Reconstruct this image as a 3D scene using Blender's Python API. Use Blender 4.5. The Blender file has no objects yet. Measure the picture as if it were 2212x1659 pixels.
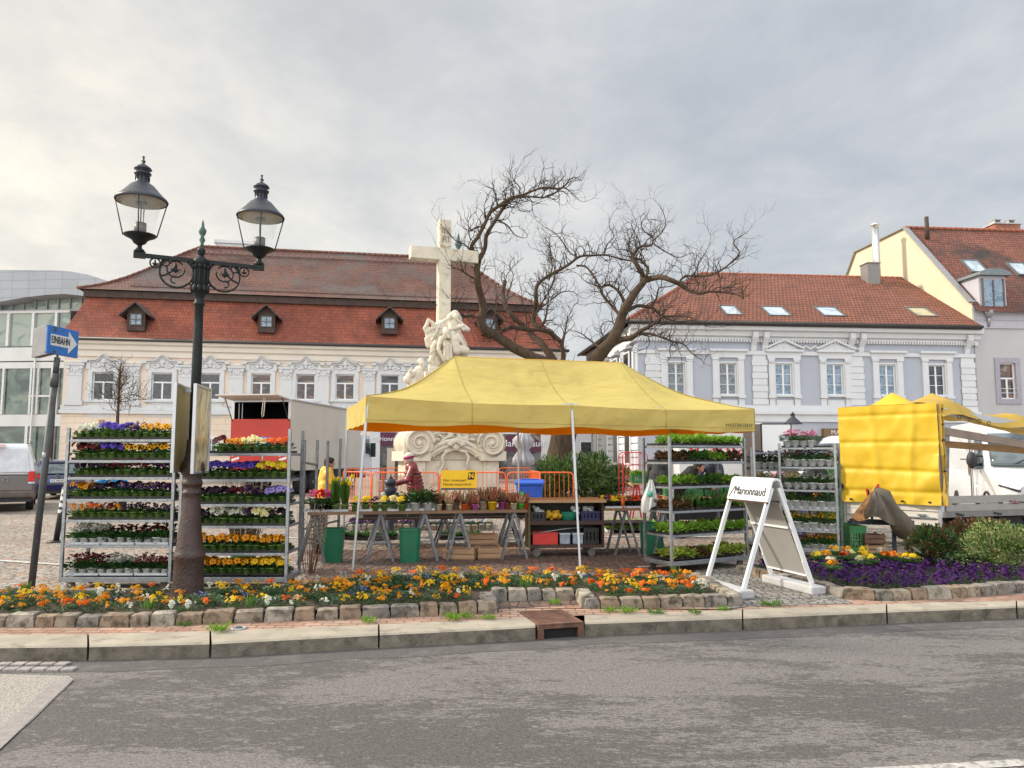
import bpy,bmesh,math,random
from mathutils import Vector,Matrix,noise as mnoise
R=math.radians
sc=bpy.context.scene
C=sc.collection
rnd=random.Random(7)
FPX=1640.0
PITCH=math.atan(155.5/FPX)
cd=bpy.data.cameras.new('camera');cam=bpy.data.objects.new('camera',cd);C.objects.link(cam)
cd.sensor_width=36;cd.lens=FPX/2212*36;cd.clip_start=.05;cd.clip_end=3000
cam.location=(0,0,1.6);cam.rotation_euler=(R(90)+PITCH,0,0)
sc.camera=cam
SUN_EL,SUN_AZ=R(33),R(-81)
w=bpy.data.worlds.new('World');sc.world=w;w.use_nodes=True
nt=w.node_tree;nt.nodes.clear()
def N(t,typ,**k):
 n=t.nodes.new(typ)
 for a,b in k.items():setattr(n,a,b)
 return n
def L(t,a,b):t.links.new(a,b)
def math_(t,op,a,b=None,c=None,clamp=False):
 n=N(t,'ShaderNodeMath',operation=op);n.use_clamp=clamp
 for i,x in enumerate((a,b,c)):
  if x is None:continue
  if isinstance(x,(int,float)):n.inputs[i].default_value=x
  else:L(t,x,n.inputs[i])
 return n.outputs[0]
def ramp(t,fac,stops,interp='LINEAR'):
 n=N(t,'ShaderNodeValToRGB');n.color_ramp.interpolation=interp
 e=n.color_ramp.elements
 while len(e)>1:e.remove(e[-1])
 e[0].position=stops[0][0];e[0].color=tuple(stops[0][1])+(1,)if len(stops[0][1])==3 else stops[0][1]
 for p,c in stops[1:]:
  x=e.new(p);x.color=tuple(c)+(1,)
 L(t,fac,n.inputs[0]);return n.outputs[0]
def mixc(t,f,a,b,mode='MIX'):
 n=N(t,'ShaderNodeMix',data_type='RGBA',blend_type=mode)
 if isinstance(f,(int,float)):n.inputs[0].default_value=f
 else:L(t,f,n.inputs[0])
 for i,x in((6,a),(7,b)):
  if isinstance(x,tuple):n.inputs[i].default_value=x+(1,)if len(x)==3 else x
  else:L(t,x,n.inputs[i])
 return n.outputs[2]
tc=N(nt,'ShaderNodeTexCoord');D=tc.outputs['Generated']
sky=N(nt,'ShaderNodeTexSky',sky_type='NISHITA');sky.sun_disc=False
sky.sun_elevation=SUN_EL;sky.sun_rotation=SUN_AZ
sep=N(nt,'ShaderNodeSeparateXYZ');L(nt,D,sep.inputs[0])
X_,Y_,Z_=sep.outputs
zc=math_(nt,'ADD',math_(nt,'MAXIMUM',Z_,0.0),0.16)
cmb=N(nt,'ShaderNodeCombineXYZ');L(nt,math_(nt,'DIVIDE',X_,zc),cmb.inputs[0]);L(nt,math_(nt,'DIVIDE',Y_,zc),cmb.inputs[1])
def wnoise(scale,det,rough,off,sy=1.0):
 m=N(nt,'ShaderNodeMapping');m.inputs['Location'].default_value=off;m.inputs['Scale'].default_value=(1,sy,1)
 m.inputs['Rotation'].default_value=(0,0,R(12))
 L(nt,cmb.outputs[0],m.inputs[0])
 n=N(nt,'ShaderNodeTexNoise');n.inputs['Scale'].default_value=scale;n.inputs['Detail'].default_value=det
 n.inputs['Roughness'].default_value=rough;n.inputs['Distortion'].default_value=.25;L(nt,m.outputs[0],n.inputs['Vector']);return n.outputs[0]
n1=wnoise(.75,5,.5,(3.1,1.7,0));n2=wnoise(3.2,8,.62,(.3,5.2,0),.8)
cl=math_(nt,'ADD',math_(nt,'MULTIPLY',n1,.5),math_(nt,'MULTIPLY',n2,.5))
left=ramp(nt,math_(nt,'MULTIPLY_ADD',X_,.5,.5),[(.20,(.80,.77,.70)),(.36,(.68,.68,.66)),(.58,(.57,.595,.625)),(.8,(.49,.525,.58))])
shade=ramp(nt,cl,[(.37,(.84,.86,.885)),(.455,(.93,.94,.955)),(.53,(1.04,1.035,1.025)),(.63,(1.20,1.17,1.11))])
cloud=mixc(nt,1.0,left,shade,'MULTIPLY')
low=ramp(nt,Z_,[(0.0,(1.22,1.20,1.14)),(.22,(1.10,1.09,1.07)),(.42,(1.0,1.0,1.01)),(.56,(.97,.98,1.0))])
cloud=mixc(nt,1.0,cloud,low,'MULTIPLY')
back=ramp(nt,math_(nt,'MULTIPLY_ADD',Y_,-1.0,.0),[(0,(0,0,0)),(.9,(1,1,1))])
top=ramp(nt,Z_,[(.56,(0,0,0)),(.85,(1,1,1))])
bst=math_(nt,'ADD',math_(nt,'MULTIPLY',back,1.8),math_(nt,'MULTIPLY',top,1.2))  # extra sky brightness added behind camera and overhead to fill the facades
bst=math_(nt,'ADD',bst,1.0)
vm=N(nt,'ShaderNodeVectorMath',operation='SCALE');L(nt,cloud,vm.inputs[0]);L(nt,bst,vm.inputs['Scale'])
bg1=N(nt,'ShaderNodeBackground');L(nt,sky.outputs[0],bg1 .inputs[0]);bg1 .inputs[1].default_value=.05
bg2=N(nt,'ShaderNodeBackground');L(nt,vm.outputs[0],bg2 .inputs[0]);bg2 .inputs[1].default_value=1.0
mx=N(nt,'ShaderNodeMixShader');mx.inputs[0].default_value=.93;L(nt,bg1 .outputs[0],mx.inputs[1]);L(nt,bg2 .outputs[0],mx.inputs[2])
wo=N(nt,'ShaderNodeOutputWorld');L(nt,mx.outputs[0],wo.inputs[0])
sd=bpy.data.lights.new('sun','SUN');so=bpy.data.objects.new('sun',sd);C.objects.link(so)
sd.energy=4.0;sd.angle=R(4);sd.color=(1,.90,.76)
sdir=Vector((math.sin(SUN_AZ)*math.cos(SUN_EL),math.cos(SUN_AZ)*math.cos(SUN_EL),math.sin(SUN_EL)))
so.rotation_euler=sdir.to_track_quat('Z','Y').to_euler()
sc.view_settings.view_transform='Standard';sc.view_settings.look='None';sc.view_settings.gamma=1
sc.view_settings.exposure=0.2
sc.render.engine='CYCLES'
sc.cycles.max_bounces=6;sc.cycles.transparent_max_bounces=12
CP,SP=math.cos(PITCH),math.sin(PITCH)
def ray(px,py):
 a,b=px-1106.0,829.5-py
 return Vector((a,FPX*CP-b*SP,FPX*SP+b*CP))
def at(px,py,Y):
 d=ray(px,py);t=Y/d.y
 return Vector((d.x*t,Y,1.6+d.z*t))
def gnd(px,py,z=0.0):
 d=ray(px,py);t=(z-1.6)/d.z
 return Vector((d.x*t,d.y*t,z))
def zat(py,Y):return at(1106,py,Y).z
def xat(px,Y,z=1.0):
 dep=Y*CP+(z-1.6)*SP
 return(px-1106.0)/FPX*dep
MATS={}
def mat(name,col,rough=.7,metal=0,var=.12,scale=6,bump=0,bscale=40,spec=.5,coat=0,trans=None,dirt=None,det=5,stretch=(1,1,1)):
 if name in MATS:return MATS[name]
 m=bpy.data.materials.new(name);m.use_nodes=True;t=m.node_tree
 b=t.nodes['Principled BSDF'];b.inputs['Roughness'].default_value=rough;b.inputs['Metallic'].default_value=metal
 b.inputs['Specular IOR Level'].default_value=spec
 if coat:b.inputs['Coat Weight'].default_value=coat
 c=N(t,'ShaderNodeTexCoord');mp=N(t,'ShaderNodeMapping');L(t,c.outputs['Object'],mp.inputs[0]);mp.inputs['Scale'].default_value=stretch
 base=tuple(col)
 if var:
  n=N(t,'ShaderNodeTexNoise');n.inputs['Scale'].default_value=scale;n.inputs['Detail'].default_value=det;L(t,mp.outputs[0],n.inputs['Vector'])
  lo=tuple(x*(1-var)for x in col);hi=tuple(min(1,x*(1+var))for x in col)
  base=ramp(t,n.outputs[0],[(.3,lo),(.7,hi)])
 if dirt:
  n=N(t,'ShaderNodeTexNoise');n.inputs['Scale'].default_value=dirt[1];n.inputs['Detail'].default_value=7;n.inputs['Roughness'].default_value=.65;L(t,mp.outputs[0],n.inputs['Vector'])
  f=ramp(t,n.outputs[0],[(dirt[2],(0,0,0)),(dirt[2]+.15,(1,1,1))])
  base=mixc(t,f,base,tuple(dirt[0]))
 if isinstance(base,tuple):b.inputs['Base Color'].default_value=base+(1,)
 else:L(t,base,b.inputs['Base Color'])
 if bump:
  n=N(t,'ShaderNodeTexNoise');n.inputs['Scale'].default_value=bscale;n.inputs['Detail'].default_value=4;L(t,mp.outputs[0],n.inputs['Vector'])
  bp=N(t,'ShaderNodeBump');bp.inputs['Strength'].default_value=bump;bp.inputs['Distance'].default_value=.02
  L(t,n.outputs[0],bp.inputs['Height']);L(t,bp.outputs[0],b.inputs['Normal'])
 if trans:
  tr=N(t,'ShaderNodeBsdfTranslucent');tr.inputs[0].default_value=tuple(trans[1])+(1,)
  ms=N(t,'ShaderNodeMixShader');ms.inputs[0].default_value=trans[0]
  o=t.nodes['Material Output'];L(t,b.outputs[0],ms.inputs[1]);L(t,tr.outputs[0],ms.inputs[2]);L(t,ms.outputs[0],o.inputs[0])
 MATS[name]=m;return m
def glassmat(name,col=(1,1,1),rough=.02,alpha=.15):
 if name in MATS:return MATS[name]
 m=bpy.data.materials.new(name);m.use_nodes=True;t=m.node_tree
 b=t.nodes['Principled BSDF'];b.inputs['Base Color'].default_value=tuple(col)+(1,);b.inputs['Roughness'].default_value=rough
 b.inputs['Alpha'].default_value=alpha
 MATS[name]=m;return m
def brickmat(name,c1,c2,mortar,bw,bh,ms=.02,axes='XY',rough=.85,bump=.5,var=.25,vscale=.6,stain=None,offset=.5):
 m=bpy.data.materials.new(name);m.use_nodes=True;t=m.node_tree;b=t.nodes['Principled BSDF'];b.inputs['Roughness'].default_value=rough
 c=N(t,'ShaderNodeTexCoord');s=N(t,'ShaderNodeSeparateXYZ');L(t,c.outputs['Object'],s.inputs[0]);cb=N(t,'ShaderNodeCombineXYZ')
 L(t,s.outputs['XYZ'.index(axes[0])],cb.inputs[0]);L(t,s.outputs['XYZ'.index(axes[1])],cb.inputs[1])
 wn=N(t,'ShaderNodeTexNoise');wn.inputs['Scale'].default_value=1.3/bw*.2;L(t,cb.outputs[0],wn.inputs['Vector'])
 va=N(t,'ShaderNodeVectorMath',operation='MULTIPLY_ADD');L(t,wn.outputs['Color'],va.inputs[0]);va.inputs[1].default_value=(bw*.25,bh*.25,0);L(t,cb.outputs[0],va.inputs[2])
 br=N(t,'ShaderNodeTexBrick');L(t,va.outputs[0],br.inputs['Vector']);br.offset=offset
 br.inputs['Scale'].default_value=1;br.inputs['Brick Width'].default_value=bw;br.inputs['Row Height'].default_value=bh
 br.inputs['Mortar Size'].default_value=ms;br.inputs['Mortar Smooth'].default_value=.3
 br.inputs['Color1'].default_value=tuple(c1)+(1,);br.inputs['Color2'].default_value=tuple(c2)+(1,);br.inputs['Mortar'].default_value=tuple(mortar)+(1,)
 n=N(t,'ShaderNodeTexNoise');n.inputs['Scale'].default_value=vscale;n.inputs['Detail'].default_value=8;n.inputs['Roughness'].default_value=.65;L(t,c.outputs['Object'],n.inputs['Vector'])
 f=ramp(t,n.outputs[0],[(.3,(1-var,)*3),(.7,(1+var,)*3)])
 col=mixc(t,1.0,br.outputs['Color'],f,'MULTIPLY')
 if stain:
  n3=N(t,'ShaderNodeTexNoise');n3 .inputs['Scale'].default_value=stain[1];n3 .inputs['Detail'].default_value=9;n3 .inputs['Roughness'].default_value=.7;L(t,c.outputs['Object'],n3 .inputs['Vector'])
  col=mixc(t,ramp(t,n3 .outputs[0],[(stain[2],(0,0,0)),(stain[2]+stain[3],(1,1,1))]),col,tuple(stain[0]))
 L(t,col,b.inputs['Base Color'])
 bp=N(t,'ShaderNodeBump');bp.inputs['Strength'].default_value=bump;bp.inputs['Distance'].default_value=.02;bp.invert=True
 L(t,br.outputs['Fac'],bp.inputs['Height']);L(t,bp.outputs[0],b.inputs['Normal'])
 MATS[name]=m;return m
class MB:
 def __init__(s):s.v=[];s.f=[];s.m=[];s.sm=[]
 def add(s,vs,fs,mi=0,smooth=False):
  o=len(s.v);s.v+=[tuple(x)for x in vs]
  for f in fs:s.f.append(tuple(i+o for i in f));s.m.append(mi);s.sm.append(smooth)
  return s
 def box(s,x0,y0,z0,x1,y1,z1,mi=0):
  if x0>x1:x0,x1=x1,x0
  if y0>y1:y0,y1=y1,y0
  if z0>z1:z0,z1=z1,z0
  return s.add([(x0,y0,z0),(x1,y0,z0),(x1,y1,z0),(x0,y1,z0),(x0,y0,z1),(x1,y0,z1),(x1,y1,z1),(x0,y1,z1)],[(0,3,2,1),(4,5,6,7),(0,1,5,4),(1,2,6,5),(2,3,7,6),(3,0,4,7)],mi)
 def obox(s,c,sz,rot=None,mi=0):
  rot=rot or Matrix.Identity(3);c=Vector(c);o=[]
  for k in((-1,-1,-1),(1,-1,-1),(1,1,-1),(-1,1,-1),(-1,-1,1),(1,-1,1),(1,1,1),(-1,1,1)):
   o.append(c+rot@Vector((k[0]*sz[0]/2,k[1]*sz[1]/2,k[2]*sz[2]/2)))
  return s.add(o,[(0,3,2,1),(4,5,6,7),(0,1,5,4),(1,2,6,5),(2,3,7,6),(3,0,4,7)],mi)
 def bar(s,a,b,w_,h_=None,mi=0,up=(0,0,1)):
  a,b=Vector(a),Vector(b);d=(b-a);l=d.length;d.normalize();u=Vector(up)
  if abs(d.dot(u))>.98:u=Vector((1,0,0))
  x=d.cross(u).normalized();z=x.cross(d)
  return s.obox((a+b)/2,(w_,l,h_ or w_),Matrix((x,d,z)).transposed(),mi)
 def tube(s,pts,r,n=8,mi=0,cap=True,smooth=True):
  pts=[Vector(p)for p in pts];k=len(pts)
  if isinstance(r,(int,float)):r=[r]*k
  vs=[];ref=None
  for i,p in enumerate(pts):
   d=(pts[min(i+1,k-1)]-pts[max(i-1,0)])
   if d.length<1e-9:d=Vector((0,0,1))
   d.normalize()
   if ref is None:
    ref=Vector((0,0,1))if abs(d.z)<.9 else Vector((1,0,0))
   x=(ref-d*ref.dot(d))
   if x.length<1e-6:x=d.orthogonal()
   x.normalize();ref=x;y=d.cross(x)
   for j in range(n):
    a=2*math.pi*j/n;vs.append(p+(x*math.cos(a)+y*math.sin(a))*r[i])
  fs=[]
  for i in range(k-1):
   for j in range(n):
    fs.append((i*n+j,i*n+(j+1)%n,(i+1)*n+(j+1)%n,(i+1)*n+j))
  o=len(s.f);s.add(vs,fs,mi,smooth)
  if cap:
   b0=len(s.v)-len(vs)
   s.f.append(tuple(b0+j for j in reversed(range(n))));s.m.append(mi);s.sm.append(False)
   s.f.append(tuple(b0+(k-1)*n+j for j in range(n)));s.m.append(mi);s.sm.append(False)
  return s
 def lathe(s,prof,n=20,c=(0,0,0),mi=0,smooth=True,ax=None,cap=True):
  c=Vector(c);vs=[];M=ax or Matrix.Identity(3)
  for r,z in prof:
   for j in range(n):
    a=2*math.pi*j/n;vs.append(c+M@Vector((r*math.cos(a),r*math.sin(a),z)))
  fs=[(i*n+j,i*n+(j+1)%n,(i+1)*n+(j+1)%n,(i+1)*n+j)for i in range(len(prof)-1)for j in range(n)]
  o=len(s.v);s.add(vs,fs,mi,smooth)
  if cap:
   for e,rev in((0,True),(len(prof)-1,False)):
    if prof[e][0]>1e-5:
     ids=[o+e*n+j for j in range(n)]
     s.f.append(tuple(reversed(ids))if rev else tuple(ids));s.m.append(mi);s.sm.append(False)
  return s
 def ell(s,c,r,nu=12,nv=8,mi=0,rot=None):
  c=Vector(c);rot=rot or Matrix.Identity(3);prof=[]
  if isinstance(r,(int,float)):r=(r,r,r)
  vs=[];fs=[]
  for i in range(nv+1):
   t=math.pi*i/nv
   for j in range(nu):
    a=2*math.pi*j/nu
    vs.append(c+rot@Vector((r[0]*math.sin(t)*math.cos(a),r[1]*math.sin(t)*math.sin(a),-r[2]*math.cos(t))))
  for i in range(nv):
   for j in range(nu):fs.append((i*nu+j,i*nu+(j+1)%nu,(i+1)*nu+(j+1)%nu,(i+1)*nu+j))
  return s.add(vs,fs,mi,True)
 def prism(s,poly,y0,y1,mi=0,smooth=False):
  n=len(poly);vs=[(p[0],y0,p[1])for p in poly]+[(p[0],y1,p[1])for p in poly]
  fs=[tuple(range(n)),tuple(reversed(range(n,2*n)))]+[(i,i+n,(i+1)%n+n,(i+1)%n)for i in range(n)]
  return s.add(vs,fs,mi,smooth)
 def prismz(s,poly,z0,z1,mi=0):
  n=len(poly);vs=[(p[0],p[1],z0)for p in poly]+[(p[0],p[1],z1)for p in poly]
  fs=[tuple(reversed(range(n))),tuple(range(n,2*n))]+[(i,(i+1)%n,(i+1)%n+n,i+n)for i in range(n)]
  return s.add(vs,fs,mi)
 def prismx(s,poly,x0,x1,mi=0):
  n=len(poly);vs=[(x0,p[0],p[1])for p in poly]+[(x1,p[0],p[1])for p in poly]
  fs=[tuple(range(n)),tuple(reversed(range(n,2*n)))]+[(i,i+n,(i+1)%n+n,(i+1)%n)for i in range(n)]
  return s.add(vs,fs,mi)
 def quad(s,a,b,c,d,mi=0):return s.add([a,b,c,d],[(0,1,2,3)],mi)
 def grid(s,fn,nu,nv,mi=0,smooth=True):
  vs=[fn(i/nu,j/nv)for j in range(nv+1)for i in range(nu+1)]
  return s.add(vs,[(j*(nu+1)+i,j*(nu+1)+i+1,(j+1)*(nu+1)+i+1,(j+1)*(nu+1)+i)for j in range(nv)for i in range(nu)],mi,smooth)
 def xf(s,M,start=0):
  for i in range(start,len(s.v)):s.v[i]=tuple(M@Vector(s.v[i]))
  return s
 def build(s,name,mats,parent=None,loc=None,rz=None,bevel=0,fix=True,solid=0,subd=0,remesh=0,smooth=None):
  me=bpy.data.meshes.new(name);me.from_pydata(s.v,[],s.f)
  if not isinstance(mats,(list,tuple)):mats=[mats]
  for m in mats:me.materials.append(m)
  me.polygons.foreach_set('material_index',s.m)
  me.polygons.foreach_set('use_smooth',s.sm if smooth is None else[smooth]*len(s.f))
  if fix and len(s.f)<60000:
   bm=bmesh.new();bm.from_mesh(me);bmesh.ops.recalc_face_normals(bm,faces=bm.faces);bm.to_mesh(me);bm.free()
  me.update()
  o=bpy.data.objects.new(name,me);C.objects.link(o)
  if parent is not None:own(o,parent)
  if loc is not None:o.location=loc
  if rz is not None:o.rotation_euler=(0,0,rz)
  if remesh:
   q=o.modifiers.new('remesh','REMESH');q.mode='VOXEL';q.voxel_size=remesh;q.use_smooth_shade=True
   q=o.modifiers.new('smooth','SMOOTH');q.iterations=2;q.factor=.5
  if solid:q=o.modifiers.new('solid','SOLIDIFY');q.thickness=solid
  if subd:q=o.modifiers.new('sub','SUBSURF');q.levels=subd;q.render_levels=subd
  if bevel:
   q=o.modifiers.new('bevel','BEVEL');q.width=bevel;q.segments=2;q.limit_method='ANGLE';q.angle_limit=R(40)
  return o
def tag(o,label=None,cat=None,group=None,kind=None):
 if label:o['label']=label
 if cat:o['category']=cat
 if group:o['group']=group
 if kind:o['kind']=kind
 return o
def thing(name,label,cat,loc=(0,0,0),rz=0,group=None,kind=None):
 o=bpy.data.objects.new(name,None);C.objects.link(o);o.location=loc;o.rotation_euler=(0,0,rz);o.empty_display_size=.1
 return tag(o,label,cat,group,kind)
KID={}
def own(o,parent):
 o.parent=parent;KID.setdefault(parent.name,[]).append(o)
def dup(o,loc,rz=0,label=None,group=None,scale=1,rot=None):
 def cp(a,par):
  c=a.copy();C.objects.link(c)
  if par is not None:own(c,par)
  for ch in KID.get(a.name,()):cp(ch,c)
  return c
 r=cp(o,None);r.location=loc;r.rotation_euler=rot or(0,0,rz);r.scale=(scale,)*3
 if label:r['label']=label
 if group:r['group']=group
 return r
class Pool:
 def __init__(s,maker):s.mk=maker;s.p={}
 def put(s,key,loc,rz=0,label=None,group=None,scale=1):
  if key not in s.p:
   o=s.mk(*key)if isinstance(key,tuple)else s.mk(key);s.p[key]=o
   o.location=loc;o.rotation_euler=(0,0,rz);o.scale=(scale,)*3
   if label:o['label']=label
   if group:o['group']=group
   return o
  return dup(s.p[key],loc,rz,label,group,scale)
def text(name,s,size,m,parent=None,loc=(0,0,0),rot=(R(90),0,0),ext=.004,align='CENTER',sx=1,shear=0,space=1,offset=0):
 cu=bpy.data.curves.new(name,'FONT');cu.body=s;cu.size=size;cu.extrude=ext;cu.align_x=align;cu.align_y='CENTER'
 cu.shear=shear;cu.space_character=space;cu.offset=offset;cu.resolution_u=3
 o=bpy.data.objects.new(name,cu);C.objects.link(o)
 dg=bpy.context.evaluated_depsgraph_get();me=bpy.data.meshes.new_from_object(o.evaluated_get(dg))
 bpy.data.objects.remove(o);bpy.data.curves.remove(cu)
 me.materials.clear();me.materials.append(m)
 o=bpy.data.objects.new(name,me);C.objects.link(o);o.location=loc;o.rotation_euler=rot;o.scale=(sx,1,1)
 if parent is not None:own(o,parent)
 return o
def leaf(mb,p,d,up,l,wd,mi=0,fold=.25):
 d=Vector(d).normalized();x=d.cross(Vector(up))
 if x.length<1e-4:x=d.orthogonal()
 x.normalize();n=x.cross(d)
 p=Vector(p);a=p+d*l*.5+x*wd/2+n*wd*fold;b=p+d*l*.5-x*wd/2+n*wd*fold;e=p+d*l-n*l*.12
 mb.add([p,a,e,b],[(0,1,2),(0,2,3)],mi)
def rv(s=1.0):
 while True:
  v=Vector((rnd.uniform(-1,1),rnd.uniform(-1,1),rnd.uniform(-1,1)))
  if.05<v.length<1:return v.normalized()*s
def lerp(a,b,t):return a+(b-a)*t
def poly_mb(pts,z,mb=None,mi=0):
 mb=mb or MB();mb.add([(p[0],p[1],z)for p in pts],[tuple(range(len(pts)))],mi);return mb
KL=[(-700,1402,1374),(-300,1399,1373),(0,1396,1371),(190,1394,1370),(452,1388,1363),(815,1369,1349),(1106,1355,1336),(1261,1345,1329),(1606,1333,1316),(1916,1320,1305),(2212,1309,1297),(2600,1295,1284),(3200,1280,1270)]
KF=[gnd(a,b)for a,b,c in KL];KB=[gnd(a,c)for a,b,c in KL]
def along(P,x):
 for i in range(len(P)-1):
  if P[i].x<=x<=P[i+1].x:
   return P[i].lerp(P[i+1],(x-P[i].x)/(P[i+1].x-P[i].x))
 return P[-1]if x>P[-1].x else P[0]
RZ=-.13
m=bpy.data.materials.new('asphalt');m.use_nodes=True;t=m.node_tree;b=t.nodes['Principled BSDF']
c=N(t,'ShaderNodeTexCoord').outputs['Object']
def nz(t,c,sc_,det=4,ro=.5,stretch=(1,1,1),rot=0,dist=0):
 mp=N(t,'ShaderNodeMapping');mp.inputs['Scale'].default_value=stretch;mp.inputs['Rotation'].default_value=(0,0,rot);L(t,c,mp.inputs[0])
 n=N(t,'ShaderNodeTexNoise');n.inputs['Scale'].default_value=sc_;n.inputs['Detail'].default_value=det;n.inputs['Roughness'].default_value=ro;n.inputs['Distortion'].default_value=dist
 L(t,mp.outputs[0],n.inputs['Vector']);return n.outputs[0]
grain=nz(t,c,95,3,.7)
agg=nz(t,c,38,4,.6)
st=nz(t,c,1.0,8,.72,(.42,1.25,1),R(-9),.4)
fine=nz(t,c,7,6,.75,(.5,1.3,1),R(-9))
mask=math_(t,'ADD',math_(t,'ADD',math_(t,'MULTIPLY',st,.50),math_(t,'MULTIPLY',fine,.26)),math_(t,'MULTIPLY',nz(t,c,30,3,.6,(.5,1.4,1),R(-9)),.24))
_s=N(t,'ShaderNodeSeparateXYZ');L(t,c,_s.inputs[0]);_b=math_(t,'ADD',math_(t,'MULTIPLY',_s.outputs[0],-.09),math_(t,'SUBTRACT',_s.outputs[1],5.05));_b=math_(t,'MULTIPLY',_b,1.9);_g=math_(t,'POWER',2.718,math_(t,'MULTIPLY',math_(t,'MULTIPLY',_b,_b),-1.0));mask=math_(t,'SUBTRACT',math_(t,'ADD',math_(t,'MULTIPLY',_g,.055),mask),.012)
f=ramp(t,mask,[(.485,(0,0,0)),(.52,(1,1,1))])
base=mixc(t,f,(.150,.139,.130),(.082,.074,.069))
sp=ramp(t,grain,[(.36,(.62,.62,.62)),(.5,(1,1,1)),(.64,(1.42,1.40,1.38))])
base=mixc(t,1.0,base,sp,'MULTIPLY')
base=mixc(t,1.0,base,ramp(t,agg,[(.38,(.82,.82,.82)),(.62,(1.16,1.15,1.14))]),'MULTIPLY')
L(t,base,b.inputs['Base Color']);b.inputs['Roughness'].default_value=.82
bp=N(t,'ShaderNodeBump');bp.inputs['Strength'].default_value=.55;bp.inputs['Distance'].default_value=.006;L(t,grain,bp.inputs['Height']);L(t,bp.outputs[0],b.inputs['Normal'])
ASPH=m
mb=MB();poly_mb([(-60,-25),(60,-25),(60,30),(-60,30)],RZ,mb);road=tag(mb.build('road',ASPH),kind='structure')
gut=mat('gutter asphalt',(.092,.082,.078),.85,var=.3,scale=60,bump=.5,bscale=120,dirt=((.13,.12,.115),5,.5))
mb=MB();GN=[]
for i in range(len(KF)):
 a,bq=KF[max(0,i-1)],KF[min(len(KF)-1,i+1)];GN.append(Vector((bq.y-a.y,a.x-bq.x,0)).normalized())
for i in range(len(KF)-1):
 a,bq=KF[i],KF[i+1]
 K_=8
 for k in range(K_):
  p=a.lerp(bq,k/K_);q=a.lerp(bq,(k+1)/K_)
  w1=.34+.07*mnoise.noise(Vector((p.x*1.7,3,0)));w2=.34+.07*mnoise.noise(Vector((q.x*1.7,3,0)))
  m1,m2=GN[i].lerp(GN[i+1],k/K_)*w1,GN[i].lerp(GN[i+1],(k+1)/K_)*w2
  mb.quad((p.x,p.y,RZ+.002),(q.x,q.y,RZ+.002),(q.x+m2 .x,q.y+m2 .y,RZ+.002),(p.x+m1 .x,p.y+m1 .y,RZ+.002))
tag(mb.build('gutter',gut),kind='structure')
conc=mat('washed concrete',(.33,.30,.265),.9,var=.32,scale=55,bump=.9,bscale=60,dirt=((.17,.15,.13),22,.56),det=7)
P=[gnd(x,y,RZ+.006)for x,y in((-900,1463),(0,1456),(150,1460),(160,1468),(75,1550),(0,1618),(-140,1755),(-900,2300))]
tag(poly_mb(P,RZ+.006).build('concrete_patch',conc),kind='structure')
edgm=mat('patch edge strip',(.27,.24,.225),.9,var=.15,scale=20,bump=.4,bscale=90)
A,B2,C2=gnd(160,1468,RZ),gnd(-140,1755,RZ),0
d=(B2-A).normalized();nn=Vector((-d.y,d.x,0))*.13
if nn.x>0:nn=-nn
mb=MB();mb.quad((A.x,A.y,RZ+.009),(B2 .x,B2 .y,RZ+.009),(B2 .x+nn.x,B2 .y+nn.y,RZ+.009),(A.x+nn.x,A.y+nn.y,RZ+.009))
tag(mb.build('concrete_patch_edge',edgm),kind='structure')
setts=mat('grey setts',(.30,.27,.25),.85,var=.25,scale=9,bump=.6,bscale=30)
mb=MB()
for k in range(16):
 x=-330+k*31;
 for row,yy in((0,1437),(1,1448)):
  p=gnd(x+row*14,yy,RZ)
  if x+row*14>175-row*25:continue
  mb.obox((p.x,p.y,RZ+.006),(.105,.07+.02*rnd.random(),.03),Matrix.Rotation(rnd.uniform(-.12,.12),3,'Z'))
tag(mb.build('gutter_setts',setts,bevel=.008),kind='structure')
wht=mat('road paint',(.42,.40,.37),.8,var=.2,scale=12,dirt=((.16,.15,.14),26,.5),det=8)
a,bq=gnd(1490,1682,RZ),gnd(2600,1618,RZ);d=(bq-a).normalized();n_=Vector((d.y,-d.x,0))*.09
mb=MB();mb.quad((a.x,a.y,RZ+.004),(bq.x,bq.y,RZ+.004),(bq.x+n_.x,bq.y+n_.y,RZ+.004),(a.x+n_.x,a.y+n_.y,RZ+.004))
tag(mb.build('road_marking',wht),kind='structure')
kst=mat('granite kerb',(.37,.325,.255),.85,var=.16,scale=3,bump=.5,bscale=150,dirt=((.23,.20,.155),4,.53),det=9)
kfs=mat('kerb face painted shade',(.155,.135,.105),.9,var=.35,scale=9,bump=.6,bscale=70,dirt=((.07,.062,.05),6,.52),det=8)  # shade of the front face put into a darker colour, with mottling
mb=MB()
joints=[-700,-300,190,452,818,1158]
def kpt(P,col):
 for i in range(len(KL)-1):
  if KL[i][0]<=col<=KL[i+1][0]:
   return P[i].lerp(P[i+1],(col-KL[i][0])/(KL[i+1][0]-KL[i][0]))
 return P[-1]
segs=[(-700,-300),(-300,190),(190,454),(454,818),(818,1157),(1261,1604),(1604,1915),(1915,2195),(2195,2560),(2560,3200)]
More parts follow.
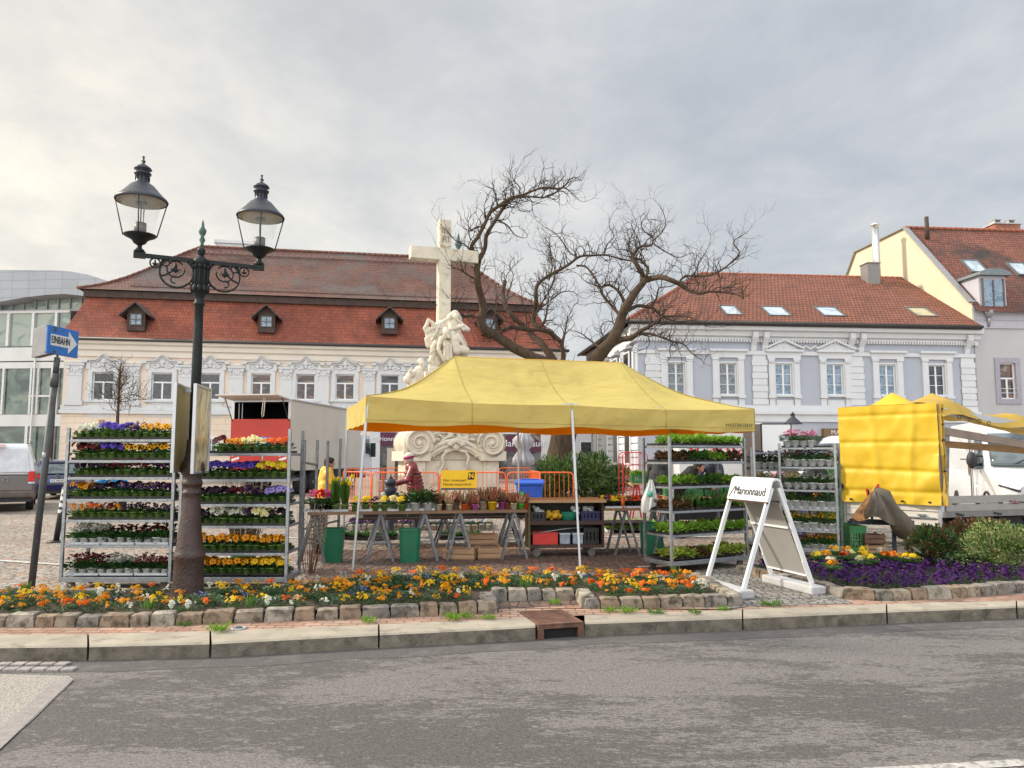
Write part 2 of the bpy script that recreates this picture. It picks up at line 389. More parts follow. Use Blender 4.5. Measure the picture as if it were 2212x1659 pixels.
for a,bq in segs:
 k=6;g=.007
 F=[kpt(KF,lerp(a,bq,i/k))for i in range(k+1)];Bk=[kpt(KB,lerp(a,bq,i/k))for i in range(k+1)]
 d0=(F[1]-F[0]).normalized();F[0]+=d0*g;Bk[0]+=d0*g;d1=(F[-1]-F[-2]).normalized();F[-1]-=d1*g;Bk[-1]-=d1*g
 F[0]+=d0*rnd.uniform(0,.006)
 vs=[]
 for p,q in zip(F,Bk):
  nrm=(p-q).normalized();e=.016
  vs+=[(p.x,p.y,RZ-.12),(p.x,p.y,-e),(p.x-nrm.x*e,p.y-nrm.y*e,.0),(q.x,q.y,.0),(q.x,q.y,RZ-.12)]
 fs=[];mi=[]
 o=len(mb.v)
 for i in range(k):
  for j in range(4):
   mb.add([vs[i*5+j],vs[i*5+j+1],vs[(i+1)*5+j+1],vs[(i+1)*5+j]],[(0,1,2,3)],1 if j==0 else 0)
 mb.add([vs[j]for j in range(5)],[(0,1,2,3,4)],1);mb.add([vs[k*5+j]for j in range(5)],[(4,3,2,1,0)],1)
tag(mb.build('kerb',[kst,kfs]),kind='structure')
def cobblemat(name,s,c1,c2,joint,bump=.6,jw=.06,warm=None):
 m=bpy.data.materials.new(name);m.use_nodes=True;t=m.node_tree;b=t.nodes['Principled BSDF'];b.inputs['Roughness'].default_value=.8
 c=N(t,'ShaderNodeTexCoord').outputs['Object']
 mp=N(t,'ShaderNodeMapping');mp.inputs['Scale'].default_value=(1,1,0);L(t,c,mp.inputs[0])
 v=N(t,'ShaderNodeTexVoronoi',feature='DISTANCE_TO_EDGE');v.inputs['Scale'].default_value=s;v.inputs['Randomness'].default_value=.55;L(t,mp.outputs[0],v.inputs['Vector'])
 v2=N(t,'ShaderNodeTexVoronoi',feature='F1');v2 .inputs['Scale'].default_value=s;v2 .inputs['Randomness'].default_value=.55;L(t,mp.outputs[0],v2 .inputs['Vector'])
 sp=N(t,'ShaderNodeSeparateColor');L(t,v2 .outputs['Color'],sp.inputs[0])
 base=ramp(t,sp.outputs[0],[(0,c1),(1,c2)])
 if warm:base=mixc(t,ramp(t,sp.outputs[1],[(.72,(0,0,0)),(.78,(1,1,1))]),base,warm)
 n=nz(t,c,.5,6,.6);base=mixc(t,1.0,base,ramp(t,n,[(.3,(.8,.8,.8)),(.7,(1.16,1.16,1.16))]),'MULTIPLY')
 f=ramp(t,v.outputs['Distance'],[(jw*.35,(1,1,1)),(jw,(0,0,0))])
 base=mixc(t,f,base,joint);L(t,base,b.inputs['Base Color'])
 h=ramp(t,v.outputs['Distance'],[(0,(0,0,0)),(.18,(1,1,1))])
 bp=N(t,'ShaderNodeBump');bp.inputs['Strength'].default_value=bump;bp.inputs['Distance'].default_value=.02;L(t,h,bp.inputs['Height']);L(t,bp.outputs[0],b.inputs['Normal'])
 return m
sq=cobblemat('square setts',8.5,(.25,.215,.18),(.37,.32,.27),(.10,.085,.07),.7,.08,(.33,.22,.16))
mb=MB()
mb.add([(p.x,p.y,-.004)for p in KB]+[(400,30,-.004),(1500,1500,-.004),(-1500,1500,-.004),(-400,20,-.004)],[tuple(range(len(KB)+4))])
tag(mb.build('square_paving',sq),kind='structure')
clk=brickmat('clinker paving',(.30,.15,.10),(.40,.25,.18),(.12,.095,.07),.17,.10,.009,'XY',.85,.6,.3,1.2,((.30,.25,.19),3,.52,.2))
mb=MB();back=[gnd(x,y)for x,y in((3200,1254),(2600,1262),(2212,1282),(1912,1300),(1800,1290),(1560,1318),(1400,1300),(1060,1280),(700,1310),(0,1330),(-700,1335))]
mb.add([(p.x,p.y,.0)for p in KB]+[(p.x,p.y,.0)for p in back],[tuple(range(len(KB)+len(back)))])
tag(mb.build('pavement',clk),kind='structure')
fan=cobblemat('fan setts',11,(.19,.175,.16),(.29,.27,.25),(.085,.08,.06),.9,.10)
P=[gnd(x,y)for x,y in((1560,1316),(1605,1312),(1845,1304),(1800,1286),(1700,1262),(1585,1238),(1500,1232),(1545,1262),(1560,1300))]
tag(poly_mb(P,.004).build('sett_path',fan),kind='structure')
cb=cobblemat('brown setts painted shade',9,(.095,.062,.046),(.155,.105,.082),(.045,.033,.026),.8,.08,(.20,.11,.08))  # brown setts darkened in colour to paint the tent's shade
P=[gnd(x,y)for x,y in((650,1250),(700,1218),(640,1188),(1100,1186),(1500,1186),(1490,1215),(1530,1240),(1545,1290),(1000,1320),(600,1290))]
tag(poly_mb(P,.003).build('brown_shaded_paving',cb),kind='structure')
lm=mat('faded line paint',(.52,.50,.46),.85,var=.25,scale=8,dirt=((.30,.27,.23),18,.5))
mb=MB()
for(x0,y0,x1,y1,w_)in((-200,1200,250,1229,.11),(560,1163,1560,1160,.12),(1380,1226,1640,1218,.10),(1850,1188,2000,1172,.12)):
 a,bq=gnd(x0,y0),gnd(x1,y1);d=(bq-a).normalized();n_=Vector((-d.y,d.x,0))*w_
 mb.quad((a.x,a.y,.006),(bq.x,bq.y,.006),(bq.x+n_.x,bq.y+n_.y,.006),(a.x+n_.x,a.y+n_.y,.006))
tag(mb.build('painted_line',lm),kind='structure')
rust=mat('rusty cast iron',(.155,.075,.05),.8,metal=.2,var=.35,scale=7,bump=.5,bscale=60,dirt=((.10,.06,.045),5,.5))
blk=mat('black void',(.008,.008,.008),.9,var=0)
f0,f1=kpt(KF,1158),kpt(KF,1262);d=(f1-f0).normalized();L_=(f1-f0).length;nb=Vector((-d.y,d.x,0))
M_=Matrix((d,nb,Vector((0,0,1)))).transposed().to_4x4();M_.translation=f0
dr=thing('storm_drain','rusty cast iron gully inlet set into the kerb below the tent','drain',f0,math.atan2(d.y,d.x))
mb=MB();mb.box(.012,-.02,.0,L_-.012,.62,.014);
for i in range(9):
 for j in range(11):mb.box(.05+i*(L_-.1)/9,.05+j*.05,.013,.05+(i+.55)*(L_-.1)/9,.077+j*.05,.019)
mb.build('lid',rust,dr,bevel=.003)
mb=MB();mb.box(.012,-.02,-.13,.07,.1,-.001);mb.box(L_-.07,-.02,-.13,L_-.012,.1,-.001);mb.box(.0705,-.018,-.035,L_-.0705,.1,-.002);mb.box(.0705,.10,-.2,L_-.0705,.14,-.002)
mb.build('frame',rust,dr,bevel=.004)
MB().box(.072,.02,-.13,L_-.072,.099,-.036).build('opening',blk,dr)
cap=thing('valve_cap','small round grey water valve cap in the brick pavement','valve cap',gnd(516,1358))
MB().lathe([(.075,0),(.075,.012),(.06,.014),(.056,.008),(0,.008)],24).build('ring',mat('zinc',(.42,.42,.41),.5,metal=.5),cap)
MB().lathe([(.03,.008),(.03,.016),(0,.018)],12).build('lid',mat('dark steel',(.10,.10,.11),.5,metal=.6),cap)
cv=gnd(1868,1305);
def offs(path,dist):
 out=[]
 for i,p in enumerate(path):
  a=path[max(0,i-1)];b_=path[min(len(path)-1,i+1)];d=(b_-a).normalized();out.append(p+Vector((-d.y,d.x,0))*dist)
 return out
stone_m=[mat('edging stone %s'%n,c,.9,var=.28,scale=6,bump=.9,bscale=14,dirt=(dd,9,.47),det=8)for n,c,dd in(('sand',(.27,.22,.165),(.085,.068,.048)),('grey',(.20,.18,.155),(.065,.058,.046)),('ochre',(.24,.175,.12),(.08,.06,.042)),('pale',(.30,.265,.215),(.10,.085,.065)))]
def edging(root,path,n,h=.135,wd=.17):
 Ls=[0]
 for i in range(len(path)-1):Ls.append(Ls[-1]+(path[i+1]-path[i]).length)
 def pt(s):
  s=max(0,min(s,Ls[-1]))
  for i in range(len(path)-1):
   if s<=Ls[i+1]+1e-9:return path[i].lerp(path[i+1],(s-Ls[i])/(Ls[i+1]-Ls[i])),(path[i+1]-path[i]).normalized()
 cuts=[0]
 for k in range(n):cuts.append(cuts[-1]+rnd.uniform(.75,1.3))
 f=Ls[-1]/cuts[-1];cuts=[c_*f for c_ in cuts]
 for k in range(n):
  s0,s1=cuts[k]+.008,cuts[k+1]-.008
  (a,d0),(b_,d1)=pt(s0),pt(s1);d=(b_-a).normalized();nn=Vector((-d.y,d.x,0));hh=h+rnd.uniform(-.012,.012)
  mb=MB();nu,nv,nw=5,4,3
  def P3(u,v,w_):
   p=a.lerp(b_,u)+nn*(wd*v);z=-.03+(hh+.03)*w_
   e=.05
   q=Vector((p.x,p.y,z));j=.011*mnoise.noise_vector(q*11+Vector((k*3.1,0,0)))+.004*mnoise.noise_vector(q*37)
   rndc=.016
   cu=min(u,1-u)*(s1-s0);cvv=min(v,1-v)*wd;cw=(1-w_)*hh
   sh=0
   if cw<rndc:
    if cvv<rndc:q-=nn*((1 if v<.5 else-1)*-(rndc-cvv)*.45);q.z-=(rndc-cvv)*.4
    if cu<rndc:q+=d*((1 if u<.5 else-1)*(rndc-cu)*.45);q.z-=(rndc-cu)*.4
   return q+j
  us=[0,.08,.35,.65,.92,1];vs_=[0,.12,.5,.88,1];ws=[0,.3,.62,.88,1]
  def face(fn,A_,B_):
   vv=[fn(x,y)for y in B_ for x in A_];na=len(A_)
   mb.add(vv,[(j*na+i,j*na+i+1,(j+1)*na+i+1,(j+1)*na+i)for j in range(len(B_)-1)for i in range(na-1)],0,True)
  face(lambda x,y:P3(x,0,y),us,ws);face(lambda x,y:P3(x,1,y),us,ws);face(lambda x,y:P3(x,y,1),us,vs_)
  face(lambda x,y:P3(0,x,y),vs_,ws);face(lambda x,y:P3(1,x,y),vs_,ws)
  mb.build('stone_block',rnd.choice(stone_m),root,fix=False)
soil=mat('bed soil',(.045,.030,.020),.95,var=.4,scale=18,bump=1,bscale=30)
bed1=thing('flower_bed','long curved bed of orange and yellow pansies edged with rough stone blocks','flower bed')
front=[gnd(x,y)for x,y in((-420,1352),(0,1355),(270,1355),(550,1345),(820,1335),(1074,1325))]
step=[gnd(1060,1300),gnd(1243,1296)]
right=[gnd(1262,1315),gnd(1430,1313),gnd(1606,1309)]
edging(bed1,front,29,.108,.16)
edging(bed1,[gnd(1078,1322),gnd(1064,1303)],2,.13,.15)
edging(bed1,step,5,.12,.17)
edging(bed1,[gnd(1243,1295),gnd(1256,1313)],1,.12,.15)
edging(bed1,right,8,.108,.16)
edging(bed1,[gnd(1606,1308),gnd(1560,1282),gnd(1515,1258)],4,.12,.16)
bk=[gnd(x,y)for x,y in((1515,1258),(1300,1252),(1000,1250),(840,1252),(760,1260),(640,1274),(400,1284),(0,1287),(-420,1287))]
edging(bed1,bk,30,.075,.14)
mb=MB();ring=[p+Vector((0,.12,0))for p in front+step+right]+bk
mb.add([(p.x,p.y,.075)for p in ring],[tuple(range(len(ring)))]);mb.build('soil',soil,bed1)
bed2=thing('flower_bed','bed of purple flowers with primroses and shrubs edged with stone blocks','flower bed')
fr2=[gnd(x,y)for x,y in((1588,1237),(1714,1263),(1822,1294),(1912,1298),(2060,1293),(2212,1280),(2600,1255))]
edging(bed2,fr2[:3],8,.11,.15);edging(bed2,fr2[2:],21,.115,.16)
bk2=[gnd(x,y)for x,y in((2600,1206),(2212,1210),(2000,1218),(1700,1228),(1588,1233))]
edging(bed2,bk2,16,.07,.14)
mb=MB();ring=[p+Vector((0,.1,0))for p in fr2]+bk2
mb.add([(p.x,p.y,.07)for p in ring],[tuple(range(len(ring)))]);mb.build('soil',soil,bed2)
BED1=(front,step,right,bk);BED2=(fr2,bk2)
class Fac:
 def __init__(s,pxa,Za,pxb,Zb,name,label,cat='building'):
  s.A=Vector((xat(pxa,Za),Za,0));s.B=Vector((xat(pxb,Zb),Zb,0));s.d=(s.B-s.A).normalized()
  s.n=Vector((-s.d.y,s.d.x,0));s.L=(s.B-s.A).length
  s.root=thing(name,label,cat,s.A,math.atan2(s.d.y,s.d.x))
 def uv(s,px,py,dep=0):
  r_=ray(px,py);o=Vector((0,0,1.6));q=s.A+s.n*dep
  t_=(q-o).dot(s.n)/r_.dot(s.n);p=o+r_*t_
  return(p-s.A).dot(s.d),p.z
 def u(s,px,dep=0):return s.uv(px,900,dep)[0]
 def z(s,py,px=700,dep=0):return s.uv(px,py,dep)[1]
def wall_holes(mb,u0,u1,z0,z1,holes,y=0,rev=.22,mi=0,mr=0):
 us=sorted({u0,u1,*[h[0]for h in holes],*[h[1]for h in holes]});zs=sorted({z0,z1,*[h[2]for h in holes],*[h[3]for h in holes]})
 for i in range(len(us)-1):
  for j in range(len(zs)-1):
   cu,cz=(us[i]+us[i+1])/2,(zs[j]+zs[j+1])/2
   if any(h[0]<cu<h[1]and h[2]<cz<h[3]for h in holes):continue
   mb.quad((us[i],y,zs[j]),(us[i+1],y,zs[j]),(us[i+1],y,zs[j+1]),(us[i],y,zs[j+1]),mi)
 for a,b_,c_,d_ in holes:
  mb.quad((a,y,c_),(a,y+rev,c_),(a,y+rev,d_),(a,y,d_),mr);mb.quad((b_,y,c_),(b_,y+rev,c_),(b_,y+rev,d_),(b_,y,d_),mr)
  mb.quad((a,y,c_),(b_,y,c_),(b_,y+rev,c_),(a,y+rev,c_),mr);mb.quad((a,y,d_),(b_,y,d_),(b_,y+rev,d_),(a,y+rev,d_),mr)
cream=mat('cream render',(.72,.60,.50),.9,var=.05,scale=.6,bump=.25,bscale=30,dirt=((.62,.52,.42),.8,.55),det=8)
lilw=mat('pale trim paint',(.60,.605,.61),.85,var=.05,scale=1.5,bump=.15,bscale=20,dirt=((.50,.50,.50),1.5,.6),det=8)
rust_=brickmat('rusticated cream',(.75,.62,.50),(.71,.58,.46),(.50,.41,.33),.95,.40,.012,'XZ',.9,.5,.06,.7,offset=.5)
tile_low=brickmat('orange roof tiles',(.30,.080,.042),(.21,.055,.032),(.12,.04,.028),.20,.22,.016,'XZ',.85,.8,.35,.5,((.085,.05,.04),.45,.54,.22))
tile_up=brickmat('aged roof tiles',(.20,.075,.045),(.125,.055,.042),(.045,.028,.025),.20,.17,.026,'XZ',.85,1.0,.5,.3,((.10,.085,.078),.22,.50,.14))
tile_new=brickmat('red roof tiles',(.29,.092,.045),(.215,.066,.036),(.055,.026,.018),.24,.165,.030,'XZ',.8,1.0,.22,.8,((.15,.07,.05),.6,.60,.2))
darkw=mat('dark brown timber',(.055,.032,.024),.75,var=.3,scale=3)
gutm=mat('gutter metal',(.055,.048,.045),.55,var=.2,metal=.3)
winw=mat('window frame white',(.72,.73,.74),.5,var=.04)
def panemat(name,c1,c2,c3=None,sc_=1.0,off=0):
 m=bpy.data.materials.new(name);m.use_nodes=True;t=m.node_tree;b=t.nodes['Principled BSDF']
 b.inputs['Roughness'].default_value=.06;b.inputs['Specular IOR Level'].default_value=.7
 c=N(t,'ShaderNodeTexCoord').outputs['Object'];n=nz(t,c,1.1*sc_,2,.5,(1,1,1.7),0,1.5)
 st=[(.38,c1),(.5,c2)]+([(.62,c3)]if c3 else[])
 L(t,ramp(t,n,st),b.inputs['Base Color']);return m
pane_d=panemat('dark pane',(.014,.018,.022),(.045,.05,.055))
pane_r=panemat('pane with painted roof reflection',(.02,.022,.025),(.12,.055,.03),(.27,.20,.14))  # roof reflections painted into the pane colour
pane_c=panemat('pane with curtain',(.10,.12,.13),(.20,.225,.235),(.05,.055,.06),2)
pane_b=panemat('bluish pane',(.10,.16,.23),(.22,.29,.36),None,2)
F1=Fac(126,45.5,1212,51,'baroque_building','long cream building with red mansard roof, small dormers and ornate white window surrounds')
br=F1 .root
zE=F1 .z(746,600);Lf=F1 .L
z1=F1 .z(893,400)
wc=[219,347,451,562,658.5,744,841,915,1000,1090]
holes=[];WIN=[]
for c_ in wc:
 u=F1 .u(c_);zt,zb=F1 .z(804+(c_-219)*.009,c_),F1 .z(864+(c_-219)*-.0005,c_)
 hw=.60;holes.append((u-hw,u+hw,zb,zt));WIN.append((u,zb,zt,hw))
lowholes=[]
for c_ in(250,345,450):
 u=F1 .u(c_);lowholes.append((u-.55,u+.55,F1 .z(975,c_),F1 .z(948,c_)))
lowholes[0]=(F1 .u(196),F1 .u(246),.02,F1 .z(938,220))
shops=[(F1 .u(822),F1 .u(862),.05,F1 .z(934,840)),(F1 .u(1072),F1 .u(1168),.05,F1 .z(938,1110))]
mb=MB();wall_holes(mb,0,Lf,z1,zE,holes,0,.2,0,1);mb.box(0,.35,0,Lf,13,zE-.02,0);mb.quad((0,0,0),(0,.36,0),(0,.36,zE),(0,0,zE));mb.quad((Lf,0,0),(Lf,.36,0),(Lf,.36,zE),(Lf,0,zE))
mb.build('wall',[cream,lilw],br,fix=False)
uS=F1 .u(800)
mb=MB();wall_holes(mb,0,uS,0,z1,lowholes,-.06,.3,0,0);mb.build('ground_floor',rust_,br,fix=False)
mb=MB();wall_holes(mb,uS,Lf+.02,0,z1,shops,-.05,.3,0,0);mb.build('shop_front',lilw,br,fix=False)
mb=MB();mb.box(-.1,-.22,z1-.08,Lf+.1,-.065,z1+.14);mb.box(-.05,-.12,z1+.143,Lf+.05,-.002,z1+.42);mb.build('string_course',lilw,br,bevel=.03)
mb=MB();mb.prismx([(-.003,zE-.95),(-.10,zE-.95),(-.13,zE-.62),(-.32,zE-.55),(-.38,zE-.30),(-.62,zE-.22),(-.68,zE-.02),(-.003,zE-.02)],-.3,Lf+.3)
mb.box(0,-.06,zE-1.35,Lf,-.002,zE-1.20);mb.build('cornice',mat('cream trim',(.74,.68,.60),.85,var=.05,scale=1),br)
mb=MB();mb.tube([(-.5,-.78,zE+.02),(Lf+.4,-.78,zE+.02)],.10,10);mb.box(-.4,-.72,zE-.015,Lf+.4,-.3,zE+.05);mb.build('gutter',gutm,br)
def surround(hw,h,seed):
 mb=MB();t_=.25
 mb.box(-hw-t_,-.10,-.02,-hw,-.002,h+.28);mb.box(hw,-.10,-.02,hw+t_,-.002,h+.28);mb.box(-hw,-.10,h,hw,-.002,h+.28)
 mb.box(-hw-.34,-.20,-.14,hw+.34,-.002,-.021)
 mb.box(-hw-.16,-.07,-1.05,hw+.16,-.002,-.141)
 for s_ in(-1,1):mb.box(s_*.28-.17,-.11,-.62,s_*.28+.17,-.07,-.42)
 mb.lathe([(.16,0),(.15,.05),(.07,.07),(0,.06)],14,(0,-.07,-.52),ax=Matrix.Rotation(R(90),3,'X'))
 top=h+.28
 pts=[]
 for k in range(25):
  x=-1+2*k/24;z=.50+.32*math.cos(x*math.pi)**1*(abs(x)<.5)+.0
  z=.42+.34*max(0,math.cos(x*math.pi*.95))**1.2+.05*math.cos(x*3*math.pi)
  pts.append((x*(hw+.42),-.17,top+z))
 mb.tube(pts,[.040+.014*abs(math.sin(k))for k in range(25)],8)
 mb.tube([(p[0]*.94,-.12,p[2]-.13)for p in pts],.035,6)
 for s_ in(-1,1):mb.box(s_*(hw+.42)-.14,-.26,top+.28,s_*(hw+.42)+.14,-.002,top+.45);mb.box(s_*(hw+.24)-.11,-.14,top-.10,s_*(hw+.24)+.11,-.002,top+.28)
 back=[(-hw-.3,top-.002)]+[(p[0]*.9,p[2]-.04)for p in pts[1:-1]]+[(hw+.3,top-.002)]
 mb.prism(back,-.06,-.002)
 rr=random.Random(seed)
 for k in range(22):
  a=rr.uniform(-1,1);mb.ell((a*hw*.95,-.07,top+.12+.42*(1-abs(a))*rr.random()),(rr.uniform(.04,.13),.06,rr.uniform(.04,.10)),8,6)
 mb.ell((0,-.10,top+.38),(.15,.09,.2),10,8);mb.ell((0,-.13,top+.14),(.11,.06,.09),8,6)
 for s_ in(-1,1):
  mb.tube([(s_*.12,-.1,top+.1),(s_*.35,-.11,top+.0),(s_*.6,-.1,top+.10),(s_*.68,-.09,top+.24)],[.05,.06,.05,.02],7)
 return mb
def casement(hw,h,cross=.62):
 mb=MB();f_=.075
 mb.box(-hw,.10,0,-hw+f_,.19,h);mb.box(hw-f_,.10,0,hw,.19,h);mb.box(-hw+f_,.10,0,hw-f_,.19,f_);mb.box(-hw+f_,.10,h-f_,hw-f_,.19,h)
 mb.box(-hw+f_,.08,h*cross,hw-f_,.185,h*cross+.09)
 mb.box(-.05,.085,f_,.05,.182,h*cross)
 return mb
surM=wfM=None
for k,(u,zb,zt,hw)in enumerate(WIN):
 h=zt-zb
 s_=surround(hw,h,3).build('window_surround',lilw,br,loc=(u,0,zb))
 wf=casement(hw,h).build('window',winw,br,loc=(u,0,zb))
 p_=MB().box(-hw+.05,.15,.05,hw-.05,.165,h-.05).build('pane',pane_r if k in(3,4,5)else pane_d,wf)
 p_.location=(0,0,0)
for c_ in(158,282,399,508,616,697,796,880,960,1048,1140):
 u=F1 .u(c_);zt=zE-1.4;mb=MB();pw=.42 if c_<600 else.36
 mb.box(u-pw,-.13,z1+.7,u+pw,-.002,zt-.75);mb.box(u-pw-.1,-.2,z1+.43,u+pw+.1,-.002,z1+.7)
 mb.box(u-pw-.12,-.24,zt-.12,u+pw+.12,-.002,zt)
 mb.box(u-pw-.03,-.16,zt-.75,u+pw+.03,-.002,zt-.68)
 mb.prism([(u-pw+.04,zt-.68),(u+pw-.04,zt-.68),(u+pw+.1,zt-.12),(u-pw-.1,zt-.12)],-.15,-.002)
 for s_ in(-1,1):
  mb.lathe([(.13,0),(.12,.07),(.05,.09),(0,.07)],12,(u+s_*pw*.85,-.15,zt-.26),ax=Matrix.Rotation(R(90),3,'X'))
 for q in range(5):mb.ell((u-pw*.8+q*pw*.4,-.16,zt-.5+.08*(q%2)),(.07,.05,.13),8,6)
 mb.build('pilaster',lilw,br)
ua,wa=F1 .u(221),(F1 .u(266)-F1 .u(178))/2
mb=MB();za=F1 .z(940,221);n_=15
ri,ro=wa*.60,wa*1.02
for k in range(n_):
 a0,a1=math.pi*k/n_+.012,math.pi*(k+1)/n_-.012;ex=.22 if k==n_//2 else 0
 vs=[(ua-math.cos(a)*r_,y,za-.2+math.sin(a)*r_*.82)for y in(-.20 if ex else-.15,-.062)for a,r_ in((a0,ri),(a1,ri),(a1,ro+ex),(a0,ro+ex))]
 mb.add(vs,[(0,1,2,3),(7,6,5,4),(0,4,5,1),(1,5,6,2),(2,6,7,3),(3,7,4,0)])
for s_ in(-1,1):
 for j in range(6):mb.box(ua+s_*ri,-.15,j*(za-.2)/6+.01,ua+s_*ro,-.062,(j+1)*(za-.2)/6-.015)
mb.build('arch',mat('sandstone',(.40,.27,.13),.9,var=.15,scale=2,bump=.4),br)
MB().box(*[lowholes[0][0],.02,.02],lowholes[0][1],.06,lowholes[0][3]).build('gate',darkw,br)
for h_ in lowholes[1:]:
 wf=MB().box(h_[0]-.14,-.12,h_[2]-.14,h_[1]+.14,-.062,h_[3]+.14).build('window',winw,br)
 MB().box(h_[0],-.13,h_[2],h_[1],-.1205,h_[3]).build('pane',pane_d,wf)
 mb=MB()
 for q in range(5):x=lerp(h_[0],h_[1],q/4);mb.box(x-.02,-.17,h_[2],x+.02,-.14,h_[3])
 for q in range(3):z=lerp(h_[2],h_[3],q/2);mb.box(h_[0],-.165,z-.02,h_[1],-.145,z+.02)
 mb.build('grille',winw,wf)
plum=mat('plum sign',(.085,.012,.045),.5,var=.05)
shopglass=panemat('shop glass',(.02,.022,.03),(.07,.075,.085),(.16,.16,.16),.6)
h_=shops[0];wf=MB().box(h_[0],.05,0,h_[1],.1,h_[3]).build('shop_window',shopglass,br)
s1=MB().box(h_[0],-.08,h_[3]-.85,h_[1],.04,h_[3]-.02).build('shop_sign',plum,br)
text('sign_lettering','Marionnaud',.42,winw,s1,(F1 .u(838),-.09,h_[3]-.42),ext=.01)
MB().box(h_[0]+.45,.0,.1,h_[0]+.95,.045,h_[3]-1.0).build('shop_door',mat('pale shop door',(.5,.42,.34),.7),br)  # pale warm flat panel
h_=shops[1];wf=MB().box(h_[0],.05,0,h_[1],.1,h_[3]-.9).build('shop_window',shopglass,br)
uc,rw=(h_[0]+h_[1])/2,(h_[1]-h_[0])/2
mb=MB();mb.prism([(uc-rw,h_[3]-1.15)]+[(uc-rw*math.cos(math.pi*k/20),h_[3]-.8+.82*math.sin(math.pi*k/20))for k in range(21)]+[(uc+rw,h_[3]-1.15)],-.10,.04)
s2=mb.build('shop_sign',plum,br)
text('sign_lettering','Marionnaud',.62,winw,s2,(uc+.25,-.12,h_[3]-.62),ext=.01)
st_=MB().lathe([(.42,0),(.42,.02),(0,.02)],24,(F1 .u(1155),-.04,F1 .z(962,1150)),ax=Matrix.Rotation(R(90),3,'X')).build('window_sticker',mat('violet sticker',(.22,.17,.42),.5),br)
text('sticker_lettering','-50%',.26,winw,st_,(F1 .u(1155),-.075,F1 .z(960,1150)),ext=.004)
def roofpt(F,px,py,dep):u,z=F.uv(px,py,dep);return(u,dep,z)
e0,e1=(-.45,-.7,zE),(Lf+.5,-.7,zE);D_=14
b0=roofpt(F1,188,652,1.7);b1=roofpt(F1,1158,663,1.7);zb_=(b0[2]+b1[2])/2
mb=MB()
n_=6
def low(u,v,A_,B_):
 p=Vector(A_).lerp(Vector(B_),v);p.y+=0;return p
def sweep(a0,a1,c0,c1):
 rows=[]
 for j in range(n_+1):
  v=j/n_;k=v**1.35
  q0=Vector(a0).lerp(Vector(c0),v);q1=Vector(a1).lerp(Vector(c1),v)
  q0 .z=lerp(a0[2],c0[2],k);q1 .z=lerp(a1[2],c1[2],k);rows.append((q0,q1))
 for j in range(n_):mb.quad(rows[j][0],rows[j][1],rows[j+1][1],rows[j+1][0])
B0,B1=(b0[0],1.7,zb_),(b1[0],1.7,zb_);B2_,B3_=(b1[0],D_-1.7,zb_),(b0[0],D_-1.7,zb_)
e2,e3=(Lf+.5,D_+.7,zE),(-.45,D_+.7,zE)
sweep(e0,e1,B0,B1);sweep(e1,e2,B1,B2_);sweep(e2,e3,B2_,B3_);sweep(e3,e0,B3_,B0)
mb.build('lower_roof',tile_low,br,fix=False)
r0=roofpt(F1,436,541,D_/2);r1=roofpt(F1,990,552,D_/2);zr=(r0[2]+r1[2])/2
mb=MB();mb.box(B0[0]-.15,1.45,zb_-.05,B1[0]+.15,D_-1.45,zb_+.38);mb.build('roof_band',darkw,br)
o_=.45;zt=zb_+.40
T0,T1,T2,T3=(B0[0]-o_,1.7-o_,zt),(B1[0]+o_,1.7-o_,zt),(B1[0]+o_,D_-1.7+o_,zt),(B0[0]-o_,D_-1.7+o_,zt)
G0,G1=(r0[0],D_/2,zr),(r1[0],D_/2,zr)
mb=MB()
def hipgrid(a,b_,c,d,nn=8):
 def fn(u,v):
  p=Vector(a).lerp(Vector(b_),u).lerp(Vector(d).lerp(Vector(c),u),v);p.z-=.75*math.sin(math.pi*v)*(1-v)*.9;return p
 mb.grid(fn,12,nn)
hipgrid(T0,T1,G1,G0);hipgrid(T1,T2,G1,G1);hipgrid(T2,T3,G0,G1);hipgrid(T3,T0,G0,G0)
mb.build('upper_roof',tile_up,br,fix=False)
mb=MB()
def ridge_tiles(a,b_,r_=.11):
 a,b_=Vector(a),Vector(b_);k=max(2,int((b_-a).length/.4))
 for i in range(k):
  p,q=a.lerp(b_,i/k),a.lerp(b_,(i+.96)/k);mb.tube([p,q],[r_*1.15,r_*.85],6,smooth=True)
def hipcurve(a,g):
 out=[]
 for i in range(9):
  v=i/8;p=Vector(a).lerp(Vector(g),v);p.z-=.75*math.sin(math.pi*v)*(1-v)*.9;p.z+=.03;out.append(p)
 return out
ridge_tiles((G0[0],G0[1],zr+.04),(G1[0],G1[1],zr+.04))
for a,g in((T0,G0),(T1,G1)):
 cv_=hipcurve(a,g)
 for i in range(8):ridge_tiles(cv_[i],cv_[i+1],.10)
mb.build('ridge_tiles',mat('ridge tile',(.16,.07,.05),.85,var=.3,scale=2),br)
verd=mat('verdigris copper',(.05,.10,.085),.6,metal=.2,var=.3,scale=4)
for g in(G0,G1):
 MB().lathe([(.16,0),(.10,.25),(.22,.5),(.10,.75),(.24,1.0),(.28,1.2),(.12,1.45),(.10,1.7),(.02,2.0)],10,(g[0],g[1],zr)).build('roof_finial',verd,br)
a=F1 .uv(470,540,D_/2+1.5)
ch=MB();ch.box(a[0],D_/2+1,zr-1.5,a[0]+2.9,D_/2+2.2,zr+.62);ch.box(a[0]-.15,D_/2+.85,zr+.623,a[0]+3.05,D_/2+2.35,zr+.85);ch.build('chimney',lilw,br)
mb=MB()
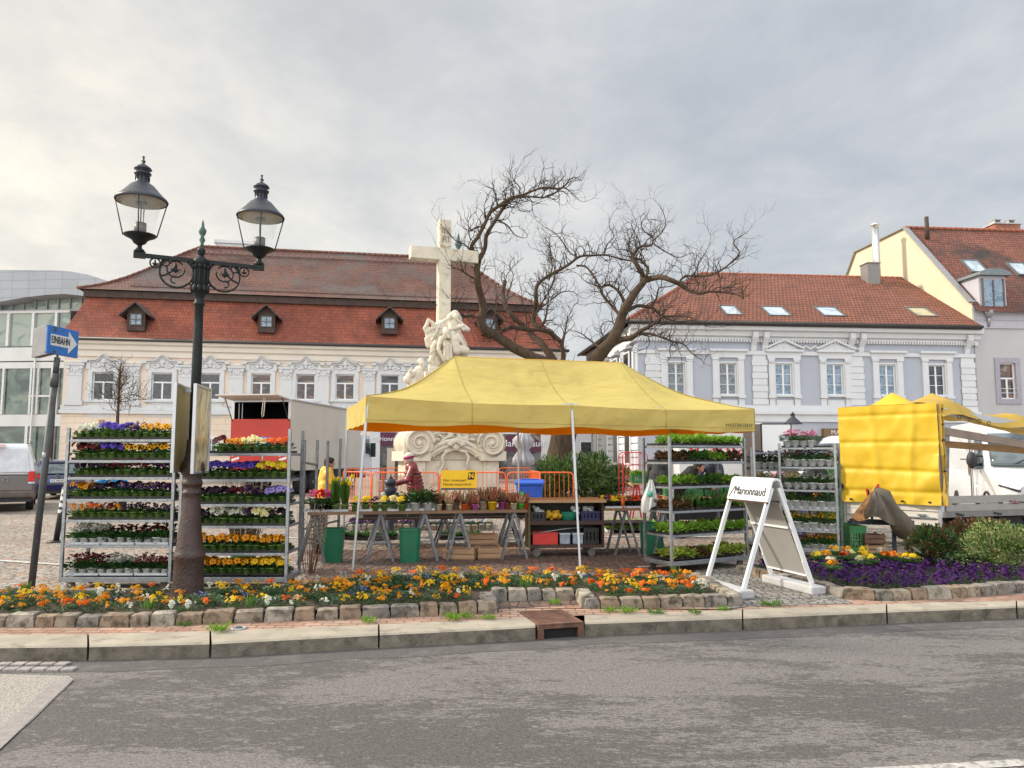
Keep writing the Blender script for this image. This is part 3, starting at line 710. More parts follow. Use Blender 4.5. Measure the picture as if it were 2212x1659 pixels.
for rw_,v in((0,.16),(1,.86)):
 for k in range(70 if rw_==0 else 46):
  u=lerp(T0[0]+4.5*v+2.2,T1[0]-4.5*v-2.2,k/(69 if rw_==0 else 45));p=Vector((u,lerp(T0[1],G0[1],v),lerp(zt,zr,v)-.75*math.sin(math.pi*v)*(1-v)*.9))
  mb.box(p.x-.15,p.y-.06,p.z+.01,p.x+.15,p.y,p.z+.16+.05*(k%2))
mb.build('snow_guards',mat('guard tile',(.20,.13,.11),.8),br,fix=False)
def dormer(u,zc_,y0):
 d=MB();w2=.62
 d.box(-w2,-.85,0,w2,.9,1.45);o=d.build('dormer',darkw,br,loc=(u,y0,zc_));o.scale=(.84,1,.84)
 mb=MB()
 for s_ in(-1,1):
  mb.add([(0,-1.25,2.12),(0,1.6,2.12),(s_*1.05,1.1,1.12),(s_*1.05,-1.25,1.12),(0,-1.25,2.0),(0,1.6,2.0),(s_*1.05,1.1,1.0),(s_*1.05,-1.25,1.0)],[(0,1,2,3),(4,5,6,7),(0,3,7,4),(2,3,7,6),(0,1,5,4),(1,2,6,5)])
 mb.build('dormer_roof',mat('dark weathered shingle',(.07,.055,.05),.85,var=.3,scale=5),o)
 MB().prism([(-w2,1.452),(w2,1.452),(0,1.95)],-.852,-.5).build('gable',darkw,o)
 MB().box(-.37,-.875,.45,.37,-.852,1.22).build('pane',pane_b,o)
 f_=MB()
 for a_ in((-.42,.40,.42,.47),(-.42,1.19,.42,1.26),(-.42,.47,-.35,1.19),(.35,.47,.42,1.19),(-.025,.47,.025,1.19),(-.35,.80,-.025,.85),(.025,.80,.35,.85)):
  f_.box(a_[0],-.91,a_[1],a_[2],-.876,a_[3])
 f_.build('dormer_frame',mat('dark window bars',(.10,.09,.09),.6),o)
for c_,yb in((295,712),(576,716),(841,719),(1058,720)):
 u,z=F1 .uv(c_,yb,.1);dormer(u,z-.1,.75)
mb=MB();mb.tube([(-.30,-.25,zE-.4),(-.32,-.25,0)],.075,8);mb.build('downpipe',darkw,br)
lil=mat('lilac render',(.395,.415,.47),.9,var=.04,scale=.7,bump=.2,bscale=30)
wh2=mat('white stucco trim',(.62,.625,.64),.85,var=.04,scale=1.2,bump=.12,bscale=25,dirt=((.52,.525,.54),1.6,.62))
F2=Fac(1381,42.5,2118,44.5,'lilac_building','lilac building with white stucco trim, pedimented windows and red tiled roof with skylights')
lb=F2 .root;L2=F2 .L;z2=F2 .z(705,1750)
zs1=F2 .z(888,1700)
W2=[];holes=[]
for c_ in(1463,1575,1696,1807,1921,2028):
 u=F2 .u(c_);zt_,zb2=F2 .z(783+(c_-1463)*.010,c_),F2 .z(852+(c_-1463)*.004,c_);hw=.50
 W2 .append((u,zb2,zt_,hw));holes.append((u-hw,u+hw,zb2,zt_))
gl=[(F2 .u(1575),F2 .u(1690),.1,F2 .z(936,1650)),(F2 .u(1705),F2 .u(1800),.1,F2 .z(942,1750)),(F2 .u(1840),F2 .u(2080),.1,F2 .z(940,1950))]
mb=MB();wall_holes(mb,0,L2,zs1,z2,holes,0,.2,0,1);mb.box(0,.34,0,L2,13,z2-.02)
mb.quad((0,0,0),(0,.35,0),(0,.35,z2),(0,0,z2));mb.build('wall',[lil,wh2],lb,fix=False)
mb=MB();wall_holes(mb,0,L2,0,zs1,gl,-.05,.3,0,0);mb.build('ground_floor',lil,lb,fix=False)
mb=MB()
mb.prismx([(-.003,z2-1.0),(-.08,z2-1.0),(-.1,z2-.72),(-.28,z2-.66),(-.34,z2-.42),(-.60,z2-.36),(-.66,z2-.02),(-.003,z2-.02)],-.5,L2+.25)
mb.box(-.1,-.12,z2-1.72,L2,-.002,z2-1.5)
mb.box(-.15,-.30,zs1-.2,L2+.05,-.052,zs1+.0);mb.box(-.1,-.16,zs1-.62,L2,-.052,zs1-.202);mb.box(-.1,-.10,zs1+.003,L2,-.002,zs1+.32)
k=0
x=0
while x<L2:mb.box(x,-.24,z2-1.0,x+.09,-.082,z2-.84);x+=.17
mb.build('cornice',wh2,lb,fix=False)
mb=MB()
rr=random.Random(4)
ub0,ub1=F2 .u(1655),F2 .u(1862)
for k in range(70):
 x=lerp(ub0,ub1,k/69);mb.ell((x,-.05,z2-1.25+.07*math.sin(k*.9)),(.07,.05,.08),6,5)
mb.build('frieze',wh2,lb)
for c_ in(1643,1853,2095):
 u=F2 .u(c_)
 for s_ in((-.33,.33)if c_<2000 else(0,)):
  mb=MB();mb.prismx([(-.005,z2-1.5),(-.12,z2-1.5),(-.18,z2-1.2),(-.5,z2-.75),(-.5,z2-.43),(-.36,z2-.43),(-.3,z2-.7),(-.005,z2-1.0)],u+s_-.16,u+s_+.16);mb.build('console',wh2,lb,bevel=.02)
for c_ in(1412,1643,1853,2095):
 u=F2 .u(c_);mb=MB();mb.box(u-.40,-.07,zs1+.33,u+.40,-.002,z2-1.73);zz=zs1+.35;k=0
 while zz+.34<z2-1.75:
  mb.box(u-.47+(k%2)*.04,-.11,zz,u+.47-(k%2)*.04,-.071,zz+.32);zz+=.375;k+=1
 mb.build('quoin_pilaster',wh2,lb,bevel=.012)
def hood(hw,h,ped):
 mb=MB();t_=.30
 for s_ in(-1,1):
  mb.box(s_*(hw+.08),-.12,-.02,s_*(hw+.42),-.002,h+.18);mb.box(s_*(hw+.05),-.17,h+.18,s_*(hw+.46),-.002,h+.30)
  mb.box(s_*(hw+.03),-.17,-.20,s_*(hw+.47),-.002,-.02)
  mb.box(s_*(hw+.08),-.08,-.95,s_*(hw+.42),-.002,-.22)
  if ped:
   for q in range(3):mb.ell((s_*(hw+.15+q*.1),-.15,h+.10),(.06,.05,.11),7,5)
 mb.box(-hw-.50,-.14,h+.302,hw+.50,-.002,h+.62)
 mb.box(-hw-.62,-.30,h+.66+.0,hw+.62,-.002,h+.78);mb.box(-hw-.54,-.22,h+.622,hw+.54,-.002,h+.658)
 mb.box(-hw-.08,-.05,0,-hw,-.002,h+.08);mb.box(hw,-.05,0,hw+.08,-.002,h+.08);mb.box(-hw,-.05,h,hw,-.002,h+.08)
 mb.box(-hw-.02,-.2,-.12,hw+.02,-.002,-.003)
 mb.box(-hw-.0,-.05,-.85,hw+.0,-.002,-.3);mb.box(-hw+.1,-.08,-.75,hw-.1,-.052,-.4)
 if ped:
  for s_ in(-1,1):mb.prism([(0,h+1.30),(s_*(hw+.66),h+.80),(s_*(hw+.66),h+.90),(0,h+1.43)],-.30,-.002)
  mb.prism([(-hw-.5,h+.782),(hw+.5,h+.782),(0,h+1.28)],-.10,-.002)
  mb.box(-.0,-.14,h+.85,.02,-.1,h+1.0)
 return mb
for k,(u,zb2,zt_,hw)in enumerate(W2):
 h=zt_-zb2;hood(hw,h,k in(2,3)).build('window_surround',wh2,lb,loc=(u,0,zb2),fix=False)
 mb=MB();f_=.06
 for a_ in((-hw,0,-hw+f_,h),(hw-f_,0,hw,h),(-hw+f_,0,hw-f_,f_),(-hw+f_,h-f_,hw-f_,h),(-.05,f_,.05,h-f_)):mb.box(a_[0],.10,a_[1],a_[2],.17,a_[3])
 for z in(.33,.66):
  mb.box(-hw+f_,.11,h*z-.015,-.05,.168,h*z+.015);mb.box(.05,.11,h*z-.015,hw-f_,.168,h*z+.015)
 wf=mb.build('window',winw,lb,loc=(u,0,zb2));MB().box(-hw+.04,.14,.04,hw-.04,.155,h-.04).build('pane',(pane_c,pane_c,pane_b,pane_b,pane_b,pane_d)[k]if k else pane_c,wf)
brn=mat('brown awning board',(.20,.115,.06),.7,var=.1)
for k,h_ in enumerate(gl):MB().box(h_[0],.08,.1,h_[1],.14,h_[3]).build('shop_window',shopglass,lb)
s3=MB().box(F2 .u(1772),-.35,F2 .z(944,1800),F2 .u(1850),-.06,F2 .z(926,1800)).build('shop_sign',brn,lb)
text('sign_lettering','MARTIN',.36,winw,s3,(F2 .u(1812),-.37,F2 .z(935,1800)),ext=.01,space=1.1)
e0=(-.7,-.75,z2);e1=(L2+.02,-.75,z2);g0=roofpt(F2,1515,597,6.5);g1=roofpt(F2,1981,600,6.5);zr2=(g0[2]+g1[2])/2
G0,G1=(g0[0],6.5,zr2),(L2+.02,6.5,zr2)
mb=MB();mb.quad(e0,e1,G1,G0);mb.add([e0,(-.7,13.7,z2),G0],[(0,1,2)]);mb.quad((-.7,13.7,z2),(L2,13.7,z2),G1,G0)
rf=mb.build('roof',tile_new,lb,fix=False,solid=-.08)
mb=MB();ridge_tiles((G0[0],6.5,zr2+.06),(G1[0],6.5,zr2+.06),.12);ridge_tiles((e0[0],e0[1],z2+.1),(G0[0],6.5,zr2+.06),.11);mb.build('ridge_tiles',mat('red ridge tile',(.30,.10,.06),.85,var=.2),rf)
mb=MB();mb.tube([(-.7,-.85,z2-.02),(L2,-.85,z2-.02)],.10,10);mb.tube([(-.8,-.85,z2-.02),(-.8,13.7,z2-.02)],.10,8);mb.box(-.68,-.78,z2-.16,L2,-.55,z2-.10);mb.build('gutter',gutm,lb)
sl=Vector(G0)-Vector((G0[0],-.75,z2));sl.normalize();nrm=Vector((0,-sl.z,sl.y))
skyframe=mat('skylight frame',(.13,.125,.12),.5,metal=.3);skg=panemat('skylight glass',(.30,.36,.42),(.46,.52,.56));skg2=panemat('skylight glass warm',(.25,.24,.18),(.42,.38,.24))
for k,(c_,yb,w_)in enumerate(((1586,683,.85),(1685,684,1.2),(1802,684,1.2),(2003,686,1.2))):
 best=None
 for q in range(60):
  dp=-.75+q*.1;u,z=F2 .uv(c_,yb,dp);zz=z2+(dp+.75)*sl.z/sl.y
  if best is None or abs(z-zz)<best[0]:best=(abs(z-zz),u,dp,zz)
 _,u,dp,zz=best;M_=Matrix((Vector((1,0,0)),sl,nrm)).transposed()
 mb=MB();hh=1.35;w2=w_/2
 for a_ in((-w2-.09,-.09,w2+.09,0),(-w2-.09,hh,w2+.09,hh+.09),(-w2-.09,0,-w2,hh),(w2,0,w2+.09,hh)):mb.box(a_[0],a_[1],.0,a_[2],a_[3],.13)
 mb.xf(Matrix.Translation((u,dp,zz))@M_.to_4x4());o=mb.build('skylight',skyframe,rf)
 mb=MB().box(-w2,0,.07,w2,hh,.09);mb.xf(Matrix.Translation((u,dp,zz))@M_.to_4x4());mb.build('pane',skg2 if k==3 else skg,o)
u=F2 .u(1889,6.0);mb=MB();mb.box(u-.42,5.3,zr2-1.6,u+.42,6.2,zr2+.75);mb.box(u-.48,5.22,zr2+.753,u+.48,6.28,zr2+.80);mb.build('chimney',mat('grey metal chimney',(.22,.20,.19),.5,metal=.3,var=.1),lb)
u=F2 .u(1909,6.8);mb=MB();zt_=F2 .uv(1909,492,6.8)[1];mb.tube([(u,6.8,zr2-.5),(u,6.8,zt_)],.24,14);mb.lathe([(.30,0),(.32,.05),(.1,.22),(0,.24)],14,(u,6.8,zt_+.12));mb.box(u-.02,6.6,zt_,u+.02,7.0,zt_+.15);mb.build('flue_pipe',mat('steel flue',(.62,.62,.60),.35,metal=.8,var=.05),lb)
mb=MB();rr=random.Random(9)
y=.6
while y<12:
 mb.box(-.12,y,5.6,-.002,y+.25,z2-1.5);zz=.3
 y+=3
for k in range(13):mb.box(-.07,.05,.35+k*.40,-.002,12.9,.35+k*.40+.33)
mb.prismx([(0,0)]*3,0,0)if False else None
mb.box(-.35,0,z2-.6,-.003,13,z2-.05);mb.box(-.2,0,z2-1.0,-.004,13,z2-.62);mb.box(-.3,0,5.3,-.003,13,5.58)
mb.build('side_facade',wh2,lb,fix=False)
for y in(1.4,4.4,7.4,10.4):
 for zl,zh in((1.2,3.2),(5.9,7.6)):
  wf=MB().box(-.16,y,zl-.1,-.075,y+1.3,zh+.1).build('window',winw,lb);MB().box(-.18,y+.12,zl,-.1605,y+1.18,zh).build('pane',pane_d,wf)
  MB().box(-.36,y-.25,zh+.25,-.005,y+1.55,zh+.45).build('window_hood',wh2,lb)
greyl=mat('grey lilac render',(.44,.435,.44),.9,var=.05,scale=.8,bump=.2,bscale=30)
ylw=mat('pale yellow render',(.60,.53,.38),.9,var=.05,scale=.5,bump=.2,bscale=30,dirt=((.58,.49,.33),.6,.58))
F3=Fac(2119,44.6,2560,45.8,'corner_house','tall house with pale yellow gable wall and dark stained red roof behind the lilac building')
gb=F3 .root;L3=F3 .L;zg=F3 .z(660,2160)
W_=(F3 .u(2181)-.5,F3 .u(2181)+.5,F3 .z(862,2180),F3 .z(784,2180));W4=(F3 .u(2300)-.5,F3 .u(2300)+.5,W_[2],W_[3])
mb=MB();wall_holes(mb,.03,L3,0,zg-1.4,[W_,W4],-.02,.2,0,0);mb.box(.05,.2,0,L3,18,zg);mb.build('wall',greyl,gb,fix=False)
mb=MB();mb.box(0.04,-.12,zg-1.4,L3,.19,zg-1.05);mb.box(.04,-.05,zg-1.048,L3,.19,zg-.02)
for k in range(3):mb.box(.04,-.09,zg-.9+k*.28,L3,-.052,zg-.86+k*.28)
mb.build('attic_band',mat('attic grey',(.42,.41,.45),.85,var=.05),gb)
for a in(W_,W4):
 mb=MB();mb.box(a[0]-.3,-.09,a[2]-.3,a[0],-.022,a[3]+.3);mb.box(a[1],-.09,a[2]-.3,a[1]+.3,-.022,a[3]+.3);mb.box(a[0],-.09,a[3],a[1],-.022,a[3]+.3);mb.box(a[0],-.09,a[2]-.3,a[1],-.022,a[2])
 mb.build('window_surround',mat('surround grey',(.33,.31,.36),.85),gb)
for a in(W_,W4):
 h=a[3]-a[2];wf=casement(.5,h,.55).build('window',winw,gb,loc=((a[0]+a[1])/2,-.02,a[2]));MB().box(-.45,.15,.05,.45,.165,h-.05).build('pane',pane_r,wf)
 MB().tube([(-.5,-.08,.35),(.5,-.08,.35)],.02,6).tube([(-.5,-.08,.6),(.5,-.08,.6)],.02,6).build('rail',winw,wf)
def gz(px,py):
 r_=ray(px,py);o=Vector((0,0,1.6));t_=(F3 .A-o).dot(F3 .d)/r_.dot(F3 .d);p=o+r_*t_;return(p-F3 .A).dot(F3 .n),p.z
gp=[gz(2099,655),gz(1955,493),gz(1849,545),gz(1829,600)]
yb=gp[3][0]+.2
poly=[(-.0,0),(0,zg),gp[0],gp[1],gp[2],gp[3],(yb,0)]
mb=MB();mb.prismx(poly,0,.03);mb.build('gable_wall',ylw,gb)
mb=MB();cop=[gp[0],gp[1],gp[2],gp[3]]
for a,b_ in zip(cop,cop[1:]):mb.bar((0,a[0],a[1]+.05),(0,b_[0],b_[1]+.05),.35,.12)
mb.build('verge',mat('verge metal',(.30,.30,.30),.5,metal=.4),gb)
tile_d=brickmat('stained roof tiles',(.26,.085,.048),(.16,.055,.036),(.06,.032,.025),.22,.20,.022,'XZ',.85,.9,.3,.4,((.040,.030,.027),.22,.50,.16))
mb=MB();mb.quad((.03,-.5,zg-.45),(L3,-.5,zg-.45),(L3,gp[1][0],gp[1][1]),(.03,gp[1][0],gp[1][1]));mb.quad((.03,gp[1][0],gp[1][1]),(L3,gp[1][0],gp[1][1]),(L3,gp[2][0],gp[2][1]),(.03,gp[2][0],gp[2][1]));mb.quad((.03,gp[2][0],gp[2][1]),(L3,gp[2][0],gp[2][1]),(L3,yb,gp[3][1]),(.03,yb,gp[3][1]))
rf3=mb.build('roof',tile_d,gb,fix=False)
mb=MB();ridge_tiles((.03,gp[1][0],gp[1][1]+.05),(L3,gp[1][0],gp[1][1]+.05),.12);mb.build('ridge_tiles',mat('red ridge tile',(.30,.10,.06)),rf3)
S3=(Vector((0,gp[1][0],gp[1][1]))-Vector((0,-.5,zg-.45)));S3 .normalize();N3=Vector((0,-S3 .z,S3 .y));M3=Matrix((Vector((1,0,0)),S3,N3)).transposed().to_4x4()
def on_roof(px,py):
 o=Vector((0,0,1.6));r_=ray(px,py);nw=F3 .d*0+F3 .n*N3 .y+Vector((0,0,N3 .z));q=F3 .A+F3 .n*-.5+Vector((0,0,zg-.45));t_=(q-o).dot(nw)/r_.dot(nw);p=o+r_*t_
 return Vector(((p-F3 .A).dot(F3 .d),(p-F3 .A).dot(F3 .n),p.z))
for c_,r_ in((2115,589),(2215,595)):
 p=on_roof(c_,r_);mb=MB();w2,hh=.5,1.3
 for a_ in((-w2-.09,-.09,w2+.09,0),(-w2-.09,hh,w2+.09,hh+.09),(-w2-.09,0,-w2,hh),(w2,0,w2+.09,hh)):mb.box(a_[0],a_[1],.0,a_[2],a_[3],.13)
 mb.xf(Matrix.Translation(p)@M3);o=mb.build('skylight',skyframe,rf3);mb=MB().box(-w2,0,.07,w2,hh,.09);mb.xf(Matrix.Translation(p)@M3);mb.build('pane',skg,o)
p=on_roof(2180,697);dm=MB();dm.box(p.x-.85,-.1,zg-.4,p.x+.85,5,zg+1.75);dd=dm.build('dormer',mat('attic grey',(.42,.41,.45)),gb)
mb=MB();mb.prism([(p.x-1.05,zg+1.752),(p.x+1.05,zg+1.752),(p.x+.95,zg+1.95),(p.x+.4,zg+2.15),(p.x-.4,zg+2.15),(p.x-.95,zg+1.95)],-.45,5.3);mb.build('dormer_roof',mat('sheet metal',(.17,.19,.20),.45,metal=.4),dd)
MB().box(p.x-.62,-.16,zg-.25,p.x+.62,-.103,zg+1.5).build('pane',pane_b,dd);
f_=MB();f_.box(p.x-.70,-.2,zg-.32,p.x-.62,-.102,zg+1.58);f_.box(p.x+.62,-.2,zg-.32,p.x+.70,-.102,zg+1.58);f_.box(p.x-.04,-.2,zg-.25,p.x+.04,-.163,zg+1.5);f_.build('dormer_frame',mat('dark window bars',(.1,.09,.09)),dd)
mb=MB()
for k in range(10):
 x=.25+k*.22;mb.tube([(x,.15,zg-.0),(x,.15,zg+.28)],.02,5)
mb.tube([(.2,.15,zg+.28),(2.3,.15,zg+.28)],.025,5);mb.tube([(.2,.15,zg+.1),(2.3,.15,zg+.1)],.025,5);mb.build('snow_fence',winw,gb)
u,zc_=F3 .uv(2170,487,9.5);zc_-=1.1
mb=MB();mb.box(u-1.0,9.2,zc_-2,u+1.0,10.3,zc_+1.1);ck=mb.build('chimney',brickmat('chimney brick',(.36,.11,.05),(.28,.08,.04),(.25,.2,.16),.22,.08,.012,'XZ'),gb)
mb=MB();mb.box(u-1.1,9.1,zc_+1.103,u+1.1,10.4,zc_+1.2)
for s_ in(-.55,.55):mb.box(u+s_-.3,9.4,zc_+1.5,u+s_+.3,10.1,zc_+1.54);mb.box(u+s_-.25,9.45,zc_+1.2,u+s_-.2,10,zc_+1.5);mb.box(u+s_+.2,9.45,zc_+1.2,u+s_+.25,10,zc_+1.5)
mb.build('chimney_cap',mat('concrete cap',(.4,.4,.39)),ck)
u=F3 .u(1990,gp[1][0]-.6)
mb=MB();mb.tube([(.9,gp[1][0]-1,gp[1][1]-1),(.9,gp[1][0]-1,gp[1][1]+.5)],.13,10);mb.build('vent_pipe',darkw,gb)
mb=MB();mb.tube([(.9,-.2,zg-.6),(.9,-.2,zg-.9),(.9,-.12,zg-1.3)],.09,8);mb.lathe([(.09,-.3),(.25,0),(.25,.12)],10,(.9,-.25,zg-.5));mb.build('downpipe',mat('zinc pipe',(.35,.37,.38),.4,metal=.5),gb)
F0=Fac(-420,54,134,52.5,'glass_building','modern white and glass building with a wavy metal roof')
mbd=F0 .root;L0=F0 .L
gteal=panemat('tinted glass',(.022,.05,.05),(.07,.115,.105),(.16,.20,.17),.35);glit=panemat('pale tinted glass',(.13,.19,.18),(.27,.32,.28),None,.4)
wpan=mat('white facade panel',(.60,.61,.60),.6,var=.05,scale=1);wmul=mat('white mullion',(.62,.64,.64),.5)
def Z0(y):return F0 .z(y,70)
MB().box(0,.1,0,L0,12,Z0(745)).build('core',mat('dim interior',(.10,.115,.11),.8),mbd)
for(ya,yb_,m_,nm)in((980,921,gteal,'glazing'),(895,796,gteal,'glazing'),(748,677,glit,'glazing')):
 MB().box(0,.02,Z0(ya+(200 if ya==980 else 0))if ya!=980 else 0,L0,.08,Z0(yb_)).build(nm,m_,mbd)
mb=MB()
for ya,yb_ in((921,895),(796,782),(780,750),(677,671)):mb.box(0,-.12,Z0(ya),L0,.09,Z0(yb_)-.02)
mb.build('spandrel',wpan,mbd)
mb=MB()
cols=[-300,-190,-95,5,65,80,110,122]
for c_ in cols:u=F0 .u(c_);mb.box(u-.07,-.16,Z0(895),u+.07,.019,Z0(796))
for c_ in(-250,-150,-60,8,62,112):u=F0 .u(c_);mb.box(u-.09,-.16,Z0(748),u+.09,.019,Z0(677))
for c_ in(-200,-80,62,118):u=F0 .u(c_);mb.box(u-.1,-.17,0,u+.1,.019,Z0(921))
for c_ in(75,):u=F0 .u(c_);mb.box(u-.05,-.35,0,u+.05,-.25,Z0(750))
mb.box(F0 .u(62),-.15,Z0(858),F0 .u(120),.018,Z0(854));mb.box(F0 .u(-300),-.15,Z0(858),F0 .u(0),.018,Z0(854))
mb.build('mullion_grid',wmul,mbd,fix=False)
rf0=[(-420,580),(-200,581),(0,583),(110,584),(150,586),(190,593),(225,605),(256,618)]
rb0=[(-420,668),(-100,662),(0,652),(50,643),(100,637),(140,635),(190,640),(256,660)]
cl_top=[]
mb=MB();mb2=MB();mb3=MB()
TP=[F0 .uv(a,b_,-1.0)for a,b_ in rf0];BP=[F0 .uv(a,b_,-1.0)for a,b_ in rb0]
mb.prism([(u,z)for u,z in BP]+[(u,z)for u,z in reversed(TP)],-1.02,-.9)
for i in range(len(TP)-1):
 (u0,z0),(u1,z1_)=TP[i],TP[i+1]
 mb.quad((u0,-1.0,z0),(u1,-1.0,z1_),(u1,14,z1_+.6),(u0,14,z0+.6));(u0,z0),(u1,z1_)=BP[i],BP[i+1];mb.quad((u0,-.95,z0),(u1,-.95,z1_),(u1,10,z1_),(u0,10,z0))
fm=brickmat('roof fascia panels',(.33,.35,.38),(.30,.32,.35),(.22,.24,.26),1.2,.6,.02,'XZ',.5,.3,.08,.5,offset=0)
mb.build('roof',fm,mbd,fix=False)
zc0,zc1=Z0(671),F0 .z(640,100)+.6
MB().box(0,.3,zc0-.05,L0+3.2,.36,zc1).build('clerestory_glass',glit,mbd)
mb=MB()
for k in range(26):u=k*(L0+3.2)/26;mb.box(u-.04,.18,zc0,u+.04,.299,zc1)
mb.box(0,.1,zc0-.04,L0+3.2,.29,zc0+.1);mb.build('clerestory_bars',mat('grey bars',(.30,.31,.32),.5),mbd,fix=False)
def fill_house(name,label,px0,px1,Z,ytop,m_,roofm,yr):
 x0,x1=xat(px0,Z),xat(px1,Z);h=zat(ytop,Z);r_=thing(name,label,'building',(x0,Z,0));w_=x1-x0
 MB().box(0,0,0,w_,9,h).build('wall',m_,r_);zr_=zat(yr,Z+4)
 mb=MB();mb.prismx([(-.5,h),(9.5,h),(4.5,zr_)],-.3,w_+.3);mb.build('roof',roofm,r_)
 k=max(1,int(w_/2.6))
 for i in range(k):
  for zz in(1.2,4.6):
   if zz+1.7<h:
    u=(i+.5)*w_/k;wf=MB().box(u-.6,-.08,zz-.1,u+.6,-.002,zz+1.8).build('window',winw,r_);MB().box(u-.48,-.1,zz,u+.48,-.081,zz+1.7).build('pane',pane_d,wf)
fill_house('far_house','pale low house at the end of the side street behind the tree',1165,1300,72,905,mat('white render',(.62,.62,.66),.9,var=.05),tile_new,885)
iron=mat('black cast iron',(.009,.012,.012),.55,var=.25,scale=9,bump=.25,bscale=50,spec=.35)
ironr=mat('rust brown cast iron',(.055,.030,.024),.5,var=.45,scale=5,bump=.5,bscale=35,spec=.5,dirt=((.05,.05,.05),6,.55))
glz=glassmat('lantern glass',(.92,.93,.90),.03,.13)
galv=mat('galvanised steel',(.33,.35,.37),.42,metal=.75,var=.18,scale=18,bump=.1)
galvd=mat('dull zinc steel',(.20,.21,.22),.5,metal=.6,var=.25,scale=14)
ZL=8.3;lp=gnd(405,1300);ZL=lp.y
def lz(y):return zat(y,ZL)
def lr(w_):return w_/2/FPX*ZL
lamp=thing('street_lamp','black twin lantern street lamp with scrolled arms and rusty fluted base','street lamp',(lp.x,ZL,0))
prof=[(66,1312),(64,1290),(61,1245),(60,1208),(64,1204),(64,1197),(59,1192),(56,1185),(50,1165),(42,1125),(36,1080),(35,1068),(39,1066),(39,1062),(35,1060),(35,1050),(42,1048),(42,1040),(38,1037),(36,1030),(46,1022),(50,1014),(48,1005),(40,995),(33,985),(29,968),(28,950)]
MB().lathe([(lr(a),lz(b_))for a,b_ in prof],28).build('base',ironr,lamp)
prof=[(21,950),(21,780),(19,700),(18,661),(24,659),(24,655),(19,652),(20,642),(28,637),(28,634),(31,632),(31,572),(34,570),(34,563),(22,558),(14,553),(8,550)]
mb=MB().lathe([(lr(a),lz(b_))for a,b_ in prof],22)
for k in range(10):
 a=2*math.pi*k/10;r_=lr(31);mb.tube([(r_*math.cos(a),r_*math.sin(a),lz(632)),(r_*math.cos(a),r_*math.sin(a),lz(574))],.012,6)
 mb.ell((r_*math.cos(a),r_*math.sin(a),lz(625)),(.03,.03,.05),7,5);mb.ell((r_*math.cos(a),r_*math.sin(a),lz(578)),(.025,.025,.03),7,5)
mb.build('pole',iron,lamp)
mb=MB();mb.ell((0,0,lz(542)),(lr(18),)*3,14,10);mb.lathe([(.02,0),(.045,.02),(.02,.05)],10,(0,0,lz(552)));mb.build('finial',iron,lamp)
ASC=.87
armd=Vector((.84,.42,0)).normalized();aM=Matrix((armd,Vector((-armd.y,armd.x,0)),Vector((0,0,1)))).transposed().to_4x4()
zarm=lz(566)
def scroll(sx):
 mb=MB()
 mb.box(sx*.06,-.025,zarm-.02,sx*.70,.025,zarm+.03)
 mb.box(sx*.66,-.035,zarm-.03,sx*.80,.035,zarm+.05)
 def arc(cx,cz,r_,a0,a1,th=.013,n_=22):
  mb.tube([(sx*(cx+r_*math.cos(lerp(a0,a1,k/n_))),0,cz+r_*math.sin(lerp(a0,a1,k/n_)))for k in range(n_+1)],th,6)
 arc(.29,zarm-.17,.20,R(20),R(-340),.014,30)
 arc(.30,zarm-.13,.105,R(-190),R(140),.011)
 arc(.545,zarm-.075,.06,R(0),R(360),.010)
 arc(.425,zarm-.055,.045,R(0),R(360),.010)
 arc(.52,zarm-.02,.22,R(-100),R(-165),.013)
 arc(.14,zarm-.37,.06,R(10),R(190),.011)
 arc(.31,zarm-.27,.045,R(-110),R(120),.010)
 mb.tube([(sx*.08,0,zarm-.36),(sx*.10,0,zarm-.2),(sx*.11,0,zarm-.03)],.012,6)
 for cx,cz,q in((.30,zarm-.12,.075),(.545,zarm-.075,.045)):
  mb.ell((sx*cx,0,cz+.005),(q*.28,.012,q*.95),8,6)
  for s_ in(-1,1):mb.tube([(sx*cx,0,cz-q*.6),(sx*cx+s_*q*.55,0,cz-q*.1),(sx*cx+s_*q*.9,0,cz-q*.25)],[.012,.010,.004],5)
  mb.tube([(sx*cx-q*.5,0,cz-q*.55),(sx*cx+q*.5,0,cz-q*.55)],.007,5)
 mb.xf(aM@Matrix.Translation((0,0,zarm))@Matrix.Diagonal((ASC,1,ASC,1))@Matrix.Translation((0,0,-zarm)));return mb
for sx in(-1,1):scroll(sx).build('arm',iron,lamp)
irong=mat('grey lantern metal',(.028,.031,.042),.45,var=.1,spec=.45)
cyl=mat('ballast housing',(.10,.095,.09),.5,metal=.4,var=.2)
refl=mat('lantern reflector',(.42,.38,.30),.5,var=.1)
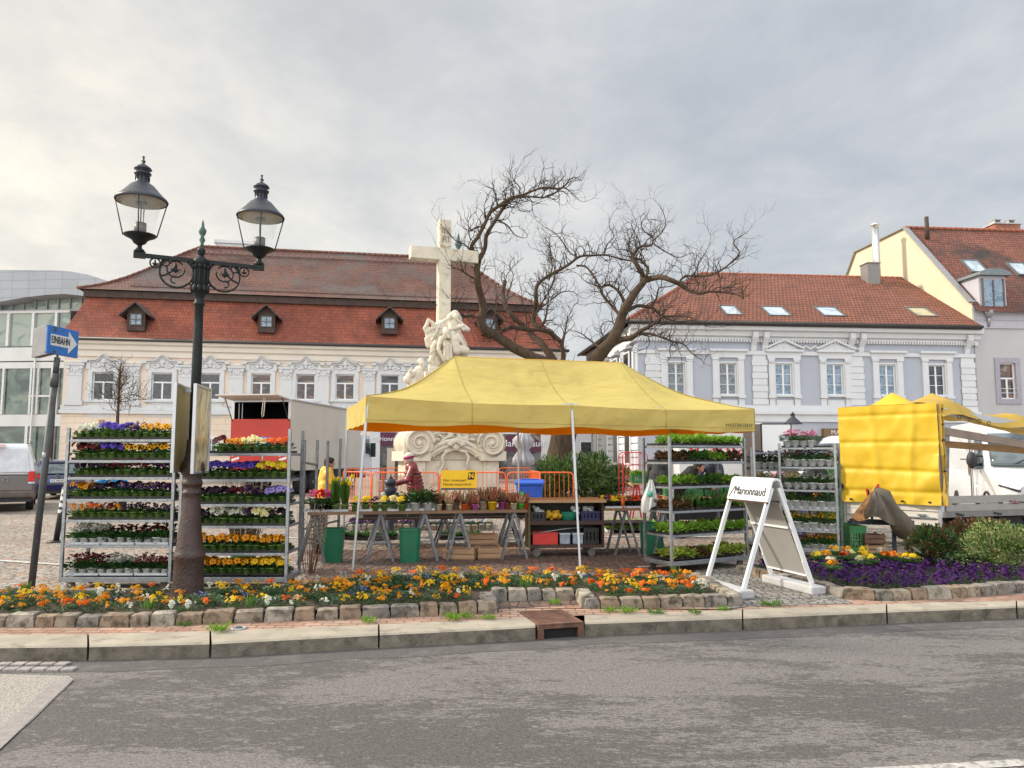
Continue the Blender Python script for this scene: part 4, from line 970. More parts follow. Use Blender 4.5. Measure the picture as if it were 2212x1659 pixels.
for sx in(-1,1):
 p=aM@Vector((sx*.735*ASC,0,0));z0=zarm;LANT=lambda m_:m_.xf(Matrix.Translation((p.x,p.y,z0))@Matrix.Scale(.90,4)@Matrix.Translation((-p.x,-p.y,-z0)))
 ln=MB()
 ln.tube([(0,0,z0-.02),(0,0,z0+.17)],[.035,.028],10);ln.lathe([(.06,0),(.06,.03),(.03,.05)],12,(0,0,z0+.04))
 ln.lathe([(.03,.13),(.07,.155),(.09,.19),(.115,.21),(.185,.245),(.19,.26),(.165,.265),(.0,.27)],24,(0,0,z0))
 ln.xf(Matrix.Translation((p.x,p.y,0)));o=LANT(ln).build('lantern',iron,lamp)
 zb_=z0+.265;zt=z0+.685;
 g=MB().lathe([(.135,zb_),(.235,zt)],28,(p.x,p.y,0),cap=False);LANT(g).build('glass',glz,o)
 g=MB().lathe([(.305,zt-.005),(.31,zt+.01),(.295,zt+.035),(.25,zt+.075),(.20,zt+.13),(.14,zt+.20),(.09,zt+.235),(.078,zt+.25),(.075,zt+.34),(.098,zt+.345),(.10,zt+.362),(.07,zt+.372),(.07,zt+.40),(.105,zt+.41),(.09,zt+.435),(.035,zt+.475),(.012,zt+.49),(.03,zt+.515),(.012,zt+.535),(.012,zt+.565),(.018,zt+.575),(.0,zt+.59)],28,(p.x,p.y,0),cap=False)
 LANT(g).build('hood',irong,o)
 LANT(MB().lathe([(.285,zt-.004),(.24,zt+.03),(.0,zt+.045)],24,(p.x,p.y,0),cap=False)).build('reflector',refl,o)
 g=MB().tube([(p.x,p.y,z0+.27),(p.x,p.y,z0+.41)],.07,16);g.tube([(p.x,p.y,z0+.41),(p.x,p.y,zt)],.009,6);g.box(p.x-.06,p.y-.02,zt-.04,p.x+.06,p.y+.02,zt+.0);LANT(g).build('lamp_holder',cyl,o)
 g=MB()
 for k in range(4):
  a=R(20+90*k);g.tube([(p.x+.19*math.cos(a),p.y+.19*math.sin(a),zb_-.02),(p.x+.295*math.cos(a),p.y+.295*math.sin(a),zt)],.008,6)
 LANT(g).build('stay',irong,o)
 g=MB()
 for k in range(10):a=2*math.pi*k/10;g.box(p.x+.078*math.cos(a)-.006,p.y+.078*math.sin(a)-.006,zt+.262,p.x+.078*math.cos(a)+.006,p.y+.078*math.sin(a)+.006,zt+.325)
 LANT(g).build('vent_slot',blk,o,fix=False)
alu=mat('aluminium frame',(.52,.53,.55),.4,metal=.7,var=.06)
def poster(n1_,n2_,f1_,f2_,lab,m_face,inner):
 (xn,yn0,yn1,Zn),(xf,yf0,yf1,Zf)=n1_,f1_
 a0,a1=at(xn,yn0,Zn),at(xn,yn1,Zn);b0,b1=at(xf,yf0,Zf),at(xf,yf1,Zf)
 base=Vector((a0 .x,a0 .y,a1 .z));d=Vector((b0 .x-a0 .x,b0 .y-a0 .y,0));L__=d.length;h=a0 .z-a1 .z
 t=thing('poster_frame',lab,'poster frame',base,math.atan2(d.y,d.x))
 f=.026
 mb=MB();mb.box(0,-.018,0,f,.018,h);mb.box(L__-f,-.018,0,L__,.018,h);mb.box(f,-.018,0,L__-f,.018,f);mb.box(f,-.018,h-f,L__-f,.018,h);mb.build('frame',alu,t,bevel=.004)
 MB().box(f,-.008,f,L__-f,.008,h-f).build('sheet',m_face,t)
 mb=MB()
 for z in(.06,h-.06):mb.box(L__*.5,inner*.02,z-.02,L__*.5+.08,inner*.10,z+.02)
 mb.build('clamp',galv,t)
 return t
oldb=mat('yellowed backing',(.36,.30,.12),.5,var=.45,scale=1.6,dirt=((.08,.06,.03),2.2,.60),det=7)
m=bpy.data.materials.new('creased poster');m.use_nodes=True;t=m.node_tree;b=t.nodes['Principled BSDF'];c=N(t,'ShaderNodeTexCoord').outputs['Object']
n=nz(t,c,3.2,3,.55,(1,1,.55),0,2.2);L(t,ramp(t,n,[(.28,(.12,.08,.035)),(.40,(.34,.25,.13)),(.50,(.50,.40,.24)),(.58,(.62,.52,.20)),(.70,(.62,.58,.46))]),b.inputs['Base Color'])
b.inputs['Roughness'].default_value=.22;bp=N(t,'ShaderNodeBump');bp.inputs['Strength'].default_value=.6;bp.inputs['Distance'].default_value=.03;L(t,n,bp.inputs['Height']);L(t,bp.outputs[0],b.inputs['Normal'])
poster((379,826,1022,lp.y-.40),None,(410,836,1017,lp.y+.28),None,'yellowed poster frame seen from behind, left of the lamp post',oldb,-1)
poster((422,828,1024,lp.y-.40),None,(455,838,1017,lp.y+.28),None,'poster frame with faded yellow creased poster, right of the lamp post',m,1)
b0=gnd(66,1274);top=at(124,772,b0 .y-.05)
sg=thing('sign_post','leaning dark grey post carrying the blue one way sign','sign post',b0)
postm=mat('dark grey post',(.060,.062,.065),.6,var=.3,scale=10,bump=.2)
tp=top-b0
mb=MB();mb.tube([(0,0,-.1),tp*.89],.040,16);mb.tube([tp*.87,tp*.93],.047,16);mb.tube([tp*.93,tp*1.0],.034,14)
mb.build('pole',postm,sg)
MB().tube([tp*.56-Vector((0,0,.0)),tp*.585],.0415,16).build('sticker',mat('grey sticker',(.35,.35,.36),.5),sg)
Zs=b0 .y-.25
a0,a1=at(104,701,Zs),at(101,762,Zs);bb0=at(170,720,Zs+.52)
d=Vector((bb0 .x-a0 .x,bb0 .y-a0 .y,0));L__=d.length;h=a0 .z-a1 .z
si=thing('traffic_sign','blue one way sign with white EINBAHN arrow on the leaning post','traffic sign',(a1 .x,a1 .y,a1 .z),math.atan2(d.y,d.x))
blue=mat('sign blue',(.020,.16,.52),.4,var=.05)
swh=mat('sign white',(.70,.70,.70),.45,var=.04,scale=5);sbk=mat('sign back grey',(.23,.23,.24),.5,metal=.3,var=.15)
MB().box(0,0,0,L__,.02,h).build('panel',[blue],si,bevel=.003)
mb=MB();mb.prism([(.05,h*.30),(L__*.66,h*.30),(L__*.66,h*.10),(L__*.95,h*.5),(L__*.66,h*.90),(L__*.66,h*.70),(.05,h*.70)],-.006,-.001);ar=mb.build('arrow',swh,si)
text('sign_lettering','EINBAHN',h*.37,mat('sign black',(.01,.01,.01),.5,var=0),ar,(L__*.40,-.009,h*.5),ext=.002,sx=.58)
mb=MB();mb.box(-.0,.021,0,L__,.035,.02);mb.box(0,.021,h-.02,L__,.035,h)
mb.build('rim',sbk,si)
c0,c1=at(72,703,Zs+.42),at(71,752,Zs+.42)
d2=Vector((a0 .x-.0-c0 .x,a0 .y+.03-c0 .y,0));L2_=d2 .length-.02
sj=thing('traffic_sign','grey back of a second sign folded behind the blue one way sign','traffic sign',(c0 .x,c0 .y,a1 .z-.005),math.atan2(d2 .y,d2 .x))
MB().box(0,0,0,L2_,.02,h+.02).build('panel',sbk,sj,bevel=.004)
MB().box(.02,.021,h-.06,L2_-.01,.09,h+.0).box(.02,.021,.0,L2_-.01,.09,.05).build('rail',postm,sj)
b0=gnd(120,1171);bo=thing('bollard','black bollard with white reflective bands leaning beside the left rack','bollard',b0)
tv=Vector((.13,0,1.02));MB().tube([(0,0,-.05),tv],.052,16).tube([tv,tv*1.03],[.052,.02],16).tube([(0,0,0),(0,0,.03)],[.16,.10],14).build('body',mat('black plastic',(.012,.013,.017),.5,var=.2),bo)
for a,b_ in((.88,.955),(.76,.83),(.64,.71),(.53,.59)):MB().tube([tv*a,tv*b_],.0535,16,cap=False).build('band',swh,bo)
def fabmat(name,col,tcol,tf,rough=.75):
 m=mat(name,col,rough,var=.06,scale=1.2,trans=(tf,tcol));t=m.node_tree;b=t.nodes['Principled BSDF']
 c=N(t,'ShaderNodeTexCoord').outputs['Object'];n=nz(t,c,1.5,3,.5,(.8,2.4,1.2),R(18),.3);n2_=nz(t,c,9,3,.5,(1,1,.4),0,.5)
 bp=N(t,'ShaderNodeBump');bp.inputs['Strength'].default_value=.8;bp.inputs['Distance'].default_value=.11;L(t,n,bp.inputs['Height']);L(t,bp.outputs[0],b.inputs['Normal']);return m
tyl=fabmat('yellow tent fabric',(.64,.56,.17),(.76,.63,.13),.36)
tor=fabmat('orange painted glow fabric',(.90,.36,.015),(1,.42,.02),.62)  # orange colour paints the glow of light through the yellow cloth
seam=mat('seam stitching',(.30,.24,.05),.8,var=.1)
tent=thing('market_tent','large yellow market tent on white poles over the plant tables','tent',(0,0,0))
FLx,FLy=-2.07,10.8
zb_,ztp=2.045,2.43
FL=at(790,915,10.9);FLt=at(792,855,10.9);FR=at(1631,933,12.3);FRt=at(1631,884,12.3)
zvb,zvt=FL.z,FLt.z
BL=at(748,930,13.55);BLt=at(749,882,13.55);BRy=15.0;BR=Vector((FR.x+BL.x-FL.x+.1,FR.y+BL.y-FL.y+.1,FR.z));
zR=(FR.z,FRt.z)
C4=[(FL.x,FL.y),(FR.x,FR.y),(BR.x,BR.y),(BL.x,BL.y)]
zt4=[zvt,FRt.z,FRt.z-.02,BLt.z];zb4=[zvb,FR.z,FR.z+.0,BL.z]
PK=[at(981,769,12.35),at(1341,783,13.15)]
PK[1].z=PK[0].z=(PK[0].z+PK[1].z)/2
def edge(i,u):j=(i+1)%4;return Vector((lerp(C4[i][0],C4[j][0],u),lerp(C4[i][1],C4[j][1],u),lerp(zt4[i],zt4[j],u)-.035*math.sin(math.pi*u)*(1 if i%2==0 else.6)-(.03*abs(math.sin(2*math.pi*u))if i%2==0 else 0)))
def rdg(i,u):
 if i==0:return PK[0].lerp(PK[1],max(0,min(1,(u-.25)/.5)))
 if i==2:return PK[1].lerp(PK[0],max(0,min(1,(u-.25)/.5)))
 return PK[1]if i==1 else PK[0]
def roofs(off=0,mi=0):
 mb=MB()
 for i in range(4):
  def fn(u,v,i=i):
   if i%2==0:
    e=edge(i,u);r_=rdg(i,u)
   else:e=edge(i,u);r_=rdg(i,u)
   p=e.lerp(r_,v);sag=.17*math.sin(math.pi*v)*(.75+.25*math.cos(2*math.pi*u*2))if i%2==0 else.15*math.sin(math.pi*v)
   p.z-=sag*(1 if v<.98 else 0)
   q=p*1.4;p.z+=.022*mnoise.noise(Vector((q.x*.9,q.y*.9,3)))*math.sin(math.pi*v)*2
   if i==0 and v>.96:p.z-=.012*math.sin(math.pi*u)
   p.z+=off;return p
  mb.grid(fn,48 if i%2==0 else 24,20,mi)
 return mb
rfm=roofs();rfm.build('roof',tyl,tent)
roofs(-.006).build('glow_lining',tor,tent)  # added inner layer carrying the painted backlit glow
def val(i,dout,bot,zoff=0):
 mb=MB();j=(i+1)%4;e=Vector((C4[j][0]-C4[i][0],C4[j][1]-C4[i][1],0)).normalized();nn=Vector((e.y,-e.x,0))
 def fn(u,v):
  p=edge(i,u);p.z-=v*(p.z-lerp(zb4[i],zb4[j],u)-.018*math.sin(8*math.pi*u+1)*(1 if i in(0,2)else.5));k=.015*mnoise.noise(Vector((u*9+i*5,v*1.5,0)))*2*v
  if i in(0,2):k-=.02*v*abs(math.sin(4*math.pi*u))
  return p+nn*(k+dout)+Vector((0,0,zoff))
 mb.grid(fn,60,6);return mb
for i in range(4):
 v_=val(i,0,0).build('valance',tyl,tent);val(i,-.006,0).build('valance_glow_lining',tor,v_)
mb=MB()
for u in(.0,.25,.5,.75,1.0):
 e=edge(0,u);j=Vector((C4[1][0]-C4[0][0],C4[1][1]-C4[0][1],0)).normalized();nn=Vector((j.y,-j.x,0));e=e+nn*.006
 mb.tube([e,Vector((e.x,e.y,lerp(zb4[0],zb4[1],u)+.0))],.0035,4)
 if 0<u<1 or True:
  pts=[]
  for k in range(13):
   v=k/12;ee=edge(0,u).lerp(rdg(0,u),v);ee.z-=.17*math.sin(math.pi*v)*(.75+.25*math.cos(4*math.pi*u))*(1 if v<.98 else 0);q=ee*1.4;ee.z+=.022*mnoise.noise(Vector((q.x*.9,q.y*.9,3)))*math.sin(math.pi*v)*2+.004;pts.append(ee)
  mb.tube(pts,.006 if u in(0,1)else.0035,4)
hem=[Vector((lerp(C4[0][0],C4[1][0],u/40),lerp(C4[0][1],C4[1][1],u/40)-.02,lerp(zb4[0],zb4[1],u/40)+.055))for u in range(41)]
mb.tube(hem,.0025,4)
mb.build('seam',seam,tent)
text('maker_lettering','MASTERTENT',.075,mat('sign black',(.01,.01,.01)),tent,(lerp(C4[0][0],C4[1][0],.953),lerp(C4[0][1],C4[1][1],.953)-.045,zb4[1]+.10),(R(90),0,math.atan2(C4[1][1]-C4[0][1],C4[1][0]-C4[0][0])),ext=.001,sx=1.05)
polem=mat('white aluminium pole',(.46,.47,.47),.35,metal=.5,var=.05)
def pole(foot,head,wd=.038):
 a,b_=Vector(foot),Vector(head);m_=a.lerp(b_,.47);mb=MB();mb.bar(a,m_,wd*.82);mb.bar(m_,b_,wd);mb.build('pole',polem,tent,bevel=.004)
 mb=MB();mb.box(a.x-.05,a.y-.05,0.001,a.x+.05,a.y+.05,.012)
pole((gnd(769,1229).x,10.78,0),(C4[0][0]+.02,C4[0][1]+.03,zt4[0]-.05))
mid=edge(0,.5);pole(gnd(1253,1228),(mid.x+.0,mid.y+.03,mid.z-.03))
pole((C4[1][0]+.02,C4[1][1]+.12,0),(C4[1][0]-.03,C4[1][1]+.03,zt4[1]-.05))
pole((C4[3][0]-.0,C4[3][1]-.05,0),(C4[3][0]+.02,C4[3][1]-.03,zt4[3]-.05));mid2=edge(2,.5);pole((mid2 .x+.02,mid2 .y-.1,0),(mid2 .x,mid2 .y-.03,mid2 .z-.03));pole((C4[2][0]-.03,C4[2][1]-.1,0),(C4[2][0]-.03,C4[2][1]-.05,zt4[2]-.05))
mb=MB()
def truss(a,b_,n_=2):
 a,b_=Vector(a),Vector(b_)
 for k in range(n_):
  p,q=a.lerp(b_,k/n_),a.lerp(b_,(k+1)/n_);dz=Vector((0,0,.24));mb.bar(p,q-dz,.02,.03);mb.bar(p-dz,q,.02,.03)
zz=zvt-.06
_c=Vector((sum(c[0]for c in C4)/4,sum(c[1]for c in C4)/4,0))
O4=C4;C4=[tuple((Vector((c[0],c[1],0)).lerp(_c,.045))[:2])for c in C4];mid=mid.lerp(_c,.05);mid2=mid2 .lerp(_c,.05)
truss((*C4[0],zz-.0),(mid.x,mid.y,zz));truss((mid.x,mid.y,zz),(*C4[1],zz-.1));truss((*C4[3],zz),(mid2 .x,mid2 .y,zz));truss((mid2 .x,mid2 .y,zz),(*C4[2],zz));truss((*C4[0],zz),(*C4[3],zz));truss((*C4[1],zz-.1),(*C4[2],zz));truss((mid.x,mid.y,zz),(mid2 .x,mid2 .y,zz))
mb.tube([(PK[0].x,PK[0].y,zz-.2),(PK[0].x,PK[0].y,PK[0].z-.02)],.02,8);mb.tube([(PK[1].x,PK[1].y,zz-.2),(PK[1].x,PK[1].y,PK[1].z-.02)],.02,8)
mb.build('truss',polem,tent,fix=False);C4=O4
hd_l,hd_r=at(1577,1034,9.72),at(1657,1034,8.98)
P1,P2,P3,P4=gnd(1537,1267),gnd(1607,1297),gnd(1666,1262),gnd(1744,1276)
ctr=(P1+P2+P3+P4)/4;ux=(P2-P1+P4-P3)/2;Wd=ux.length;ux.normalize();uy=Vector((-ux.y,ux.x,0));sp_=((P3+P4)/2-(P1+P2)/2).length/2
Wd=.78
bs=thing('board_stand','white folding board stand lettered Marionnaud on two concrete feet','board stand',ctr,math.atan2(ux.y,ux.x))
whm=mat('white lacquered frame',(.66,.67,.68),.35,var=.06,scale=3,dirt=((.42,.42,.41),7,.62));gre=mat('grey plastic sheet',(.30,.29,.27),.45,var=.12,scale=1.5,dirt=((.22,.21,.19),1.2,.58))
Ht=1.33;w2=Wd/2
for s_ in(-1,1):
 for e in(-1,1):
  mb=MB();mb.bar((e*w2,s_*(sp_-.02),.10 if s_<0 else.12),(e*w2,s_*.05,Ht-.10),.035,.05);mb.bar((e*w2,s_*(sp_),.05),(e*w2,s_*(sp_-.13),.38),.026,.04);mb.build('leg',whm,bs,bevel=.004)
 mb=MB();mb.box(-w2-.15 if False else-w2-.10,s_*sp_-.10,.001,w2+.10,s_*sp_+.10,.10);mb.build('foot_block',mat('pale concrete foot',(.42,.42,.42),.9,var=.15,scale=4,bump=.4),bs,bevel=.02)
mb=MB()
mb.prismx([(-.135,Ht-.26),(-.125,Ht-.26),(-.045,Ht-.03),(0,Ht-.012),(.045,Ht-.03),(.125,Ht-.26),(.135,Ht-.26),(.055,Ht-.01),(.02,Ht+.012),(-.02,Ht+.012),(-.055,Ht-.01)],-w2-.03,w2+.03)
hdm=mb.build('header',whm,bs)
tl=math.atan2(.08,.25)
text('header_lettering','Marionnaud',.145,mat('sign black',(.01,.01,.01)),hdm,(0.03,-.106,Ht-.155),(R(90)-tl,0,0),ext=.002,sx=.93)
mb=MB();mb.prism([(-.385,-.075),(-.375,-.075),(-.29,.055),(-.30,.055)],-.002,.002);mb.xf(Matrix.Translation((0,-.107,Ht-.155))@Matrix.Rotation(-tl,4,'X'));mb.build('header_stroke',MATS['sign black'],hdm)
for s_ in(1,):
 def sl_(v):return(lerp(s_*.06,s_*(sp_-.07),v),lerp(Ht-.27,.22,v))
 a,b_=sl_(0),sl_(1)
 MB().prismx([(a[0]-.004,a[1]),(a[0]+.004,a[1]),(b_[0]+.004,b_[1]),(b_[0]-.004,b_[1])],-w2+.03,w2-.03).build('sheet',gre,bs)
 c_=sl_(.35);mb=MB();mb.box(-w2+.02,c_[0]-.02,c_[1]-.012,w2-.02,c_[0]-.006,c_[1]+.012);mb.build('crossbar',whm,bs);mb=MB();mb.box(-w2+.02,b_[0]-.015,b_[1]-.02,w2-.02,b_[0]+.015,b_[1]);mb.build('crossbar',whm,bs)
mb=MB();mb.box(-w2-.03,-.14,Ht-.285,w2+.03,-.12,Ht-.262);mb.build('drip_rail',MATS['dark brown timber'],bs)
def rack(name_lab,fl,fr,depth,H,shelves,wheels=True,post=.036,back=True,lean=0):
 d=Vector((fr[0]-fl[0],fr[1]-fl[1],0));W=d.length
 t=thing('flower_trolley',name_lab,'trolley',(fl[0],fl[1],0),math.atan2(d.y,d.x))
 for x in(0,W):
  for y in(0,depth):
   mb=MB();mb.box(x-post/2,y-post/2,.10,x+post/2,y+post/2,H)
   mb.build('post',galv if y==0 else galvd,t,bevel=.003)
   mb=MB()
 mb=MB();mb.box(post/2,-.018,.10,W-post/2,.018,.16);mb.box(post/2,depth-.018,.10,W-post/2,depth+.018,.16);mb.box(-.018,post/2,.101,.018,depth-post/2,.159);mb.box(W-.018,post/2,.101,W+.018,depth-post/2,.159);mb.box(.02,.02,.135,W-.02,depth-.02,.15)
 mb.build('base',galv,t,bevel=.003)
 for x in(.09,W-.09):
  for y in(.06,depth-.06):
   w_=MB();w_.lathe([(.05,-.016),(.05,.016)],16,(x,y,.052),ax=Matrix.Rotation(R(90),3,'X'));w_.box(x-.025,y-.022,.06,x+.025,y-.017,.10);w_.box(x-.025,y+.017,.06,x+.025,y+.022,.10);w_.build('castor',mat('castor brown',(.12,.085,.07),.6),t)
 for z in shelves:
  mb=MB();mb.box(.022,-.012,z-.030,W-.022,-.002,z+.002);mb.box(.022,depth+.002,z-.03,W-.022,depth+.012,z+.002);mb.box(.022,-.0015,z-.010,W-.022,depth+.0015,z-.002);mb.box(.022,-.002,z-.03,.03,depth,z-.0105);mb.box(W-.03,-.002,z-.03,W-.022,depth,z-.0105)
  mb.box(.04,-.0225,z-.024,W-.06,-.0125,z-.004)
  mb.build('shelf',galv,t,fix=False)
 return t,W
RK={}
r1l,r1r=(xat(132,9.25,.2),9.25),(xat(367,9.25,.2),9.25)
def zz9(y,Z):return zat(y,Z)
S1=[zz9(y,9.25)for y in(949.5,994.5,1031,1078,1123,1178)]+[.17]
RK[1]=rack('left flower trolley of galvanised steel with seven tiers of potted flowers',r1l,r1r,.565,zz9(924,9.25),S1[:-1])
r2l,r2r=(xat(384,9.25,.2),9.25),(xat(618,9.25,.2),9.25)
S2=[zz9(y,9.25)for y in(979.5,1035.5,1089,1136,1194.5)]+[.17]
RK[2]=rack('second flower trolley directly right of the street lamp with six tiers',r2l,r2r,.565,zz9(927,9.25),S2[:-1])
r3l,r3r=(xat(1451,10.55,.2),10.55),(xat(1614,11.25,.2),11.25)
S3_=[zz9(y,10.55)for y in(962,998,1051.5,1105,1157)]+[.17]
RK[3]=rack('flower trolley full of lettuce seedlings under the right end of the tent',r3l,r3r,.565,zz9(944,10.55),S3_[:-1])
r4l,r4r=(xat(1690,12.3,.2),12.3),(xat(1812,11.9,.2),11.9)
S4=[zz9(y,12.0)for y in(967,1009,1059,1100,1147)]+[.10]
RK[4]=rack('flower trolley with small pots behind the board stand',r4l,r4r,.55,zz9(957,12),S4[:-1])
r5l,r5r=(xat(1628,13.0,.2),13.0),(xat(1690,12.95,.2),12.95)
RK[5]=rack('narrow trolley with purple pots between tent pole and board stand trolley',r5l,(xat(1745,12.95,.2),12.95),.55,zz9(967,13),[zz9(y,13)for y in(977,1014,1057)])
fr_=thing('trolley_frame','empty grey trolley uprights standing behind the second flower trolley','trolley',(xat(655,11.6),11.6,0))
mb=MB()
for px in(663,664):pass
for px,Z,yt in((655,11.6,950),(683,12.6,950),(706,13.0,952),(733,13.2,948)):
 x=xat(px,Z)-fr_.location.x;MB().box(x-.02,Z-11.6-.02,.02,x+.02,Z-11.6+.02,zat(yt,Z)).build('upright',galvd,fr_)
MB().bar((xat(655,11.6)-fr_.location.x,0,.5),(xat(733,13.2)-fr_.location.x,1.6,.5),.03).bar((0,0,1.5),(xat(683,12.6)-fr_.location.x,1.0,1.45),.03).build('brace',galvd,fr_)
wood=mat('weathered board',(.20,.115,.065),.75,var=.25,scale=4,stretch=(.3,3,3),bump=.2)
woodl=mat('light brown board',(.42,.26,.13),.7,var=.15,scale=4,stretch=(.3,3,3))  # lighter brown wood colour
def trestle(par,x,y,h,sp_=.36,wd=.5,m_=None):
 m_=m_ or galvd
 mb=MB()
 for yy in(y,y+wd):
  mb.bar((x-sp_/2,yy-.03,.0),(x-.01,yy,h),.035);mb.bar((x+sp_/2,yy-.03,0),(x+.01,yy,h),.035);mb.bar((x-sp_*.28,yy-.015,h*.42),(x+sp_*.28,yy-.015,h*.42),.02)
 mb.bar((x,y-.02,h),(x,y+wd+.02,h),.05);mb.build('trestle',m_,par)
TA,TB=at(664,1110,11.45),at(1140,1097,12.0)
ZT=.72
ta=Vector((xat(664,11.45,ZT),11.45,0));tb=Vector((xat(1140,12.0,ZT),12.0,0));dt=(tb-ta);LT=dt.length;
ZT=zat(1105,11.6)
tbl=thing('trestle_table','long brown trestle table of spring flowers under the tent','table',ta,math.atan2(dt.y,dt.x))
MB().box(0,0,ZT-.045,LT*.50-.003,.75,ZT).build('tabletop',wood,tbl,bevel=.004);MB().box(LT*.50+.003,0,ZT-.045,LT,.75,ZT-.002).build('tabletop',wood,tbl,bevel=.004)
for x in(.07,1.08,1.75,LT-1.05,LT-.2):trestle(tbl,x,.08,ZT-.05,.40)
tb2=thing('trestle_table','rear trestle table with dark plant trays behind the flower table','table',(ta.x+.3,13.4,0),math.atan2(dt.y,dt.x))
z2t=.52
MB().box(0,0,z2t-.04,LT+.3,.8,z2t).build('tabletop',mat('board in painted shade',(.055,.035,.028),.7,var=.3),tb2)  # shade under the stall put into the dark board colour
for x in(.4,1.6,2.8,LT-.1):trestle(tb2,x,.1,z2t-.045,.36,.5)
ta3=Vector((xat(1306,12.3,ZT),12.3,0));L3_=1.1
tb3=thing('trestle_table','short trestle table of red and yellow primroses right of the workbench','table',ta3,R(8))
MB().box(0,0,ZT-.04,L3_,.7,ZT).build('tabletop',wood,tb3,bevel=.004);trestle(tb3,.38,.08,ZT-.05,.42);trestle(tb3,L3_-.1,.08,ZT-.05,.36)
MB().box(-.0,.75,.42,L3_,1.4,.46).build('lower_board',MATS['board in painted shade'],tb3)
ZC=12.25;cx0,cx1=xat(1141,ZC,.5),xat(1307,ZC,.5);ht=zat(1080,ZC);Wc=cx1-cx0
cart=thing('workbench','dark brown wooden workbench on castors with open shelves of crates','workbench',(cx0,ZC,0),R(4))
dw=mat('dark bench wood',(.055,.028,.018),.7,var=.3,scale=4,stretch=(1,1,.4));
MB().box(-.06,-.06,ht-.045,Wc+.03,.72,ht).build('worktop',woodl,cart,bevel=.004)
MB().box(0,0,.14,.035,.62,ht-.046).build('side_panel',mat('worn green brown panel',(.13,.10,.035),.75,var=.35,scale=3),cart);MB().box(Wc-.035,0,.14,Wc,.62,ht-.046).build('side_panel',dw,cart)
MB().box(.036,.6,.14,Wc-.036,.62,ht-.046).build('back_panel',mat('grey brown bench back',(.09,.085,.07),.8),cart)  # plain grey brown panel
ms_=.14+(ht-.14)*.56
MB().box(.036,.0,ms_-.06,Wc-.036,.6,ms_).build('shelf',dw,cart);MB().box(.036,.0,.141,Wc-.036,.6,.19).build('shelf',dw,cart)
for x in(.14,Wc-.2):
 for y in(.06,.52):MB().lathe([(.062,-.02),(.062,.02)],16,(x,y,.064),ax=Matrix.Rotation(R(90),3,'X')).box(x-.03,y-.028,.07,x+.03,y-.021,.14).box(x-.03,y+.021,.07,x+.03,y+.028,.14).build('castor',mat('grey castor',(.14,.13,.12),.5,metal=.3),cart)
def plastic(n,c):return mat(n,c,.45,var=.08,scale=6)
def crate(w_,d_,h_,m_,slots=True,t_=.012):
 mb=MB();mb.box(0,0,0,w_,d_,t_)
 for(x0,y0,x1,y1)in((0,0,w_,t_),(0,d_-t_,w_,d_),(0,t_,t_,d_-t_),(w_-t_,t_,w_,d_-t_)):
  if not slots:mb.box(x0,y0,t_,x1,y1,h_);continue
  mb.box(x0,y0,t_,x1,y1,h_*.25);mb.box(x0,y0,h_*.78,x1,y1,h_)
  L_=max(x1-x0,y1-y0);n_=max(3,int(L_/.055))
  for k in range(n_):
   for q in range(2):
    za,zb__=h_*(.25+.265*q),h_*(.25+.265*q+.20)
    if x1-x0>y1-y0:xa=x0+(x1-x0)*k/n_;mb.box(xa,y0,za,xa+(x1-x0)/n_*.6,y1,zb__)
    else:ya=y0+(y1-y0)*k/n_;mb.box(x0,ya,za,x1,ya+(y1-y0)/n_*.6,zb__)
  if x1-x0>y1-y0:mb.box(x0,y0,h_*.47,x1,y1,h_*.52);mb.box(x0,y0,h_*.73,x1,y1,h_*.78)
  else:mb.box(x0,y0,h_*.47,x1,y1,h_*.52);mb.box(x0,y0,h_*.73,x1,y1,h_*.78)
 mb.box(-.008,-.008,h_*.94,w_+.008,0,h_);mb.box(-.008,d_,h_*.94,w_+.008,d_+.008,h_)
 return mb
def put_on(name,lab,cat,mb,m_,loc,rz=0,**k):
 o=mb.build(name,m_,None,loc,rz,**k);return tag(o,lab,cat)
def Pc(x,y,z):a=R(4);return(cx0+x*math.cos(a)-y*math.sin(a),ZC+x*math.sin(a)+y*math.cos(a),z)
gB,gBl=plastic('green crate plastic',(.035,.17,.05)),plastic('navy crate plastic',(.012,.014,.07))
put_on('plastic_crate','black folding crate on the left of the workbench shelf','crate',crate(.24,.34,.14,None),plastic('black crate plastic',(.012,.012,.013)),Pc(.05,.04,ms_+.001),R(4),fix=False)
put_on('plastic_crate','dark blue crate on the right of the workbench shelf','crate',crate(.30,.34,.15,None),gBl,Pc(Wc-.36,.04,ms_+.001),R(4),fix=False)
put_on('plastic_basin','green plastic basin on the workbench shelf behind the tent pole','basin',MB().lathe([(.11,0),(.13,.10),(.145,.13),(.15,.135),(.125,.128),(.10,.02),(0,.02)],20),plastic('jade plastic',(.03,.26,.17)),Pc(.68,.2,ms_+.001))
mb=MB()
for k in range(14):mb.ell((rnd.uniform(-.10,.10),rnd.uniform(-.06,.06),rnd.uniform(.03,.11)),(rnd.uniform(.04,.09),.05,rnd.uniform(.025,.05)),8,6,rot=Matrix.Rotation(rnd.uniform(-1,1),3,'Y'))
put_on('work_gloves','crumpled yellow cloth on the workbench shelf beside the green basin','cloth',mb,mat('yellow cloth',(.65,.36,.02),.85),Pc(.43,.16,ms_+.012),remesh=.012)
put_on('plastic_box','solid red crate on the lowest shelf of the workbench','box',crate(.40,.30,.19,None,False).box(.12,-.009,.13,.28,-.001,.16),plastic('red plastic',(.55,.03,.02)),Pc(.08,.06,.191),R(4))
